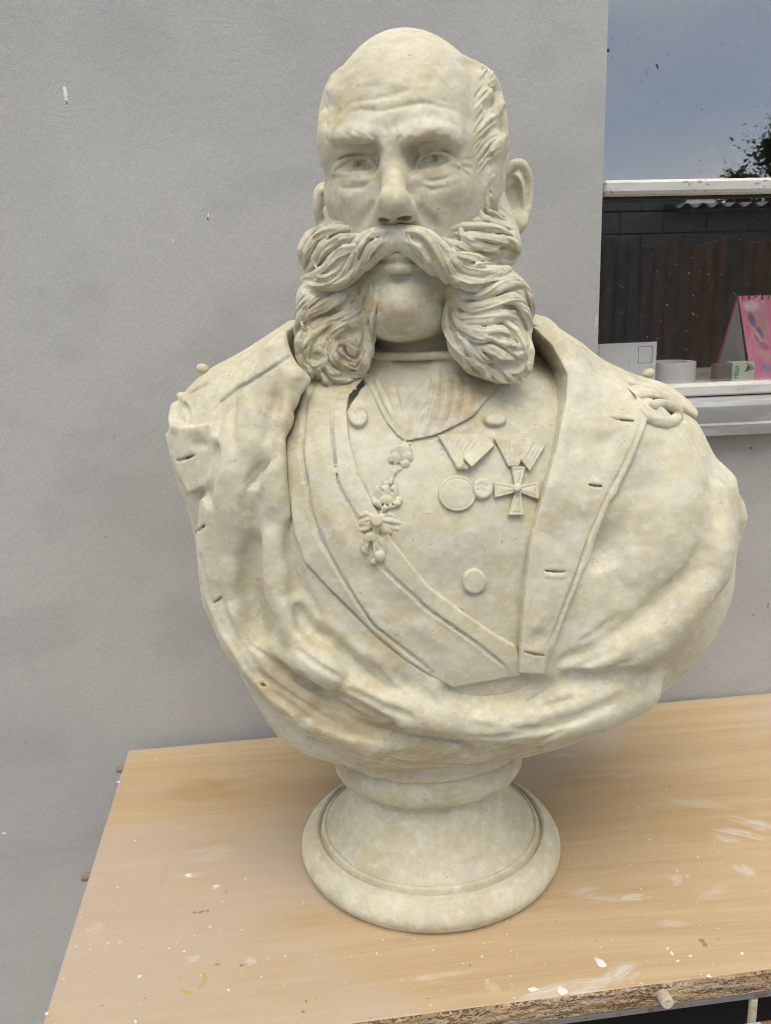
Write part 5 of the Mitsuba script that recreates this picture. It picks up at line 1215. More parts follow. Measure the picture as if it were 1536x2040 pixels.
ORDER = '''
E;-335 -1096 5333 40 25 40 7 0 0 0;add
T;10 add 1;22 22;-338 -1113 5297 -11 -33 -53
T;10 add 1;18 18 18;-377 -1140 5254 36 -21 -23 42 22 19
E;-385 -1190 5175 110 37 85 7 0 0 0;add
E;-332 -1218 5129 60 31 60 7 0 0 0;add
E;-459 -1230 5113 65 31 75 7 0 0 0;add
E;-431 -1261 5035 45 25 40 7 0 0 0;add
E;-366 -1249 5073 50 25 40 7 0 0 0;add
E;-486 -1248 5079 18 60 25 6 0 0 0;cut
E;-422 -1270 5065 18 60 25 6 0 0 0;cut
G;12 -10 1 25;-433 -1201 5228 44 -23 -27
G;12 -10 1 25;-372 -1211 5212 38 -26 -45
G;12 -10 1 25;-414 -1227 5164 51 -12 -30
G;12 -10 1 25;-465 -1247 5160 22 -9 -33
T;10 add 1;30 22 30;-467 -1274 5010 -22 -7 -46 -27 -21 -53
E;-559 -1319 4815 80 37 80 7 0 0 0;add
E;-560 -1347 4748 105 37 60 7 0 0 0;add
E;-633 -1337 4813 50 31 90 7 0 0 0;add
E;-486 -1341 4806 50 31 90 7 0 0 0;add
E;-555 -1301 4894 30 25 40 7 0 0 0;add
E;-443 -1373 4747 40 25 40 7 0 0 0;add
E;-669 -1346 4758 40 25 40 7 0 0 0;add
T;6 cut 1;10 16;-618 -1347 4892 23 -1 -49
T;6 cut 1;10 16;-525 -1323 4877 19 -36 -42
T;10 add 3;28 28 28;-668 -1375 4741 105 15 -49 107 -40 38
E;-602 -1377 4718 10 40 15 5 0 0 0;cut
E;-555 -1384 4707 10 40 15 5 0 0 0;cut
E;-504 -1400 4718 10 40 15 5 0 0 0;cut
T;10 add 1;25 25;-576 -1396 4692 -37 27 -54
T;6 add 3;36 46 26;-694 -1403 4597 -64 25 27 -47 4 2
G;9 -14 1 25;-699 -1458 4612 -64 13 29 -46 27 -4
T;6 add 3;36 46 26;-706 -1420 4578 -70 28 -13 -57 11 -20
G;9 -14 1 25;-711 -1474 4592 -70 15 -9 -55 35 -26
T;6 add 3;36 46 26;-699 -1439 4553 -61 32 -39 -53 -2 -21
G;9 -14 1 25;-704 -1494 4568 -61 20 -36 -51 22 -27
T;6 add 3;36 46 26;-632 -1396 4597 76 31 7 64 -22 -12
G;9 -14 1 25;-637 -1451 4611 74 20 10 66 0 -18
T;6 add 3;36 46 26;-630 -1415 4572 98 23 -16 89 -15 -16
G;9 -14 1 25;-635 -1470 4587 96 11 -14 91 9 -22
T;6 add 3;36 46 26;-637 -1434 4548 84 42 -45 88 -27 -18
G;9 -14 1 25;-642 -1489 4563 82 31 -42 90 -4 -24
T;6 add 3;36 46 26;-644 -1450 4533 47 9 -44 60 33 -38
G;9 -14 1 25;-649 -1504 4548 46 -4 -41 59 34 -37
G;12 -14 1 25;-706 -1429 4619 -56 7 11 -46 33 -30
G;12 -14 1 25;-711 -1469 4562 -56 21 -32 -51 24 -18
G;12 -14 1 25;-619 -1415 4611 73 17 -4 71 -3 -28
G;12 -14 1 25;-626 -1468 4547 71 14 -57 83 14 -9
G;12 -14 1 25;-694 -1449 4595 -61 12 -20 -65 28 -8
G;12 -14 1 25;-633 -1449 4571 82 21 -30 101 9 -18
P;[[[-0.0659,-0.1497,0.461],[0.9933,0.1157,0.0],[-0.0402,0.3454,0.9376],[[0.004,-0.0013],[0.0035,-0.003],[0.0025,-0.0045],[0.0011,-0.0056],[-0.0005,-0.0063],[-0.0023,-0.0064],[-0.0041,-0.006],[-0.0056,-0.0051],[-0.0067,-0.0037],[-0.0073,-0.0021],[-0.0074,-0.0003],[-0.007,0.0014],[-0.006,0.0029],[-0.0046,0.0041],[-0.0029,0.0047],[-0.0011,0.0048],[0.0006,0.0044],[0.0021,0.0035],[0.0033,0.0021],[0.0039,0.0005]],0.004,0.001,0.0008],{"op":"add"}]
T;10 add 1;35 30;-676 -1488 4535 -11 16 -82
E;-766 -1470 4359 70 37 100 7 0 0 0;add
E;-664 -1487 4328 80 37 120 7 0 0 0;add
E;-727 -1489 4431 80 31 60 7 0 0 0;add
E;-706 -1485 4201 40 25 40 7 0 0 0;add
E;-655 -1522 4259 50 31 60 7 0 0 0;add
T;8 cut 1;15 30 15;-734 -1500 4405 -6 12 -87 12 10 -88
G;11 -13 1 25;-692 -1514 4407 55 2 -63 15 -21 -64
G;11 -13 1 25;-674 -1514 4371 -3 -5 -62 14 -30 -51
G;11 -13 1 25;-786 -1505 4410 -20 11 -52 17 -3 -49
'''
STRAP_BUTTON = '''
E;-2330 200 5932 72 75 55 20 0 0 20;add
E;-2330 200 5872 50 50 60 20 0 0 0;add
'''
STRAP_BUTTON_001 = '''
E;2666 300 5684 72 75 55 20 0 0 -25;add
E;2666 300 5624 50 50 60 20 0 0 0;add
'''
HEAD = '''
E;0 -20 7860 912 1180 1165 100 -20 0 0;add
E;-150 -220 8530 520 680 535 200 -20 0 0;add
E;-216 -450 8206 700 620 620 300 -20 0 0;add
E;-155 -366 7393 690 700 850 300 -20 0 0;add
E;-211 -452 6770 570 550 580 300 -20 0 0;add
E;-303 -812 6571 300 340 300 200 -20 0 0;add
E;-255 -596 6384 420 450 150 160 -20 0 0;add
T;120 add 1;640 600;0 0 5800 -30 0 1200
T;160 add 1;100 120 120 100;-865 -608 8045 155 -258 -10 170 -116 -54 175 -42 -51
T;160 add 1;100 120 120 100;265 -913 7948 -209 -190 48 -208 -30 -20 -191 101 -48
E;-726 -935 7864 210 165 95 160 -20 0 0;cut
E;-16 -1194 7854 220 165 95 160 -20 0 0;cut
E;-558 -1028 7835 75 115 110 120 -20 0 0;cut
E;-191 -1162 7827 75 115 110 120 -20 0 0;cut
E;-752 -479 7578 200 200 180 160 -20 0 0;add
E;170 -772 7553 240 220 180 200 -20 0 0;add
E;26 -911 7475 200 160 160 180 -20 0 0;add
E;-682 -653 7491 180 150 160 180 -20 0 0;add
T;90 add 1;92 98 105 112;-371 -1000 7908 -14 -80 -167 -15 -123 -162 -11 -102 -120
E;-413 -1357 7425 130 120 105 80 -20 0 0;add
E;-492 -1169 7360 92 130 100 100 -20 0 0;add
E;-286 -1223 7360 102 130 102 100 -20 0 0;add
T;40 add 1;48 50;-422 -1386 7385 24 268 -113
E;-506 -1238 7278 48 150 44 12 -35 40 0;cut
E;-326 -1308 7281 66 150 46 12 -10 40 0;cut
G;30 -30 1 25;-565 -1032 7482 -11 8 -73 -3 -186 -89
G;30 -30 1 25;-219 -1182 7469 26 -58 -66 15 52 -72
G;50 -40 1 25;-245 -1298 7449 91 140 -82 116 52 -110 89 38 -69
G;50 -30 1 25;-549 -1044 7463 -56 61 -71 -58 60 -81 -53 84 -90
E;-689 -666 7819 165 150 135 15 -20 0 0;add
T;60 add 4;30 45 45 30;-898 -553 7877 95 -205 65 137 -92 14 119 -44 -38
E;28 -928 7816 170 150 135 15 -20 0 0;add
T;60 add 4;30 48 50 30;-128 -1046 7890 115 -31 52 145 21 -10 141 140 -79
T;10 add 4;12 27 27 27 14;-900 -686 7749 52 -49 72 72 -59 42 106 -11 19 97 -40 -33 55 -80 -81
T;10 add 4;12 27 27 27 14;-184 -1095 7724 33 58 75 56 -3 49 84 -41 18 96 -1 -18 67 -5 -52 63 -6 -44
T;28 add 4;10 18 20 18 10;-882 -701 7747 73 -89 -8 98 -114 -21 105 -57 0 83 34 46
T;28 add 4;10 18 20 18 10;-175 -1098 7715 83 -47 -16 112 16 17 116 34 50 71 -11 -20
G;22 -18 1 25;-879 -696 7822 72 -86 56 90 -47 31 118 -21 -13
G;22 -20 1 25;-137 -1048 7865 58 -38 31 86 -29 15 104 22 -23 73 7 -58
G;40 20 1 25;-878 -716 7872 97 -110 47 110 -72 13 112 -18 -25
G;40 30 1 25;-81 -1102 7918 108 -34 23 116 21 -31 88 30 -64
G;13 -30 2 10;-626 -803 7842 11 -23 -19 2 -21 -24 -11 -32 -24 -18 -21 -16 -21 3 -5 -18 37 11 -13 34 19 -5 10 21 5 9 21 15 -3 15
E;-659 -809 7816 30 45 30 8 0 0 0;cut
G;13 -30 2 10;27 -1096 7844 19 23 -14 4 2 -20 -8 -8 -22 -17 5 -13 -23 -7 -6 -20 14 7 -15 13 17 -7 -2 20 4 -4 21 10 -28 12
E;1 -1064 7823 30 45 30 8 0 0 0;cut
G;15 -20 1 25;-185 -1106 7718 42 40 17
G;40 18 1 25;-841 -770 7716 92 -121 -47 101 -104 -15 88 -48 23
G;22 -16 1 25;-871 -746 7631 98 -123 -33 115 -119 2 96 -62 42
G;16 -10 1 25;-809 -826 7665 79 -99 -31 99 -81 -3
G;40 15 1 25;-874 -763 7577 99 -100 -39 142 -134 17
G;20 -10 1 25;-867 -732 7721 -35 51 -11 -28 43 -39
G;40 18 1 25;-146 -1144 7679 106 -14 -16 123 25 18 97 27 36
G;20 -18 1 25;-160 -1173 7637 99 0 -26 120 14 16 139 54 56
G;35 20 1 25;-116 -1175 7594 121 19 -16 132 22 34 126 56 48
G;22 -18 1 25;-180 -1176 7587 136 8 -44 130 11 25 159 61 64
G;20 -14 1 25;197 -1114 7749 93 56 -2 80 49 -28
G;20 -14 1 25;199 -1100 7734 81 39 -42 62 31 -53
G;20 -12 1 25;190 -1105 7785 99 39 21 86 55 7
G;66 80 1 25;-895 -810 8021 76 -117 14 99 -81 2 83 -66 -12 73 -24 -42
G;17 13 1 25;-882 -895 8012 -21 96 20 -25 35 18
G;14 -22 1 25;-845 -904 7975 -30 23 23 -26 32 36
G;21 13 1 25;-825 -982 8001 -40 36 19 -33 116 46
G;20 12 1 25;-783 -995 7988 -59 26 16 -54 105 47
G;15 20 1 25;-777 -1022 8001 -49 37 20 -48 57 39
G;18 15 1 25;-732 -1049 7998 -58 39 12 -61 36 29
G;12 -23 1 25;-756 -1036 8005 -23 10 20 -20 9 29
G;16 20 1 25;-725 -1064 8009 -13 0 7 -11 11 14
G;17 22 1 25;-680 -1104 8008 -36 25 15 -35 22 27
G;13 -14 1 25;-675 -1103 7997 -34 11 29 -25 43 47
G;11 -17 1 25;-667 -1117 8006 -29 23 22 -25 21 32
G;22 14 1 25;-624 -1135 8016 -39 16 0 -42 38 15
G;11 -18 1 25;-602 -1133 7991 -47 2 16 -42 34 35
G;18 13 1 25;-587 -1093 7962 -40 -24 24 -32 -4 40
G;18 20 1 25;-558 -1122 7976 -51 -11 19 -46 10 38
G;12 -20 1 25;-536 -1126 7982 -35 -10 10 -32 -1 24
G;14 15 1 25;-550 -1110 7971 -23 -11 5 -24 -12 11
G;66 80 1 25;-354 -1203 7951 61 -11 22 80 0 7 80 -29 27 101 18 14 97 24 -21 99 51 -46 61 32 -46
G;13 -23 1 25;-373 -1207 7914 16 -20 35 29 -21 32
G;12 -21 1 25;-358 -1215 7956 23 -30 15 35 -7 14
G;18 22 1 25;-332 -1241 7944 18 -7 28 30 -8 24
G;19 18 1 25;-298 -1242 7919 18 -21 42 36 -12 41
G;13 -23 1 25;-292 -1258 7937 32 -8 20 42 -8 13
G;21 14 1 25;-234 -1270 7961 22 -5 13 29 -5 7
G;18 15 1 25;-205 -1272 7949 23 -7 20 32 -7 15
G;17 13 1 25;-174 -1285 7998 32 -5 2 35 -4 -8
G;17 19 1 25;-120 -1296 8013 22 7 14 28 6 8
G;21 17 1 25;-120 -1296 8012 66 13 9 74 13 -8
G;13 -18 1 25;-35 -1286 8019 30 8 -5 30 9 -13
G;17 13 1 25;19 -1267 7996 19 11 -9 17 12 -15
G;15 23 1 25;42 -1270 7993 35 18 -1 36 8 -13
G;21 20 1 25;92 -1236 7958 33 19 -6 33 21 -16
G;18 14 1 25;130 -1231 7961 36 31 -10 31 22 -20
G;17 20 1 25;149 -1193 7932 49 29 -12 53 55 -22
G;12 -19 1 25;171 -1156 7904 45 4 0 60 62 -4
G;26 -13 1 25;-775 -848 8320 113 -118 -3 126 -85 -6 115 -52 13 122 -23 35 80 -2 19
G;50 12 1 25;-760 -879 8285 139 -121 -4 168 -101 -13
G;26 -16 1 25;-584 -1053 8221 114 -58 -16 121 -30 17 122 -21 24 121 4 12 121 8 -16 131 32 -31 72 27 -16
G;22 -9 1 25;-772 -892 8233 118 -109 7 84 -54 -15 75 -39 -33
G;60 14 1 25;-733 -961 8194 104 -78 -23 105 -68 -22 108 -26 11 108 -28 10 107 -28 6 112 5 12 112 10 -20 115 19 -17
G;40 -9 1 25;-709 -876 8434 97 -84 6 104 -69 -11 106 -45 -22
G;40 -9 1 25;-206 -1106 8439 135 12 18 161 29 -27
G;50 8 1 25;-346 -1130 8289 176 -15 16 179 10 -7
G;16 -8 1 25;-81 -1147 8305 136 18 -18 118 35 -35
G;20 -8 1 25;-638 -966 8366 126 -85 -7
G;22 -12 1 25;-464 -1160 7992 16 1 57 -18 25 78
G;22 -12 1 25;-369 -1219 7989 -5 48 82 23 -1 56
G;22 -12 1 25;-441 -1168 7875 16 -20 38 -2 4 50
G;22 -12 1 25;-337 -1192 7870 -16 -30 45 16 -20 37
G;22 -8 1 25;38 -1215 8108 119 43 -18 100 52 -58
G;20 -6 1 25;-55 -1236 8105 136 15 -11
G;150 -35 1 25;160 -1123 7472 19 30 -105 -31 39 -105
G;150 -35 1 25;-886 -743 7508 20 9 -111 48 5 -103
G;120 30 1 25;-43 -1164 7501 132 23 35 121 32 53
G;100 25 1 25;-861 -761 7550 84 -111 -39 87 -65 -17
G;45 5 1 25;137 -1016 8509 -14 29 48 -16 17 45
G;33 7 1 25;-129 -1174 7605 -71 9 18 -76 -28 13
G;30 5 1 25;226 -1058 7428 62 8 44 67 30 47
G;63 -7 1 25;-777 -1027 8029 70 -38 49 73 -4 55
G;70 5 1 25;-453 -1039 8444 40 0 38 40 -1 38
G;56 7 1 25;-87 -1269 7968 -66 -12 -14 -62 11 -11
G;37 5 1 25;-204 -984 8661 -36 -33 -49 -35 -22 -46
G;44 7 1 25;-105 -1055 7878 -67 -10 54 -92 -188 26
G;40 5 1 25;-287 -1258 8011 6 -7 -37 9 16 -34
G;55 -7 1 25;-500 -1090 8239 -51 23 -25 -52 10 -28
G;54 7 1 25;-225 -1078 8490 -58 -27 -65 -53 7 -59
G;30 5 1 25;-94 -1032 7792 59 -14 29 53 -49 23
G;34 7 1 25;-557 -1095 8167 10 35 71 10 22 68
G;55 -7 1 25;158 -1134 8154 -3 -37 -66 -4 -50 -67
G;47 5 1 25;152 -1070 7850 0 -110 70 15 -28 80
G;67 7 1 25;153 -913 8643 8 -59 -75 15 -25 -68
G;36 -7 1 25;77 -911 8693 10 -68 -92 14 -45 -87
G;41 5 1 25;-239 -916 8760 -19 -43 -67 -20 -44 -67
G;60 7 1 25;-510 -1402 7487 6 159 91 0 99 85
G;34 7 1 25;-592 -459 8978 -27 3 -51 -26 15 -48
G;53 7 1 25;-844 -685 7366 -12 -30 84 -12 -32 84
G;62 5 1 25;246 -1088 7846 -18 12 -58 -24 -24 -64
G;33 -7 1 25;-459 -1172 7912 -23 45 -38 -6 211 -14
G;45 7 1 25;111 -1096 7823 44 12 31 33 -47 23
G;35 5 1 25;-906 -386 7296 5 -111 34 6 -88 34
G;54 5 1 25;131 -1107 7791 -43 -32 -69 -44 -33 -68
G;32 5 1 25;-745 -770 8525 49 -93 -43 51 -58 -36
G;70 5 1 25;-164 -1141 8342 -7 -7 -85 -14 -54 -93
G;45 5 1 25;-764 -925 8207 -30 -43 -85 -29 -33 -82
G;33 5 1 25;166 -1081 8321 95 68 62 106 113 73
G;62 -7 1 25;-189 -1027 7857 6 -19 40 5 -31 37
G;31 5 1 25;-221 -1278 7999 -70 17 -41 -66 51 -36
G;61 5 1 25;-180 -1145 7404 -2 -17 49 0 -5 50
G;46 -7 1 25;-795 -866 8233 -37 70 32 -37 81 36
G;46 -7 1 25;-877 -395 8539 62 -290 -42 71 -114 -6
G;31 -7 1 25;-255 -1267 7960 -49 9 -9 -45 43 -4
G;65 -7 1 25;-644 -783 8654 -57 66 1 -53 136 18
G;47 5 1 25;-480 -1104 7885 24 -66 11 30 -6 21
G;57 -7 1 25;-15 -1144 8237 10 -59 -86 9 -61 -85
G;68 5 1 25;-487 -1095 8260 -20 40 56 -22 16 52
G;36 7 1 25;-155 -1284 8048 -68 42 30 -67 53 33
G;60 5 1 25;-830 -786 7746 -2 42 47 -7 -29 38
G;42 -7 1 25;-487 -1151 7957 -80 25 45 -83 1 42
G;55 7 1 25;-547 -1368 7428 24 -31 39 28 5 43
G;56 7 1 25;-812 -633 8542 -38 -16 -91 -36 8 -85
G;59 5 1 25;-630 -888 7752 3 85 91 -12 -94 65
G;62 7 1 25;-597 -967 7331 7 -8 92 3 -46 87
G;66 -7 1 25;5 -1120 8349 32 -8 -49 34 3 -47
G;35 7 1 25;-171 -1167 8290 -27 8 -22 -27 9 -21
G;44 5 1 25;-42 -1172 7673 -53 6 22 -41 88 33
G;59 7 1 25;-359 -1166 8098 -69 20 4 -70 20 4
G;39 5 1 25;-762 -567 8671 13 140 83 1 -12 48
G;53 -7 1 25;-136 -1154 8264 -82 -9 -23 -78 15 -18
G;44 7 1 25;-120 -1113 8410 -45 -21 -46 -44 -21 -45
G;41 -7 1 25;-380 -1064 8463 13 -31 -90 13 -33 -90
G;55 7 1 25;-253 -933 8735 43 14 21 44 25 24
G;69 7 1 25;-345 -1269 7638 17 -11 -35 21 14 -32
G;68 -7 1 25;412 -426 8862 -33 -38 76 -31 -27 77
G;41 7 1 25;-476 -876 8715 69 -78 -70 69 -67 -67
G;40 -7 1 25;-267 -1234 7314 -99 1 -6 -104 -47 -11
G;68 7 1 25;-789 -1021 8001 18 -12 61 22 35 70
G;53 -7 1 25;168 -934 8616 110 100 18 128 179 36
G;53 5 1 25;-798 -955 7972 -50 155 -36 -55 96 -48
G;65 5 1 25;-765 -781 8469 -35 122 72 -28 250 102
G;53 7 1 25;-147 -1103 7281 -7 -2 38 -8 -14 36
G;32 7 1 25;-374 -1093 8368 8 11 58 9 22 61
G;38 5 1 25;-256 -1349 7358 102 227 23 69 -11 2
G;90 -30 1 25;411 -829 8493 -41 -115 -129 -29 -58 -116 -15 -37 -121 -15 -38 -121 7 3 -105 16 49 -99
E;-340 -969 7012 200 140 100 80 -20 0 0;add
T;50 add 1;40 66 72 66 40;-510 -950 6932 79 -130 -38 68 -51 -8 82 -3 3 109 40 29
T;40 add 1;30 50 50 50 30;-496 -1019 6987 71 -111 2 51 -29 -11 54 -9 7 108 46 -9
G;22 -35 1 10;-541 -986 6954 70 -128 -7 96 -83 -14 89 12 7 119 56 -1
G;60 -40 1 25;-484 -1024 6803 119 -62 -26 136 6 18
E;-325 -985 6554 185 210 165 140 -20 0 0;add
T;120 add 3;20 55 50;-772 -562 8638 -53 75 -43 -40 18 -73
T;120 add 3;30 75 70;314 -695 8705 130 87 -57 163 216 -51
T;100 add 3;90 90 90 90 90 90;560 -557 8582 135 204 -97 -2 -113 -123 17 -34 -107 -5 -63 -134 9 -7 -124
T;100 add 3;80 80 80 80 80 80 80;472 -700 8521 32 -25 -91 39 8 -84 12 -33 -104 19 1 -97 -4 -18 -112 1 5 -108
T;100 add 3;90 90 90 90;605 -782 7921 -7 50 -169 -12 -8 -112 -6 14 -111
H;60 60 3 100 12;431 -921 7794 113 82 119 89 16 80 109 211 78
H;60 60 3 101 12;420 -935 8063 110 118 113 102 71 99 115 241 99
H;60 60 3 102 12;427 -859 8318 85 87 98 127 223 115
H;60 60 3 103 12;452 -909 7556 64 70 130 86 43 93
G;11 16 3 25;386 -996 7682 87 68 93 81 33 78 85 23 45
G;10 -20 3 25;405 -979 7714 61 39 69 70 37 69 57 7 33
G;15 16 3 25;351 -1017 7712 89 54 103 86 57 72 83 10 52
G;10 -26 3 25;379 -1002 7743 59 28 66 71 50 62 45 25 12
G;14 -20 3 25;399 -984 7758 58 39 78 74 36 66 61 5 37
G;14 -20 3 25;397 -988 7791 103 87 105 81 5 89 84 46 54
G;11 -20 3 25;362 -1008 7810 84 54 106 97 65 81 86 33 55
G;11 16 3 25;409 -983 7826 73 59 80 57 38 76 78 15 25
G;14 16 3 25;402 -984 7845 63 51 65 60 28 51 55 19 38
G;10 -20 3 25;368 -1018 7873 74 58 87 78 82 78 91 44 56
G;11 -26 3 25;360 -1021 7904 39 20 56 91 93 72 60 41 46
G;13 16 3 25;405 -983 7918 83 82 72 64 49 73 72 27 36
G;11 -20 3 25;413 -980 7968 80 96 68 55 14 61 57 32 28
G;12 -20 3 25;353 -1027 7952 90 64 101 104 87 81 79 45 66
G;10 16 3 25;416 -973 7993 46 31 57 58 54 46 45 34 31
G;11 -20 3 25;361 -1014 8016 41 31 56 66 52 50 45 33 36
G;12 16 3 25;413 -980 8044 62 60 77 64 37 59 65 39 46
G;12 -20 3 25;389 -979 8065 60 49 77 97 53 66 76 47 58
G;12 -20 3 25;413 -962 8083 75 68 89 61 28 40 59 29 40
G;14 -20 3 25;373 -981 8097 75 64 112 89 68 62 141 259 109
G;12 -26 3 25;393 -958 8153 76 80 87 88 55 69 133 252 88
G;10 -26 3 25;411 -928 8173 72 64 106 108 74 72 137 297 112
G;11 16 3 25;397 -951 8180 77 92 85 100 74 85 117 255 91
G;12 16 3 25;422 -928 8228 104 98 85 137 293 132 100 125 74
G;14 16 3 25;379 -945 8238 42 30 52 46 41 57 59 32 28
G;15 -20 3 25;374 -948 8255 53 50 71 66 36 59 60 41 39
G;15 -26 3 25;409 -922 8279 69 67 90 72 31 72 130 276 97
G;10 -26 3 25;391 -920 8287 102 83 97 82 76 90 112 230 95
G;15 -26 3 25;389 -913 8319 74 64 95 73 45 66 95 176 74
G;13 -20 3 25;381 -924 8316 71 90 101 51 20 29 79 107 61
G;10 16 3 25;435 -837 8386 68 34 68 110 166 106 100 161 75
G;14 -26 3 25;452 -821 8414 60 20 79 137 210 104 72 94 66
G;11 -20 3 25;423 -854 8421 79 72 110 139 230 125 59 -11 39
G;13 16 3 25;450 -821 8475 110 153 107 100 147 82 55 -46 35
G;10 -20 3 25;439 -821 8484 70 57 70 75 129 82 75 45 56
G;13 -26 3 25;492 -788 8511 97 134 88 83 123 95 47 -53 17
G;10 -26 3 25;468 -795 8510 111 162 120 81 37 84 66 -22 26
G;11 -26 3 25;499 -761 8553 107 184 138 64 -41 55 61 -25 39
G;10 -26 3 25;564 -627 8621 87 59 92 71 -45 65
G;15 -26 3 25;502 -736 8603 84 136 97 53 -15 62 64 3 27
G;18 -30 1 25;507 -755 8572 62 6 -92 94 221 -14
G;18 -30 1 25;469 -880 8314 78 32 -58 44 -13 -54
G;18 -30 1 25;453 -910 8160 76 45 71 99 63 76
G;18 -30 1 25;474 -901 8012 82 33 61 80 59 61
G;18 -30 1 25;455 -941 7813 98 57 50 96 6 61
G;18 -30 1 25;614 -552 8682 81 34 -122 62 56 -98
T;140 add 3;80 80 80 80 80 80;-856 -588 8446 -55 44 -142 -15 -65 -109 -14 -54 -106 10 17 -106 12 51 -102
G;14 -10 1 25;-908 -669 8387 -20 27 56 -7 82 77
G;14 -10 1 25;-917 -715 8251 -17 62 63 -10 25 64
G;14 -10 1 25;-926 -787 8110 -19 28 56 -8 61 71
G;14 -10 1 25;-932 -778 7984 -20 5 52 -11 2 60
'''
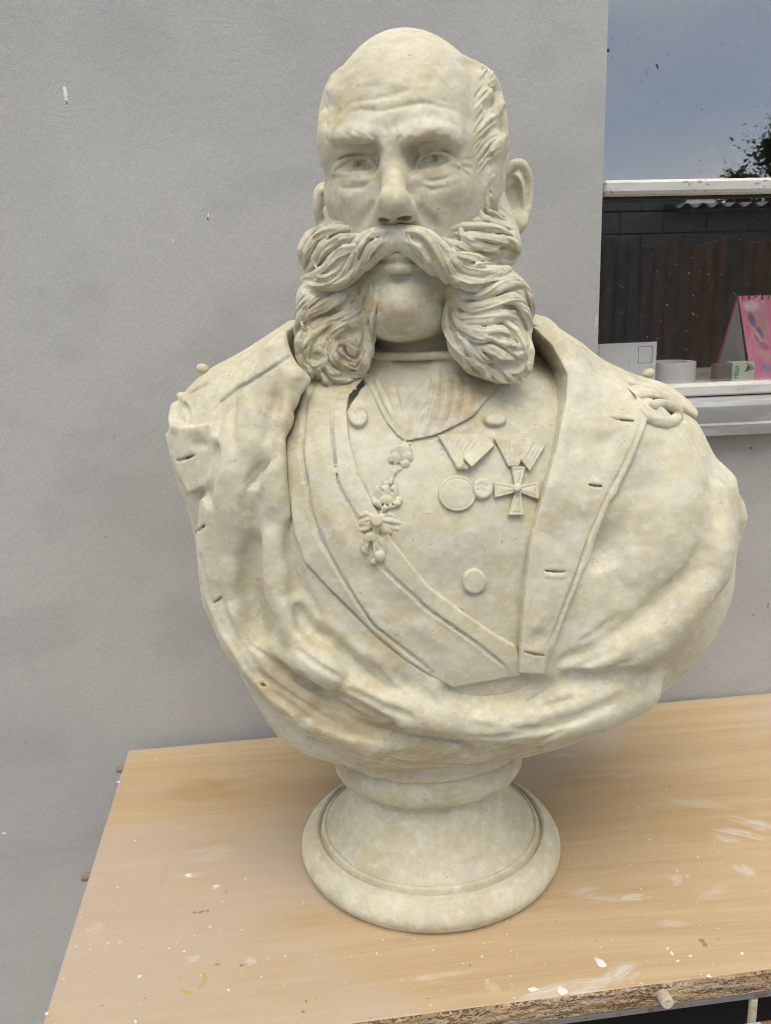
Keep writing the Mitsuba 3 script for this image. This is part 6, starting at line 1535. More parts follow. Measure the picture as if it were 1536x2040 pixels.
WHISKER = '''
E;-950 -258 6596 340 400 300 140 -35 0 0;add
E;-950 -300 6168 400 410 360 140 -35 0 0;add
E;-705 -624 6399 160 220 400 140 -35 0 0;add
E;-855 -356 5936 320 320 190 120 -35 0 0;add
T;30 cut 3;20 40 60 50;-1225 -472 6735 167 -124 -25 170 -8 -9 141 -106 56
H;80 12 8 1 30;-714 -729 6779 -111 9 -137 -167 105 -66 -148 53 -68 -109 106 -144
H;80 12 8 2 30;-649 -842 6706 -48 64 -161 -140 8 -114 -165 151 -70 -80 -38 -116
H;72 12 8 3 30;-823 -734 6712 -162 189 -42 -165 -6 -66 -112 121 -119 -37 68 -148
H;56 12 8 4 30;-604 -901 6796 13 -61 -161 8 -14 -161 -18 177 -168
H;48 12 8 5 30;-545 -969 6770 -29 -45 -181 -28 60 -184 -3 236 -150
H;72 12 8 6 30;-607 -980 6635 -19 108 -161 4 114 -193 -37 43 -169 -80 56 -147
H;56 12 8 7 30;-1160 -591 6628 -88 84 -142 -63 140 -173 11 -126 -142
H;68 12 8 8 30;-689 -868 6452 61 39 -144 -10 63 -194 -101 84 -123 -108 -3 29 -66 -1 99 41 -45 98 74 -32 -49
H;72 12 8 9 30;-791 -800 6407 -97 29 -45 -59 82 -121 -7 -19 -143 72 59 -129 107 10 -79
H;64 12 8 10 30;-1004 -671 6363 -124 50 -70 -94 32 -120 -5 41 -124 95 -43 -65 80 -58 65 -36 -6 75
H;64 12 8 11 30;-1222 -521 6340 -65 20 -120 4 17 -124 67 -82 -121 120 1 -93
H;72 12 8 12 30;-1044 -651 6000 85 12 -102 119 24 -57 117 -4 46
H;56 12 8 13 30;-1169 -595 5951 121 13 -90 146 -37 -62
H;56 12 8 14 30;-632 -827 6166 -35 54 -147 -72 141 -116 -88 -22 -44
H;48 12 8 15 30;-1267 -486 6414 46 -38 -59 56 -51 -39
H;52 12 8 16 30;-1115 -621 5951 65 23 -118 68 14 -79
H;52 12 8 17 30;-861 -651 5880 65 120 -93 21 -235 -37
H;52 12 8 18 30;-1238 -587 6052 24 14 -126 61 230 -113
H;52 12 8 19 30;-744 -714 5945 68 133 -78 73 148 -36
T;20 cut 3;8 45 45 8;-911 -756 6258 87 -40 36 76 -17 8 28 19 -68
T;20 cut 3;8 35 8;-936 -762 6125 58 40 -82 77 -7 -32
T;20 cut 3;8 35 8;-1189 -589 6045 60 -59 41 67 -28 -20
T;20 cut 3;8 28 8;-720 -773 6166 24 -9 -106 -47 57 -90
T;20 cut 3;8 30 8;-1269 -440 6354 59 -108 31 26 -26 -58
T;20 cut 3;8 25 8;-1097 -626 5917 104 -68 -48 141 29 2
T;20 cut 3;8 28 8;-1232 -640 6176 -34 66 -100 44 -31 -88
T;20 cut 3;8 25 8;-1020 -675 6334 -62 -1 -74 -34 9 -86
T;20 cut 3;8 35 8;-1232 -483 6702 172 -125 -25 136 -18 6
G;15 -17 3 25;-707 -871 6457 9 -2 -25 7 35 -48 4 34 -39
G;14 13 3 25;-578 -920 6897 -1 -11 -41 5 -12 -34 -1 -11 -38
G;17 10 3 25;-757 -734 6772 -24 -10 -29 -27 -21 -29 -38 14 -13
G;12 13 3 25;-803 -736 6087 -17 11 -37 -31 26 5 -31 -20 35
G;12 -14 3 25;-637 -867 6913 -5 13 -30 -3 1 -29 -8 2 -46
G;12 10 3 25;-1211 -508 5854 23 128 -42 29 32 -42 12 -255 -9
G;15 -17 3 25;-1077 -631 6601 -40 13 -25 -28 24 -19 -29 -23 -29
G;14 13 3 25;-800 -803 6548 -34 14 -23 -22 1 -26 -38 2 -29
G;17 10 3 25;-1167 -639 6218 -23 10 -36 -4 10 -45 -11 10 -41
G;13 13 3 25;-757 -659 5878 41 -26 18 45 66 -37 45 102 -30
G;13 -17 3 25;-845 -837 6460 -31 13 -20 -35 26 -21 -38 25 -21
G;11 -17 3 25;-923 -695 5903 34 21 -20 35 7 -27 37 -5 -26
G;16 13 3 25;-739 -683 5894 42 31 -22 43 43 -23 55 149 -32
G;13 -14 3 25;-1040 -694 6179 -25 11 -35 -19 2 24 -23 27 27
G;15 -14 3 25;-730 -766 6295 -7 -26 -41 -6 -2 -48 6 10 -41
G;11 10 3 25;-920 -745 6033 24 32 -41 27 8 -26 37 31 -41
G;16 -14 3 25;-1250 -605 5977 14 9 -39 14 8 -40 16 80 -46
G;15 -14 3 25;-972 -601 6490 -33 1 -17 -36 -11 -19 -36 13 -35
G;13 -14 3 25;-1004 -715 6260 -24 23 -41 -13 -2 -41 -28 23 -36
G;16 -14 3 25;-652 -410 5783 24 -124 -10 46 -7 -23 16 -243 1
G;11 10 3 25;-628 -972 6581 -2 -1 -44 -1 24 -42 -1 11 -37
G;15 -17 3 25;-716 -652 5856 40 43 -27 42 78 -32 38 66 -30
G;10 13 3 25;-724 -812 6373 -11 47 -52 -3 -1 -35 -8 -13 -35
G;14 -14 3 25;-1047 -584 6648 -42 -35 -9 -41 1 -19 -29 1 -18
G;15 -17 3 25;-801 -830 6388 -41 14 -23 -37 -10 -19 -35 13 -20
G;12 -17 3 25;-1125 -640 6233 -23 11 -41 -19 10 -40 -17 22 -42
G;18 13 3 25;-1064 -684 6120 -14 15 48 -31 15 27 -23 -2 -41
G;11 10 3 25;-985 -695 6634 -38 26 -16 -37 25 -18 -44 37 -20
G;12 -17 3 25;-1160 -650 6251 -18 -1 -30 -27 11 -34 -15 9 -51
G;16 10 3 25;-715 -778 6322 -6 10 -45 -3 -14 -43 0 -2 -43
G;17 10 3 25;-1067 -537 6789 -30 -10 -20 -32 25 -26 -32 25 -21
G;16 -17 3 25;-1186 -604 6605 -20 0 -39 -22 36 -39 -23 12 -34
G;16 10 3 25;-1021 -682 6600 -34 14 -16 -29 12 -19 -37 13 -22
G;15 -14 3 25;-903 -556 6746 -47 -21 -9 -51 -10 -14 -35 2 -10
G;16 -14 3 25;-1265 -536 6105 3 -15 -45 9 -2 -31 14 -26 -29
G;15 13 3 25;-753 -686 6812 -19 50 -27 -31 62 -38 -56 -140 -21
G;11 -17 3 25;-1214 -580 6596 -22 24 -23 -27 37 -33 -33 35 -42
G;12 -17 3 25;-812 -777 6194 39 -4 -27 35 7 -28 6 46 -41
G;14 13 3 25;-764 -657 5894 -6 32 -53 49 89 -37 52 124 -48
G;11 -17 3 25;-1169 -581 6545 -25 -24 -36 -20 24 -29 -20 47 -30
G;12 13 3 25;-1315 -578 5862 22 20 -41 24 32 -42 20 33 -28
G;12 13 3 25;-920 -737 6148 7 -10 49 41 -13 16 38 -14 14
G;17 -17 3 25;-980 -700 6361 -39 37 -25 -28 11 -43 -31 12 -34
'''
WHISKER_001 = '''
E;335 -810 6655 260 340 300 140 -5 0 0;add
E;640 -666 6527 350 420 360 140 -5 0 0;add
E;429 -823 6225 290 340 300 140 -5 0 0;add
E;688 -790 6093 290 360 300 120 -5 0 0;add
E;739 -894 5927 180 220 120 100 -5 0 0;add
T;60 add 3;100 110 110 80;196 -877 6377 13 -56 -116 19 -23 -118 70 -19 -85 86 61 -91 104 22 -55 92 -38 -49
H;80 12 8 20 30;207 -1083 6612 160 -33 4 104 39 27 105 37 27 189 77 41 149 97 -73
H;80 12 8 21 30;189 -1055 6567 160 -33 -60 199 29 26 174 20 41 165 104 -76
H;80 12 8 22 30;174 -1004 6521 89 -32 -118 156 -59 -27 203 41 48 193 85 -64
H;64 12 8 23 30;844 -939 6733 76 54 -142 51 108 -169 -62 -126 -162
H;64 12 8 24 30;709 -1090 6551 140 123 -98 66 88 -170 -57 -179 -157
H;80 12 8 25 30;171 -1017 6452 88 -34 -142 151 -84 -62 177 34 21 114 7 -51
H;72 12 8 26 30;120 -959 6568 8 31 -187 41 -88 -163 87 -48 -118 120 -5 -60
H;64 12 8 27 30;644 -1065 6368 100 8 -97 65 -38 -141 63 47 -148
H;64 12 8 28 30;401 -1175 6232 156 49 -26 122 3 -70 99 20 -71 70 39 -62
H;64 12 8 29 30;342 -1117 6147 143 -9 -23 122 3 -70 88 -1 -50
H;72 12 8 30 30;250 -1089 6079 130 40 -88 148 47 -86 131 -14 -71 138 -21 16
H;56 12 8 31 30;908 -944 6214 8 -49 -141 -18 -17 -133 -65 -4 -94
H;64 12 8 32 30;193 -1068 6290 82 -23 -142 147 11 -100 123 5 -52
H;52 12 8 33 30;394 -1096 5965 101 79 -105 91 9 -67
H;52 12 8 34 30;641 -1085 5898 98 54 -85 96 95 -47
H;52 12 8 35 30;236 -1091 6079 72 74 -126 84 73 -86
H;52 12 8 36 30;807 -1106 6012 73 84 -104 -7 7 -82
T;30 cut 3;20 55 60 20;541 -1091 5988 92 -26 -39 121 -6 -4 64 22 24
T;20 cut 3;10 40 10;469 -1193 6249 115 21 -24 78 3 -40
T;20 cut 3;10 38 10;647 -1157 6120 75 -8 -25 85 27 -5
T;20 cut 3;8 28 8;136 -970 6452 17 -56 -139 49 -67 -162
T;20 cut 3;8 26 8;177 -1055 6336 71 -54 -83 97 -59 -38
T;20 cut 3;8 26 8;609 -1106 6518 114 70 -23 76 28 -49
G;11 -14 3 25;917 -921 6270 -14 -36 -43 -1 -27 -40 -4 -38 -37
G;13 -17 3 25;944 -930 6243 -17 -34 -37 -3 -40 -45 -4 -27 -50
G;11 -14 3 25;205 -1043 6493 19 -29 -28 22 -29 -30 29 -19 -27
G;16 -14 3 25;641 -1177 6167 25 5 -18 39 37 -31 34 15 -24
G;17 13 3 25;310 -1110 6038 27 -7 -12 35 3 -27 35 3 -20
G;11 13 3 25;183 -1092 6116 27 -8 -42 34 15 -39 14 8 -29
G;11 -14 3 25;873 -950 6683 21 -6 -36 33 16 -23 42 38 -38
G;18 -17 3 25;466 -1164 6107 41 -10 -8 47 -1 -31 38 2 -25
G;15 -14 3 25;367 -1104 5959 29 16 -25 39 14 -31 27 3 -36
G;11 13 3 25;153 -1035 6403 14 -16 -34 22 -30 -35 22 -5 -22
G;10 -14 3 25;190 -1066 6451 13 -15 -28 26 -6 -29 27 -31 -33
G;13 13 3 25;317 -1172 6253 32 -8 -23 41 -9 -9 28 -7 -7
G;16 -14 3 25;320 -1125 6038 41 2 -31 37 2 -25 36 27 -26
G;16 10 3 25;573 -1169 6039 27 4 -18 50 85 -26 43 12 -21
G;15 -17 3 25;193 -1088 6690 30 -31 -4 39 -20 -10 36 -7 -8
G;11 13 3 25;856 -1022 6471 25 4 -40 15 45 -42 -4 12 -36
G;13 13 3 25;121 -1021 6305 9 -28 -41 12 -4 -38 14 -16 -30
G;10 10 3 25;400 -1168 6656 48 14 8 36 17 4 45 2 8
G;10 -14 3 25;689 -1052 6736 54 36 6 47 25 -6 31 5 -32
G;18 13 3 25;453 -1117 6024 49 24 -19 42 26 -12 34 3 -22
G;15 13 3 25;230 -586 5951 28 16 -34 31 3 -44 -36 -349 -1
G;16 -14 3 25;765 -1141 6066 22 -8 -25 34 38 -36 33 25 -39
G;11 -14 3 25;305 -1135 6681 40 4 -2 52 13 5 37 4 9
G;17 13 3 25;674 -1146 6020 39 38 -18 44 37 -25 32 1 -34
G;17 10 3 25;254 -1103 6424 35 -21 -29 35 -7 -6 38 -21 -3
G;10 -17 3 25;465 -1121 6693 31 5 7 48 14 9 49 13 9
G;16 13 3 25;607 -946 6808 37 16 3 47 25 1 43 2 -8
G;15 10 3 25;381 -1199 6230 45 2 -9 58 11 -1 47 13 -12
G;11 -14 3 25;872 -951 6781 32 4 -40 22 7 -37 36 27 -34
G;16 -17 3 25;292 -900 5866 27 -8 -30 34 2 -29 27 3 -40
G;17 -17 3 25;564 -1120 6562 42 3 11 45 1 8 49 12 0
G;12 -17 3 25;684 -1089 6452 45 25 -22 43 38 -10 54 59 -28
G;11 -17 3 25;404 -1160 6397 36 4 0 47 2 6 43 2 7
G;15 -17 3 25;310 -1169 6273 27 -19 -14 45 -11 -18 40 -9 -5
'''
MOUSTACHE = '''
E;-975 -174 7065 260 340 270 120 -35 0 0;add
E;-801 -557 6972 200 240 240 140 -35 0 0;add
T;120 add 1;160 100 60;-794 -591 7203 -67 237 158 -68 238 116
E;367 -663 7126 320 360 280 140 -5 0 0;add
E;676 -509 7081 260 360 260 120 -5 0 0;add
E;82 -878 6984 180 220 200 140 -5 0 0;add
T;140 add 1;180 120 80;676 -509 7317 22 98 197 -23 9 234
T;120 add 4;85 118 135 135 125 115 90 40;-386 -1144 7145 -106 -4 -11 -122 34 -48 -96 88 -90 -105 166 -126 -135 198 -74 -139 221 -12 -123 215 17
T;120 add 4;85 118 135 135 125 125 100 40;-386 -1144 7145 112 -83 -17 130 -37 -52 126 28 -106 151 73 -124 185 82 -65 199 98 15 212 135 44
T;60 add 1;60 85 70;-473 -1165 7054 -110 61 -29 -65 66 -75
T;60 add 1;60 90 80;-290 -1232 7046 134 -6 -72 97 39 -89
H;56 12 8 37 30;-456 -1247 7187 -133 27 -13 -105 14 -78 -75 85 -124 -66 104 -105
H;56 12 8 38 30;-481 -1251 7110 -126 15 -39 -62 58 -91 -23 77 -84
H;56 12 8 39 30;-793 -1144 6993 -34 115 -127 -105 188 -92 -136 199 -31 -148 267 41
H;48 12 8 40 30;-834 -1046 6954 -79 153 -105 -121 186 -38 -159 353 26
H;48 12 8 41 30;-641 -1245 7028 -84 132 -114 -113 96 -119 -155 226 -56
H;32 12 8 42 30;-548 -1223 7049 -31 30 -63 -42 55 -49
H;56 12 8 43 30;-348 -1284 7182 125 -65 -16 120 -25 -93 80 29 -129 103 71 -130
H;56 12 8 44 30;-330 -1306 7103 126 -51 -48 91 15 -108 84 50 -100
H;56 12 8 45 30;-42 -1382 7029 65 43 -129 130 88 -110 176 63 -48 217 124 33
H;56 12 8 46 30;30 -1311 7074 68 5 -131 129 77 -110 182 84 -25 233 179 44
H;48 12 8 47 30;144 -1064 7041 65 -142 -119 157 79 -45 271 344 28 156 34 44
H;48 12 8 48 30;-82 -1351 6988 81 64 -151 142 98 -112 172 40 -35
H;32 12 8 49 30;-288 -1315 7051 92 -10 -63 58 31 -82
T;20 cut 3;8 20 20 8;-991 -841 6821 57 -87 14 63 -90 68 37 -53 72
T;20 cut 3;8 18 8;-795 -1118 6885 27 -41 63 9 -27 64
H;72 12 8 50 30;-755 -761 7258 -161 96 -12 -163 228 -64 -94 9 -124 -34 90 -115
H;72 12 8 51 30;-728 -1094 7168 -125 359 -10 -141 120 -90 -96 177 -107 -90 88 -67
H;64 12 8 52 30;-706 -1237 7073 -124 191 -31 -119 276 -97 -126 188 -84 -128 232 -24
H;56 12 8 53 30;-1018 -273 7323 -116 -97 -98 -82 -62 -143 -19 137 -113
H;40 12 8 54 30;-966 -668 7202 -75 33 -88 -75 105 -133 29 -47 -72
H;48 12 8 55 30;595 -846 7693 -43 18 -174 115 180 -98 122 -11 -72
H;48 12 8 56 30;517 -874 7558 2 50 -128 105 95 -93 154 28 -46
H;56 12 8 57 30;442 -887 7381 61 -6 -91 147 68 -52 177 118 -9
H;64 12 8 58 30;131 -1019 7221 152 56 1 164 -9 -4 227 146 -26 151 53 -73
H;64 12 8 59 30;183 -988 7156 139 -14 -13 175 37 -15 193 104 -30 149 100 -44
H;56 12 8 60 30;230 -992 7234 41 -26 -105 124 27 -68 190 94 -8 186 65 8
T;40 cut 3;40 80 90;591 -873 6981 129 30 21 132 128 -20
H;64 12 8 61 30;56 -1037 7137 116 -4 -82 183 88 -49 221 123 0 228 165 45
H;64 12 8 62 30;63 -1324 7008 169 117 -60 257 314 -7 215 145 43
H;48 12 8 63 30;654 -909 7150 128 82 -52 110 211 -75 -31 11 -75
H;64 12 8 64 30;47 -1328 6835 126 64 -90 176 62 -39 203 163 33 232 153 34
T;30 cut 3;20 35 40 35 20;61 -979 6740 107 -312 -48 173 50 -22 197 140 32 130 43 6
G;15 -13 1 25;-359 -1275 7211 3 -33 -50 10 -10 -48
G;17 -10 1 25;-464 -1261 7198 -12 -7 -50 -17 4 -48
G;17 -10 1 25;-163 -1419 7137 27 -1 -58 41 -3 -58
G;18 -10 1 25;-423 -1265 7191 -11 -7 -59 -12 16 -58
G;15 -13 1 25;-246 -1396 7162 24 24 -57 25 -37 -61
G;14 -10 1 25;-688 -1235 7148 -37 -6 -63 -49 56 -59
G;17 11 1 25;-107 -1414 7103 28 -1 -51 47 18 -51
G;18 -10 1 25;-713 -1231 7120 -41 19 -68 -58 67 -65
G;13 -10 1 25;-282 -1368 7191 17 13 -53 18 -36 -55
G;16 -10 1 25;-646 -1263 7155 -36 7 -70 -49 43 -67
G;18 -13 1 25;-278 -1368 7178 20 25 -55 19 -48 -59
G;15 -13 1 25;-617 -1267 7173 -22 5 -47 -30 29 -46
G;15 -13 1 25;-254 -1383 7160 23 1 -69 33 -13 -71
G;14 -13 1 25;-590 -1271 7181 -20 42 -55 -39 -29 -59
G;12 -10 1 25;-105 -1413 7094 22 -14 -44 42 32 -42
G;17 -13 1 25;-636 -1264 7150 -26 30 -57 -40 30 -57
G;14 -13 1 25;-315 -1339 7177 14 -10 -69 28 25 -68
G;15 11 1 25;-674 -1248 7142 -36 -5 -64 -47 79 -61
G;18 11 1 25;-108 -1413 7104 35 -3 -64 59 30 -63
G;15 -10 1 25;-429 -1254 7209 -10 -7 -51 -14 -8 -51
G;12 -10 1 25;-106 -1402 7111 25 -14 -50 44 20 -49
G;18 -13 1 25;-473 -1260 7198 -9 4 -40 -16 -8 -40
G;15 11 1 25;-357 -1286 7191 5 -10 -43 8 -22 -44
G;17 11 1 25;-483 -1248 7208 -15 -6 -56 -24 -18 -58
G;14 -13 1 25;-324 -1326 7192 14 -10 -72 25 13 -71
G;16 -10 1 25;-691 -1246 7137 -31 5 -53 -41 54 -51
G;18 -13 1 25;-235 -1398 7174 24 24 -54 29 -13 -57
G;18 -10 1 25;-437 -1241 7214 -13 -19 -59 -18 -6 -58
G;12 -10 1 25;-101 -1403 7104 41 -2 -73 65 16 -73
G;11 -10 1 25;-660 -1250 7156 -36 -5 -66 -49 43 -64
G;14 -13 1 25;-116 -1424 7098 30 -2 -55 51 31 -54
G;11 -10 1 25;-713 -1232 7134 -26 16 -43 -38 42 -42
G;16 11 1 25;-117 -1413 7117 35 -2 -65 56 18 -65
G;11 -13 1 25;-481 -1259 7199 -16 -7 -58 -21 6 -57
G;15 11 1 25;-342 -1289 7206 6 -33 -65 18 2 -62
G;14 11 1 25;-664 -1249 7147 -23 -8 -42 -33 5 -41
G;12 11 1 25;-297 -1354 7192 20 13 -68 21 -47 -71
G;12 11 1 25;-546 -1263 7176 -26 -17 -68 -35 7 -67
G;12 -13 1 25;-248 -1396 7163 28 37 -64 29 -38 -69
G;16 11 1 25;-551 -1263 7189 -17 17 -47 -29 -31 -50
G;15 -10 1 25;-267 -1381 7167 20 36 -46 16 -48 -51
G;11 -13 1 25;-663 -1250 7155 -23 -20 -40 -29 17 -38
G;13 11 1 25;-150 -1420 7118 20 -1 -39 29 -2 -39
G;18 -10 1 25;-715 -1231 7124 -31 17 -51 -45 54 -50
G;17 11 1 25;-313 -1339 7183 16 2 -66 26 12 -66
G;13 11 1 25;-704 -1232 7125 -23 16 -39 -34 29 -39
G;13 -13 1 25;-201 -1402 7149 33 24 -70 46 8 -72
G;17 -10 1 25;-454 -1239 7215 -11 -8 -46 -15 -7 -45
G;13 -10 1 25;-313 -1340 7187 14 2 -61 18 -23 -62
G;12 -13 1 25;-422 -1254 7197 -11 -7 -58 -14 5 -58
G;15 -10 1 25;-340 -1300 7198 9 -22 -65 18 2 -64
G;16 11 1 25;-522 -1266 7187 -13 17 -46 -25 -31 -48
G;17 -13 1 25;-203 -1401 7149 30 35 -57 36 -3 -60
G;18 11 1 25;-673 -1248 7134 -26 -7 -46 -35 29 -44
G;14 11 1 25;-337 -1289 7209 4 -34 -49 13 1 -46
G;17 11 1 25;-619 -1266 7158 -28 42 -64 -44 20 -66
G;12 11 1 25;-132 -1422 7102 33 -2 -64 54 19 -64
G;13 -10 1 25;-599 -1269 7176 -23 42 -59 -42 -29 -63
G;17 11 1 25;-304 -1353 7187 13 13 -44 13 -23 -45
G;13 11 1 25;-700 -1245 7122 -26 17 -44 -37 41 -44
G;11 11 1 25;-127 -1412 7123 26 -13 -55 47 19 -54
G;17 11 1 25;-678 -1247 7135 -40 -5 -70 -51 91 -65
G;18 -10 1 25;-277 -1368 7174 19 25 -51 17 -48 -56
G;13 11 1 25;-565 -1273 7185 -27 7 -71 -41 -5 -71
G;16 -14 3 25;-1092 -668 6761 -35 61 7 -36 73 8 -48 121 15
G;11 13 3 25;-1194 -468 7015 -9 38 -35 -8 50 -37 -9 157 -41
G;13 13 3 25;334 -1057 7120 56 38 -13 39 17 -8 43 16 -7
G;13 13 3 25;-1035 -578 7194 -37 63 -20 -42 27 -30 -20 2 -26
G;11 -14 3 25;-326 -1267 7004 35 -4 -25 35 -3 -27 26 9 -25
G;10 -14 3 25;-744 -1100 7183 -32 87 -4 -31 87 -7 -32 63 -14
G;16 13 3 25;-984 -681 7262 -36 39 -15 -38 75 -18 -31 50 -17
G;13 10 3 25;-1019 -654 7026 -27 38 -27 -20 38 -29 -20 26 -28
G;13 -14 3 25;64 -1248 6741 69 232 -21 1 -171 -23 60 99 -23
G;14 10 3 25;430 -1163 6771 48 38 4 50 38 10 47 38 13
G;13 13 3 25;728 -902 6822 92 162 7 44 -11 -4 37 -10 4
G;13 -14 3 25;-142 -1390 6998 22 9 -32 29 21 -33 21 10 -27
G;14 -14 3 25;-1166 -444 7009 -12 50 -41 -20 26 -37 -6 61 -33
G;10 -17 3 25;322 -1037 7039 50 14 -16 54 13 -3 40 16 -6
G;17 13 3 25;646 -825 6993 60 59 10 74 93 13 60 46 -3
G;10 -17 3 25;-558 -945 6870 -24 15 -35 -28 15 -43 -22 27 -33
G;16 10 3 25;-96 -1222 6819 49 187 -25 23 9 -31 29 20 -30
G;10 -14 3 25;-543 -1271 7116 -31 -8 -18 -27 3 -16 -45 18 -25
G;17 -14 3 25;335 -1240 6758 47 26 4 44 40 4 55 36 7
G;12 -14 3 25;-595 -906 6875 -13 14 -26 -19 14 -26 -15 14 -33
G;15 -14 3 25;163 -1093 7059 45 5 -27 38 18 -14 6 -123 -15
G;12 13 3 25;732 -757 6911 53 73 14 63 58 7 5 50 -40
G;10 13 3 25;-503 -1026 6941 -23 4 -26 -13 50 -33 -20 27 -18
G;11 -17 3 25;486 -1140 6824 41 40 9 44 39 7 63 70 16
G;15 10 3 25;-850 -847 6729 -25 38 -15 -31 62 -17 -19 133 -17
G;12 10 3 25;-1215 -473 7141 -19 2 -43 -6 2 -40 -2 38 -40
G;11 10 3 25;-1061 -580 7239 -28 51 -20 -26 26 -24 -33 15 -32
G;17 -17 3 25;326 -1054 7096 31 7 -8 43 16 -16 45 15 -7
G;11 -14 3 25;-870 -834 6726 -27 50 -23 -33 74 -17 -41 110 -6
G;18 13 3 25;493 -925 7005 32 -33 1 45 15 5 77 104 8
G;15 13 3 25;-795 -1105 6833 -21 26 -39 -25 51 -25 -29 38 -21
G;17 13 3 25;571 -1060 6791 51 49 8 38 40 7 62 59 14
G;14 -17 3 25;-225 -1394 7068 44 -5 -15 28 9 -28 26 9 -28
G;11 13 3 25;615 -1082 6693 34 4 0 40 14 5 50 25 5
G;11 -14 3 25;-1159 -498 7129 -26 3 -38 -20 14 -44 -12 26 -37
G;18 -14 3 25;-1025 -642 7247 -27 50 -15 -33 63 -19 -43 27 -30
G;10 -14 3 25;-755 -776 7214 -59 -126 -26 -41 75 -2 -44 39 -11
G;15 13 3 25;704 -874 7188 48 38 -8 42 52 -12 38 16 -22
G;13 -17 3 25;693 -785 6937 71 93 21 73 68 8 36 17 -32
G;17 -14 3 25;-869 -812 7141 -28 39 -10 -41 27 -20 -29 27 -19
G;14 -14 3 25;145 -1022 7157 39 18 -11 39 -19 -6 37 -31 -12
G;16 -14 3 25;-713 -1187 6950 -18 26 -20 -25 28 -43 -29 15 -32
G;16 -17 3 25;-34 -1399 7062 27 45 -28 31 9 -31 28 8 -33
G;11 13 3 25;-1122 -560 6826 -40 85 3 -29 61 4 -40 145 -2
G;17 10 3 25;50 -1336 6963 23 -3 -37 22 9 -24 28 -5 -18
G;11 13 3 25;733 -939 6771 54 35 7 85 151 15 43 -11 5
G;13 -14 3 25;354 -1004 7203 39 -9 -1 39 5 -6 45 15 -9
G;17 -14 3 25;-1183 -430 7211 -27 -21 -36 -17 -10 -27 -22 -10 -37
G;13 -17 3 25;-1135 -485 7100 -23 2 -37 -17 2 -33 -16 26 -30
G;16 -17 3 25;-985 -680 7249 -35 63 -17 -35 63 -19 -27 38 -12
G;12 13 3 25;163 -1014 7182 35 6 -7 36 -43 -14 30 -17 -14
G;17 -14 3 25;-1152 -471 7073 -19 2 -33 -19 14 -35 -15 13 -29
G;12 13 3 25;822 -644 6941 60 46 6 -12 5 -45 -60 -269 -39
G;12 -14 3 25;-1038 -593 7238 -35 63 -23 -38 40 -30 -27 -10 -35
G;17 -14 3 25;273 -1206 6903 40 4 -14 45 28 -10 65 60 -6
G;13 10 3 25;305 -1063 7128 45 16 -15 41 28 -8 42 16 -4
G;13 10 3 25;832 -723 7224 83 128 -3 37 -22 -16 31 -19 -18
G;15 -17 3 25;-1085 -505 7211 -33 15 -29 -20 -9 -36 -25 15 -42
G;17 13 3 25;468 -944 7003 45 27 -1 58 35 -1 45 27 5
G;10 10 3 25;-673 -1215 6964 -7 50 -32 -3 49 -30 -11 38 -29
G;17 -17 3 25;525 -1006 7209 47 39 -7 50 38 -6 46 39 -13
G;13 10 3 25;808 -844 7067 58 110 -21 68 133 -35 5 -25 -50
G;17 -14 3 25;110 -1330 6772 38 5 -19 36 6 -22 44 40 -13
G;17 -17 3 25;-205 -1331 6974 26 9 -24 25 22 -35 28 9 -39
G;11 -17 3 25;-249 -1327 7026 27 -3 -20 35 -4 -33 21 34 -27
G;13 -14 3 25;-1152 -533 6738 -48 73 12 -38 36 -1 -41 121 13
G;18 -17 3 25;-911 -996 7022 -26 63 -27 -29 74 -19 -31 63 -32
G;15 -17 3 25;-508 -999 6857 -20 15 -39 -17 3 -33 -25 15 -38
G;13 -14 3 25;409 -968 7004 43 27 -6 55 13 3 34 -33 3
G;17 10 3 25;50 -1370 6895 22 9 -30 38 30 -31 37 30 -25
G;10 13 3 25;-907 -977 6816 -40 63 -26 -34 62 -16 -28 49 -6
G;11 13 3 25;-870 -994 6915 -25 39 -30 -30 38 -30 -46 51 -18
G;15 -14 3 25;-865 -1085 7065 -26 51 -19 -36 100 -29 -27 75 -33
G;12 10 3 25;-535 -997 6909 -19 51 -24 -14 2 -31 -21 15 -34
G;12 -17 3 25;-222 -1373 7134 36 -5 -18 30 -27 -29 30 -3 -25
G;12 -17 3 25;-1101 -574 6903 3 -59 -31 -41 85 -20 -40 98 -6
G;15 10 3 25;673 -794 6981 38 28 8 80 115 10 63 34 -2
G;11 10 3 25;-358 -1202 7006 21 -2 -34 29 34 -23 29 9 -20
G;18 -17 3 25;526 -918 6928 44 39 10 55 61 10 52 36 11
G;16 -14 3 25;371 -1199 6795 56 24 -1 46 27 4 59 60 4
G;15 -17 3 25;109 -1332 6889 19 9 -20 29 19 -19 23 8 -17
G;11 13 3 25;196 -1086 7051 32 6 -13 39 18 -12 44 28 -14
'''
EAR = '''
E;-940 505 7555 80 180 260 50 -40 12 0;add
T;40 add 4;35 40 40 35 30 40 50;-897 362 7699 -51 18 21 -42 58 -20 -18 49 -79 1 10 -103 16 -37 -99 33 -55 -52
E;-939 292 7544 75 180 200 30 -40 8 0;cut
T;30 add 3;20 25 20;-919 412 7640 -46 60 -22 -11 3 -103
T;60 add 1;100 100;-862 498 7751 -14 5 -331
'''
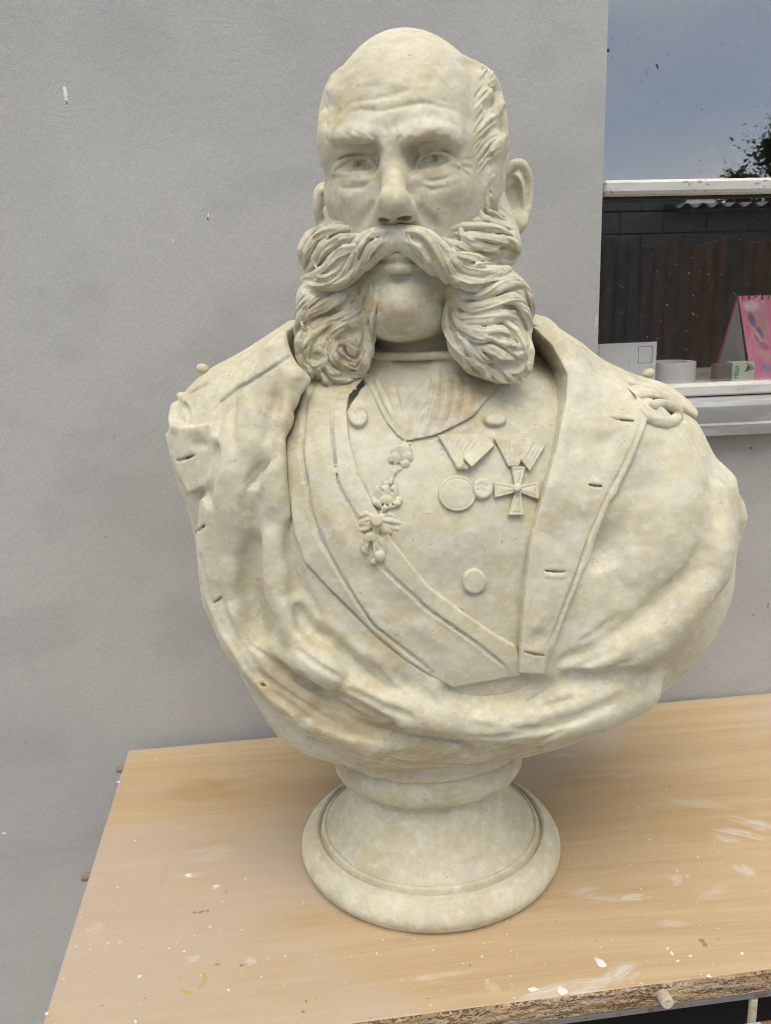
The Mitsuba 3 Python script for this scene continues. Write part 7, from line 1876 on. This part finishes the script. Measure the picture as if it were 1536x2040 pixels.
EAR_001 = '''
E;925 -259 7549 100 220 300 50 0 12 0;add
T;40 add 4;40 42 45 48 45 42 40 40 55 50;791 -380 7666 13 -27 103 79 -7 81 74 16 6 72 37 -61 44 27 -138 -3 1 -142 -42 -27 -135 -57 -44 -93 -60 1 -52
E;859 -533 7517 132 280 245 25 0 8 0;cut
T;25 add 4;28 34 34 30 30;838 -355 7649 84 12 56 62 -1 -38 15 15 -126 -37 -29 -122
E;867 -365 7544 80 260 120 40 0 0 0;cut
T;40 add 1;40 50 40;801 -384 7491 14 -27 -74 52 3 -76
E;925 -386 7303 80 80 100 60 0 0 0;add
T;80 add 1;100 120 100;834 -247 7766 15 16 -237 34 -34 -196
'''
PARTS = [
    ('tunic', [-0.22, -0.24, 0.17], [0.22, 0.05, 0.68], 0.0018, (CORE, TUNIC,), None),
    ('sash', [-0.22, -0.24, 0.17], [0.2, 0.06, 0.64], 0.0014, (CORE, SASH,), None),
    ('coat', [-0.31, -0.25, 0.155], [0.41, 0.24, 0.69], 0.0017, (COAT_BASE, COAT,), None),
    ('lapel', [0.05, -0.24, 0.17], [0.36, 0.1, 0.69], 0.0012, (COAT_BASE, LAPEL,), None),
    ('collar', [-0.12, -0.18, 0.49], [0.12, 0.1, 0.63], 0.0013, (COLLAR,), None),
    ('shoulder_strap', [0.2, -0.12, 0.45], [0.36, 0.08, 0.61], 0.00132, (SHOULDER_STRAP,), None),
    ('strap_loop', [0.2, -0.12, 0.45], [0.36, 0.08, 0.58], 0.00132, (STRAP_LOOP,), None),
    ('button', [-0.0966, -0.112, 0.5293], [-0.0566, -0.072, 0.5693], 0.00065, (BUTTON,), None),
    ('button_001', [0.0364, -0.1201, 0.5216], [0.0764, -0.0801, 0.5616], 0.00065, (BUTTON_001,), None),
    ('button_002', [0.0049, -0.1696, 0.3747], [0.0449, -0.1296, 0.4147], 0.00065, (BUTTON_002,), None),
    ('button_003', [0.0157, -0.1568, 0.4621], [0.0557, -0.1168, 0.5021], 0.00065, (BUTTON_003,), None),
    ('medal', [-0.0183, -0.1674, 0.45], [0.0417, -0.1074, 0.51], 0.00065, (MEDAL,), None),
    ('cross', [0.032, -0.1712, 0.4384], [0.112, -0.0912, 0.5184], 0.00065, (CROSS,), None),
    ('order', [-0.1, -0.22, 0.34], [0.03, -0.05, 0.56], 0.00065, (ORDER,), 'hanging order with crown and spread wings'),
    ('strap_button', [-0.253, 0.0, 0.5732], [-0.213, 0.04, 0.6132], 0.0012, (STRAP_BUTTON,), None),
    ('strap_button_001', [0.2466, 0.01, 0.5484], [0.2866, 0.05, 0.5884], 0.0012, (STRAP_BUTTON_001,), None),
    ('head', [-0.14, -0.19, 0.585], [0.13, 0.14, 0.925], 0.0011, (HEAD,), None),
    ('whisker', [-0.15, -0.2, 0.575], [-0.005, 0.05, 0.775], 0.001, (WHISKER,), 'left hand whisker, curled'),
    ('whisker_001', [0.0, -0.18, 0.575], [0.15, 0.06, 0.8], 0.001, (WHISKER_001,), None),
    ('moustache', [-0.14, -0.21, 0.645], [0.15, 0.06, 0.83], 0.001, (MOUSTACHE,), None),
    ('ear', [-0.13, -0.1, 0.66], [-0.06, 0.06, 0.82], 0.0011, (EAR,), None),
    ('ear_001', [0.05, -0.08, 0.66], [0.16, 0.09, 0.84], 0.0011, (EAR_001,), None),
    ('medal__ribbon', [-0.0218, -0.1675, 0.4687], [0.0682, -0.0775, 0.5587], 0.00065, (MEDAL__RIBBON,), None),
    ('cross__ribbon', [0.0324, -0.162, 0.4651], [0.1224, -0.072, 0.5551], 0.00065, (CROSS__RIBBON,), None),
]


tag('plaster_bust', 'cream plaster bust of a bald man with a huge moustache and side whiskers', 'bust')
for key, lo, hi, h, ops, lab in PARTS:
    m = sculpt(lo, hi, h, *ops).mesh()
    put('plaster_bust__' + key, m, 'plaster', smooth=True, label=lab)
prof = np.array([(.0, .0), (.152, .0), (.1555, .004), (.1585, .011), (.158, .017), (.1545, .0235), (.149, .0290), (.1430, .0328), (.1405, .0360), (.1385, .0368), (.1362, .0355), (.1345, .0318), (.1330, .0345), (.1315, .0385), (.1290, .0405), (.1265, .0395), (.124, .0425), (.112, .052), (.1025, .064), (.096, .079), (.0925, .095), (.0925, .104), (.0965, .105), (.103, .107), (.109, .112), (.1125, .119), (.1125, .128), (.109, .136), (.104, .141), (.104, .150), (.0, .150)])
m = trimesh.creation.revolve(prof, sections=160).subdivide_to_size(.006)
q = np.clip((m.vertices[:, 2] - .045) / .055, 0, 1)
m.vertices[:, 1] *= 1 - .17 * q * q * (3 - 2 * q)                # oval above, round below
m.vertices += (meshkit.fbm(m.vertices * 60, 3, 2)[:, None] - .5) * .0016 * np.array([1, 1, .3]) * (m.vertices[:, 2:] > .002)
put('plaster_bust__socle', m, 'plaster', smooth=28, label='round moulded foot with a scooped neck')
plate = trimesh.creation.revolve([(0, .140), (.108, .1405), (.1165, .146), (.118, .157), (.121, .166), (.124, .178), (0, .178)], sections=128).subdivide_to_size(.008)
plate.vertices[:, 1] = plate.vertices[:, 1] * .79 - .001
plate.vertices += (meshkit.fbm(plate.vertices * 50, 3, 5)[:, None] - .5) * .003
put('plaster_bust__base_plate', plate, 'plaster', smooth=40)
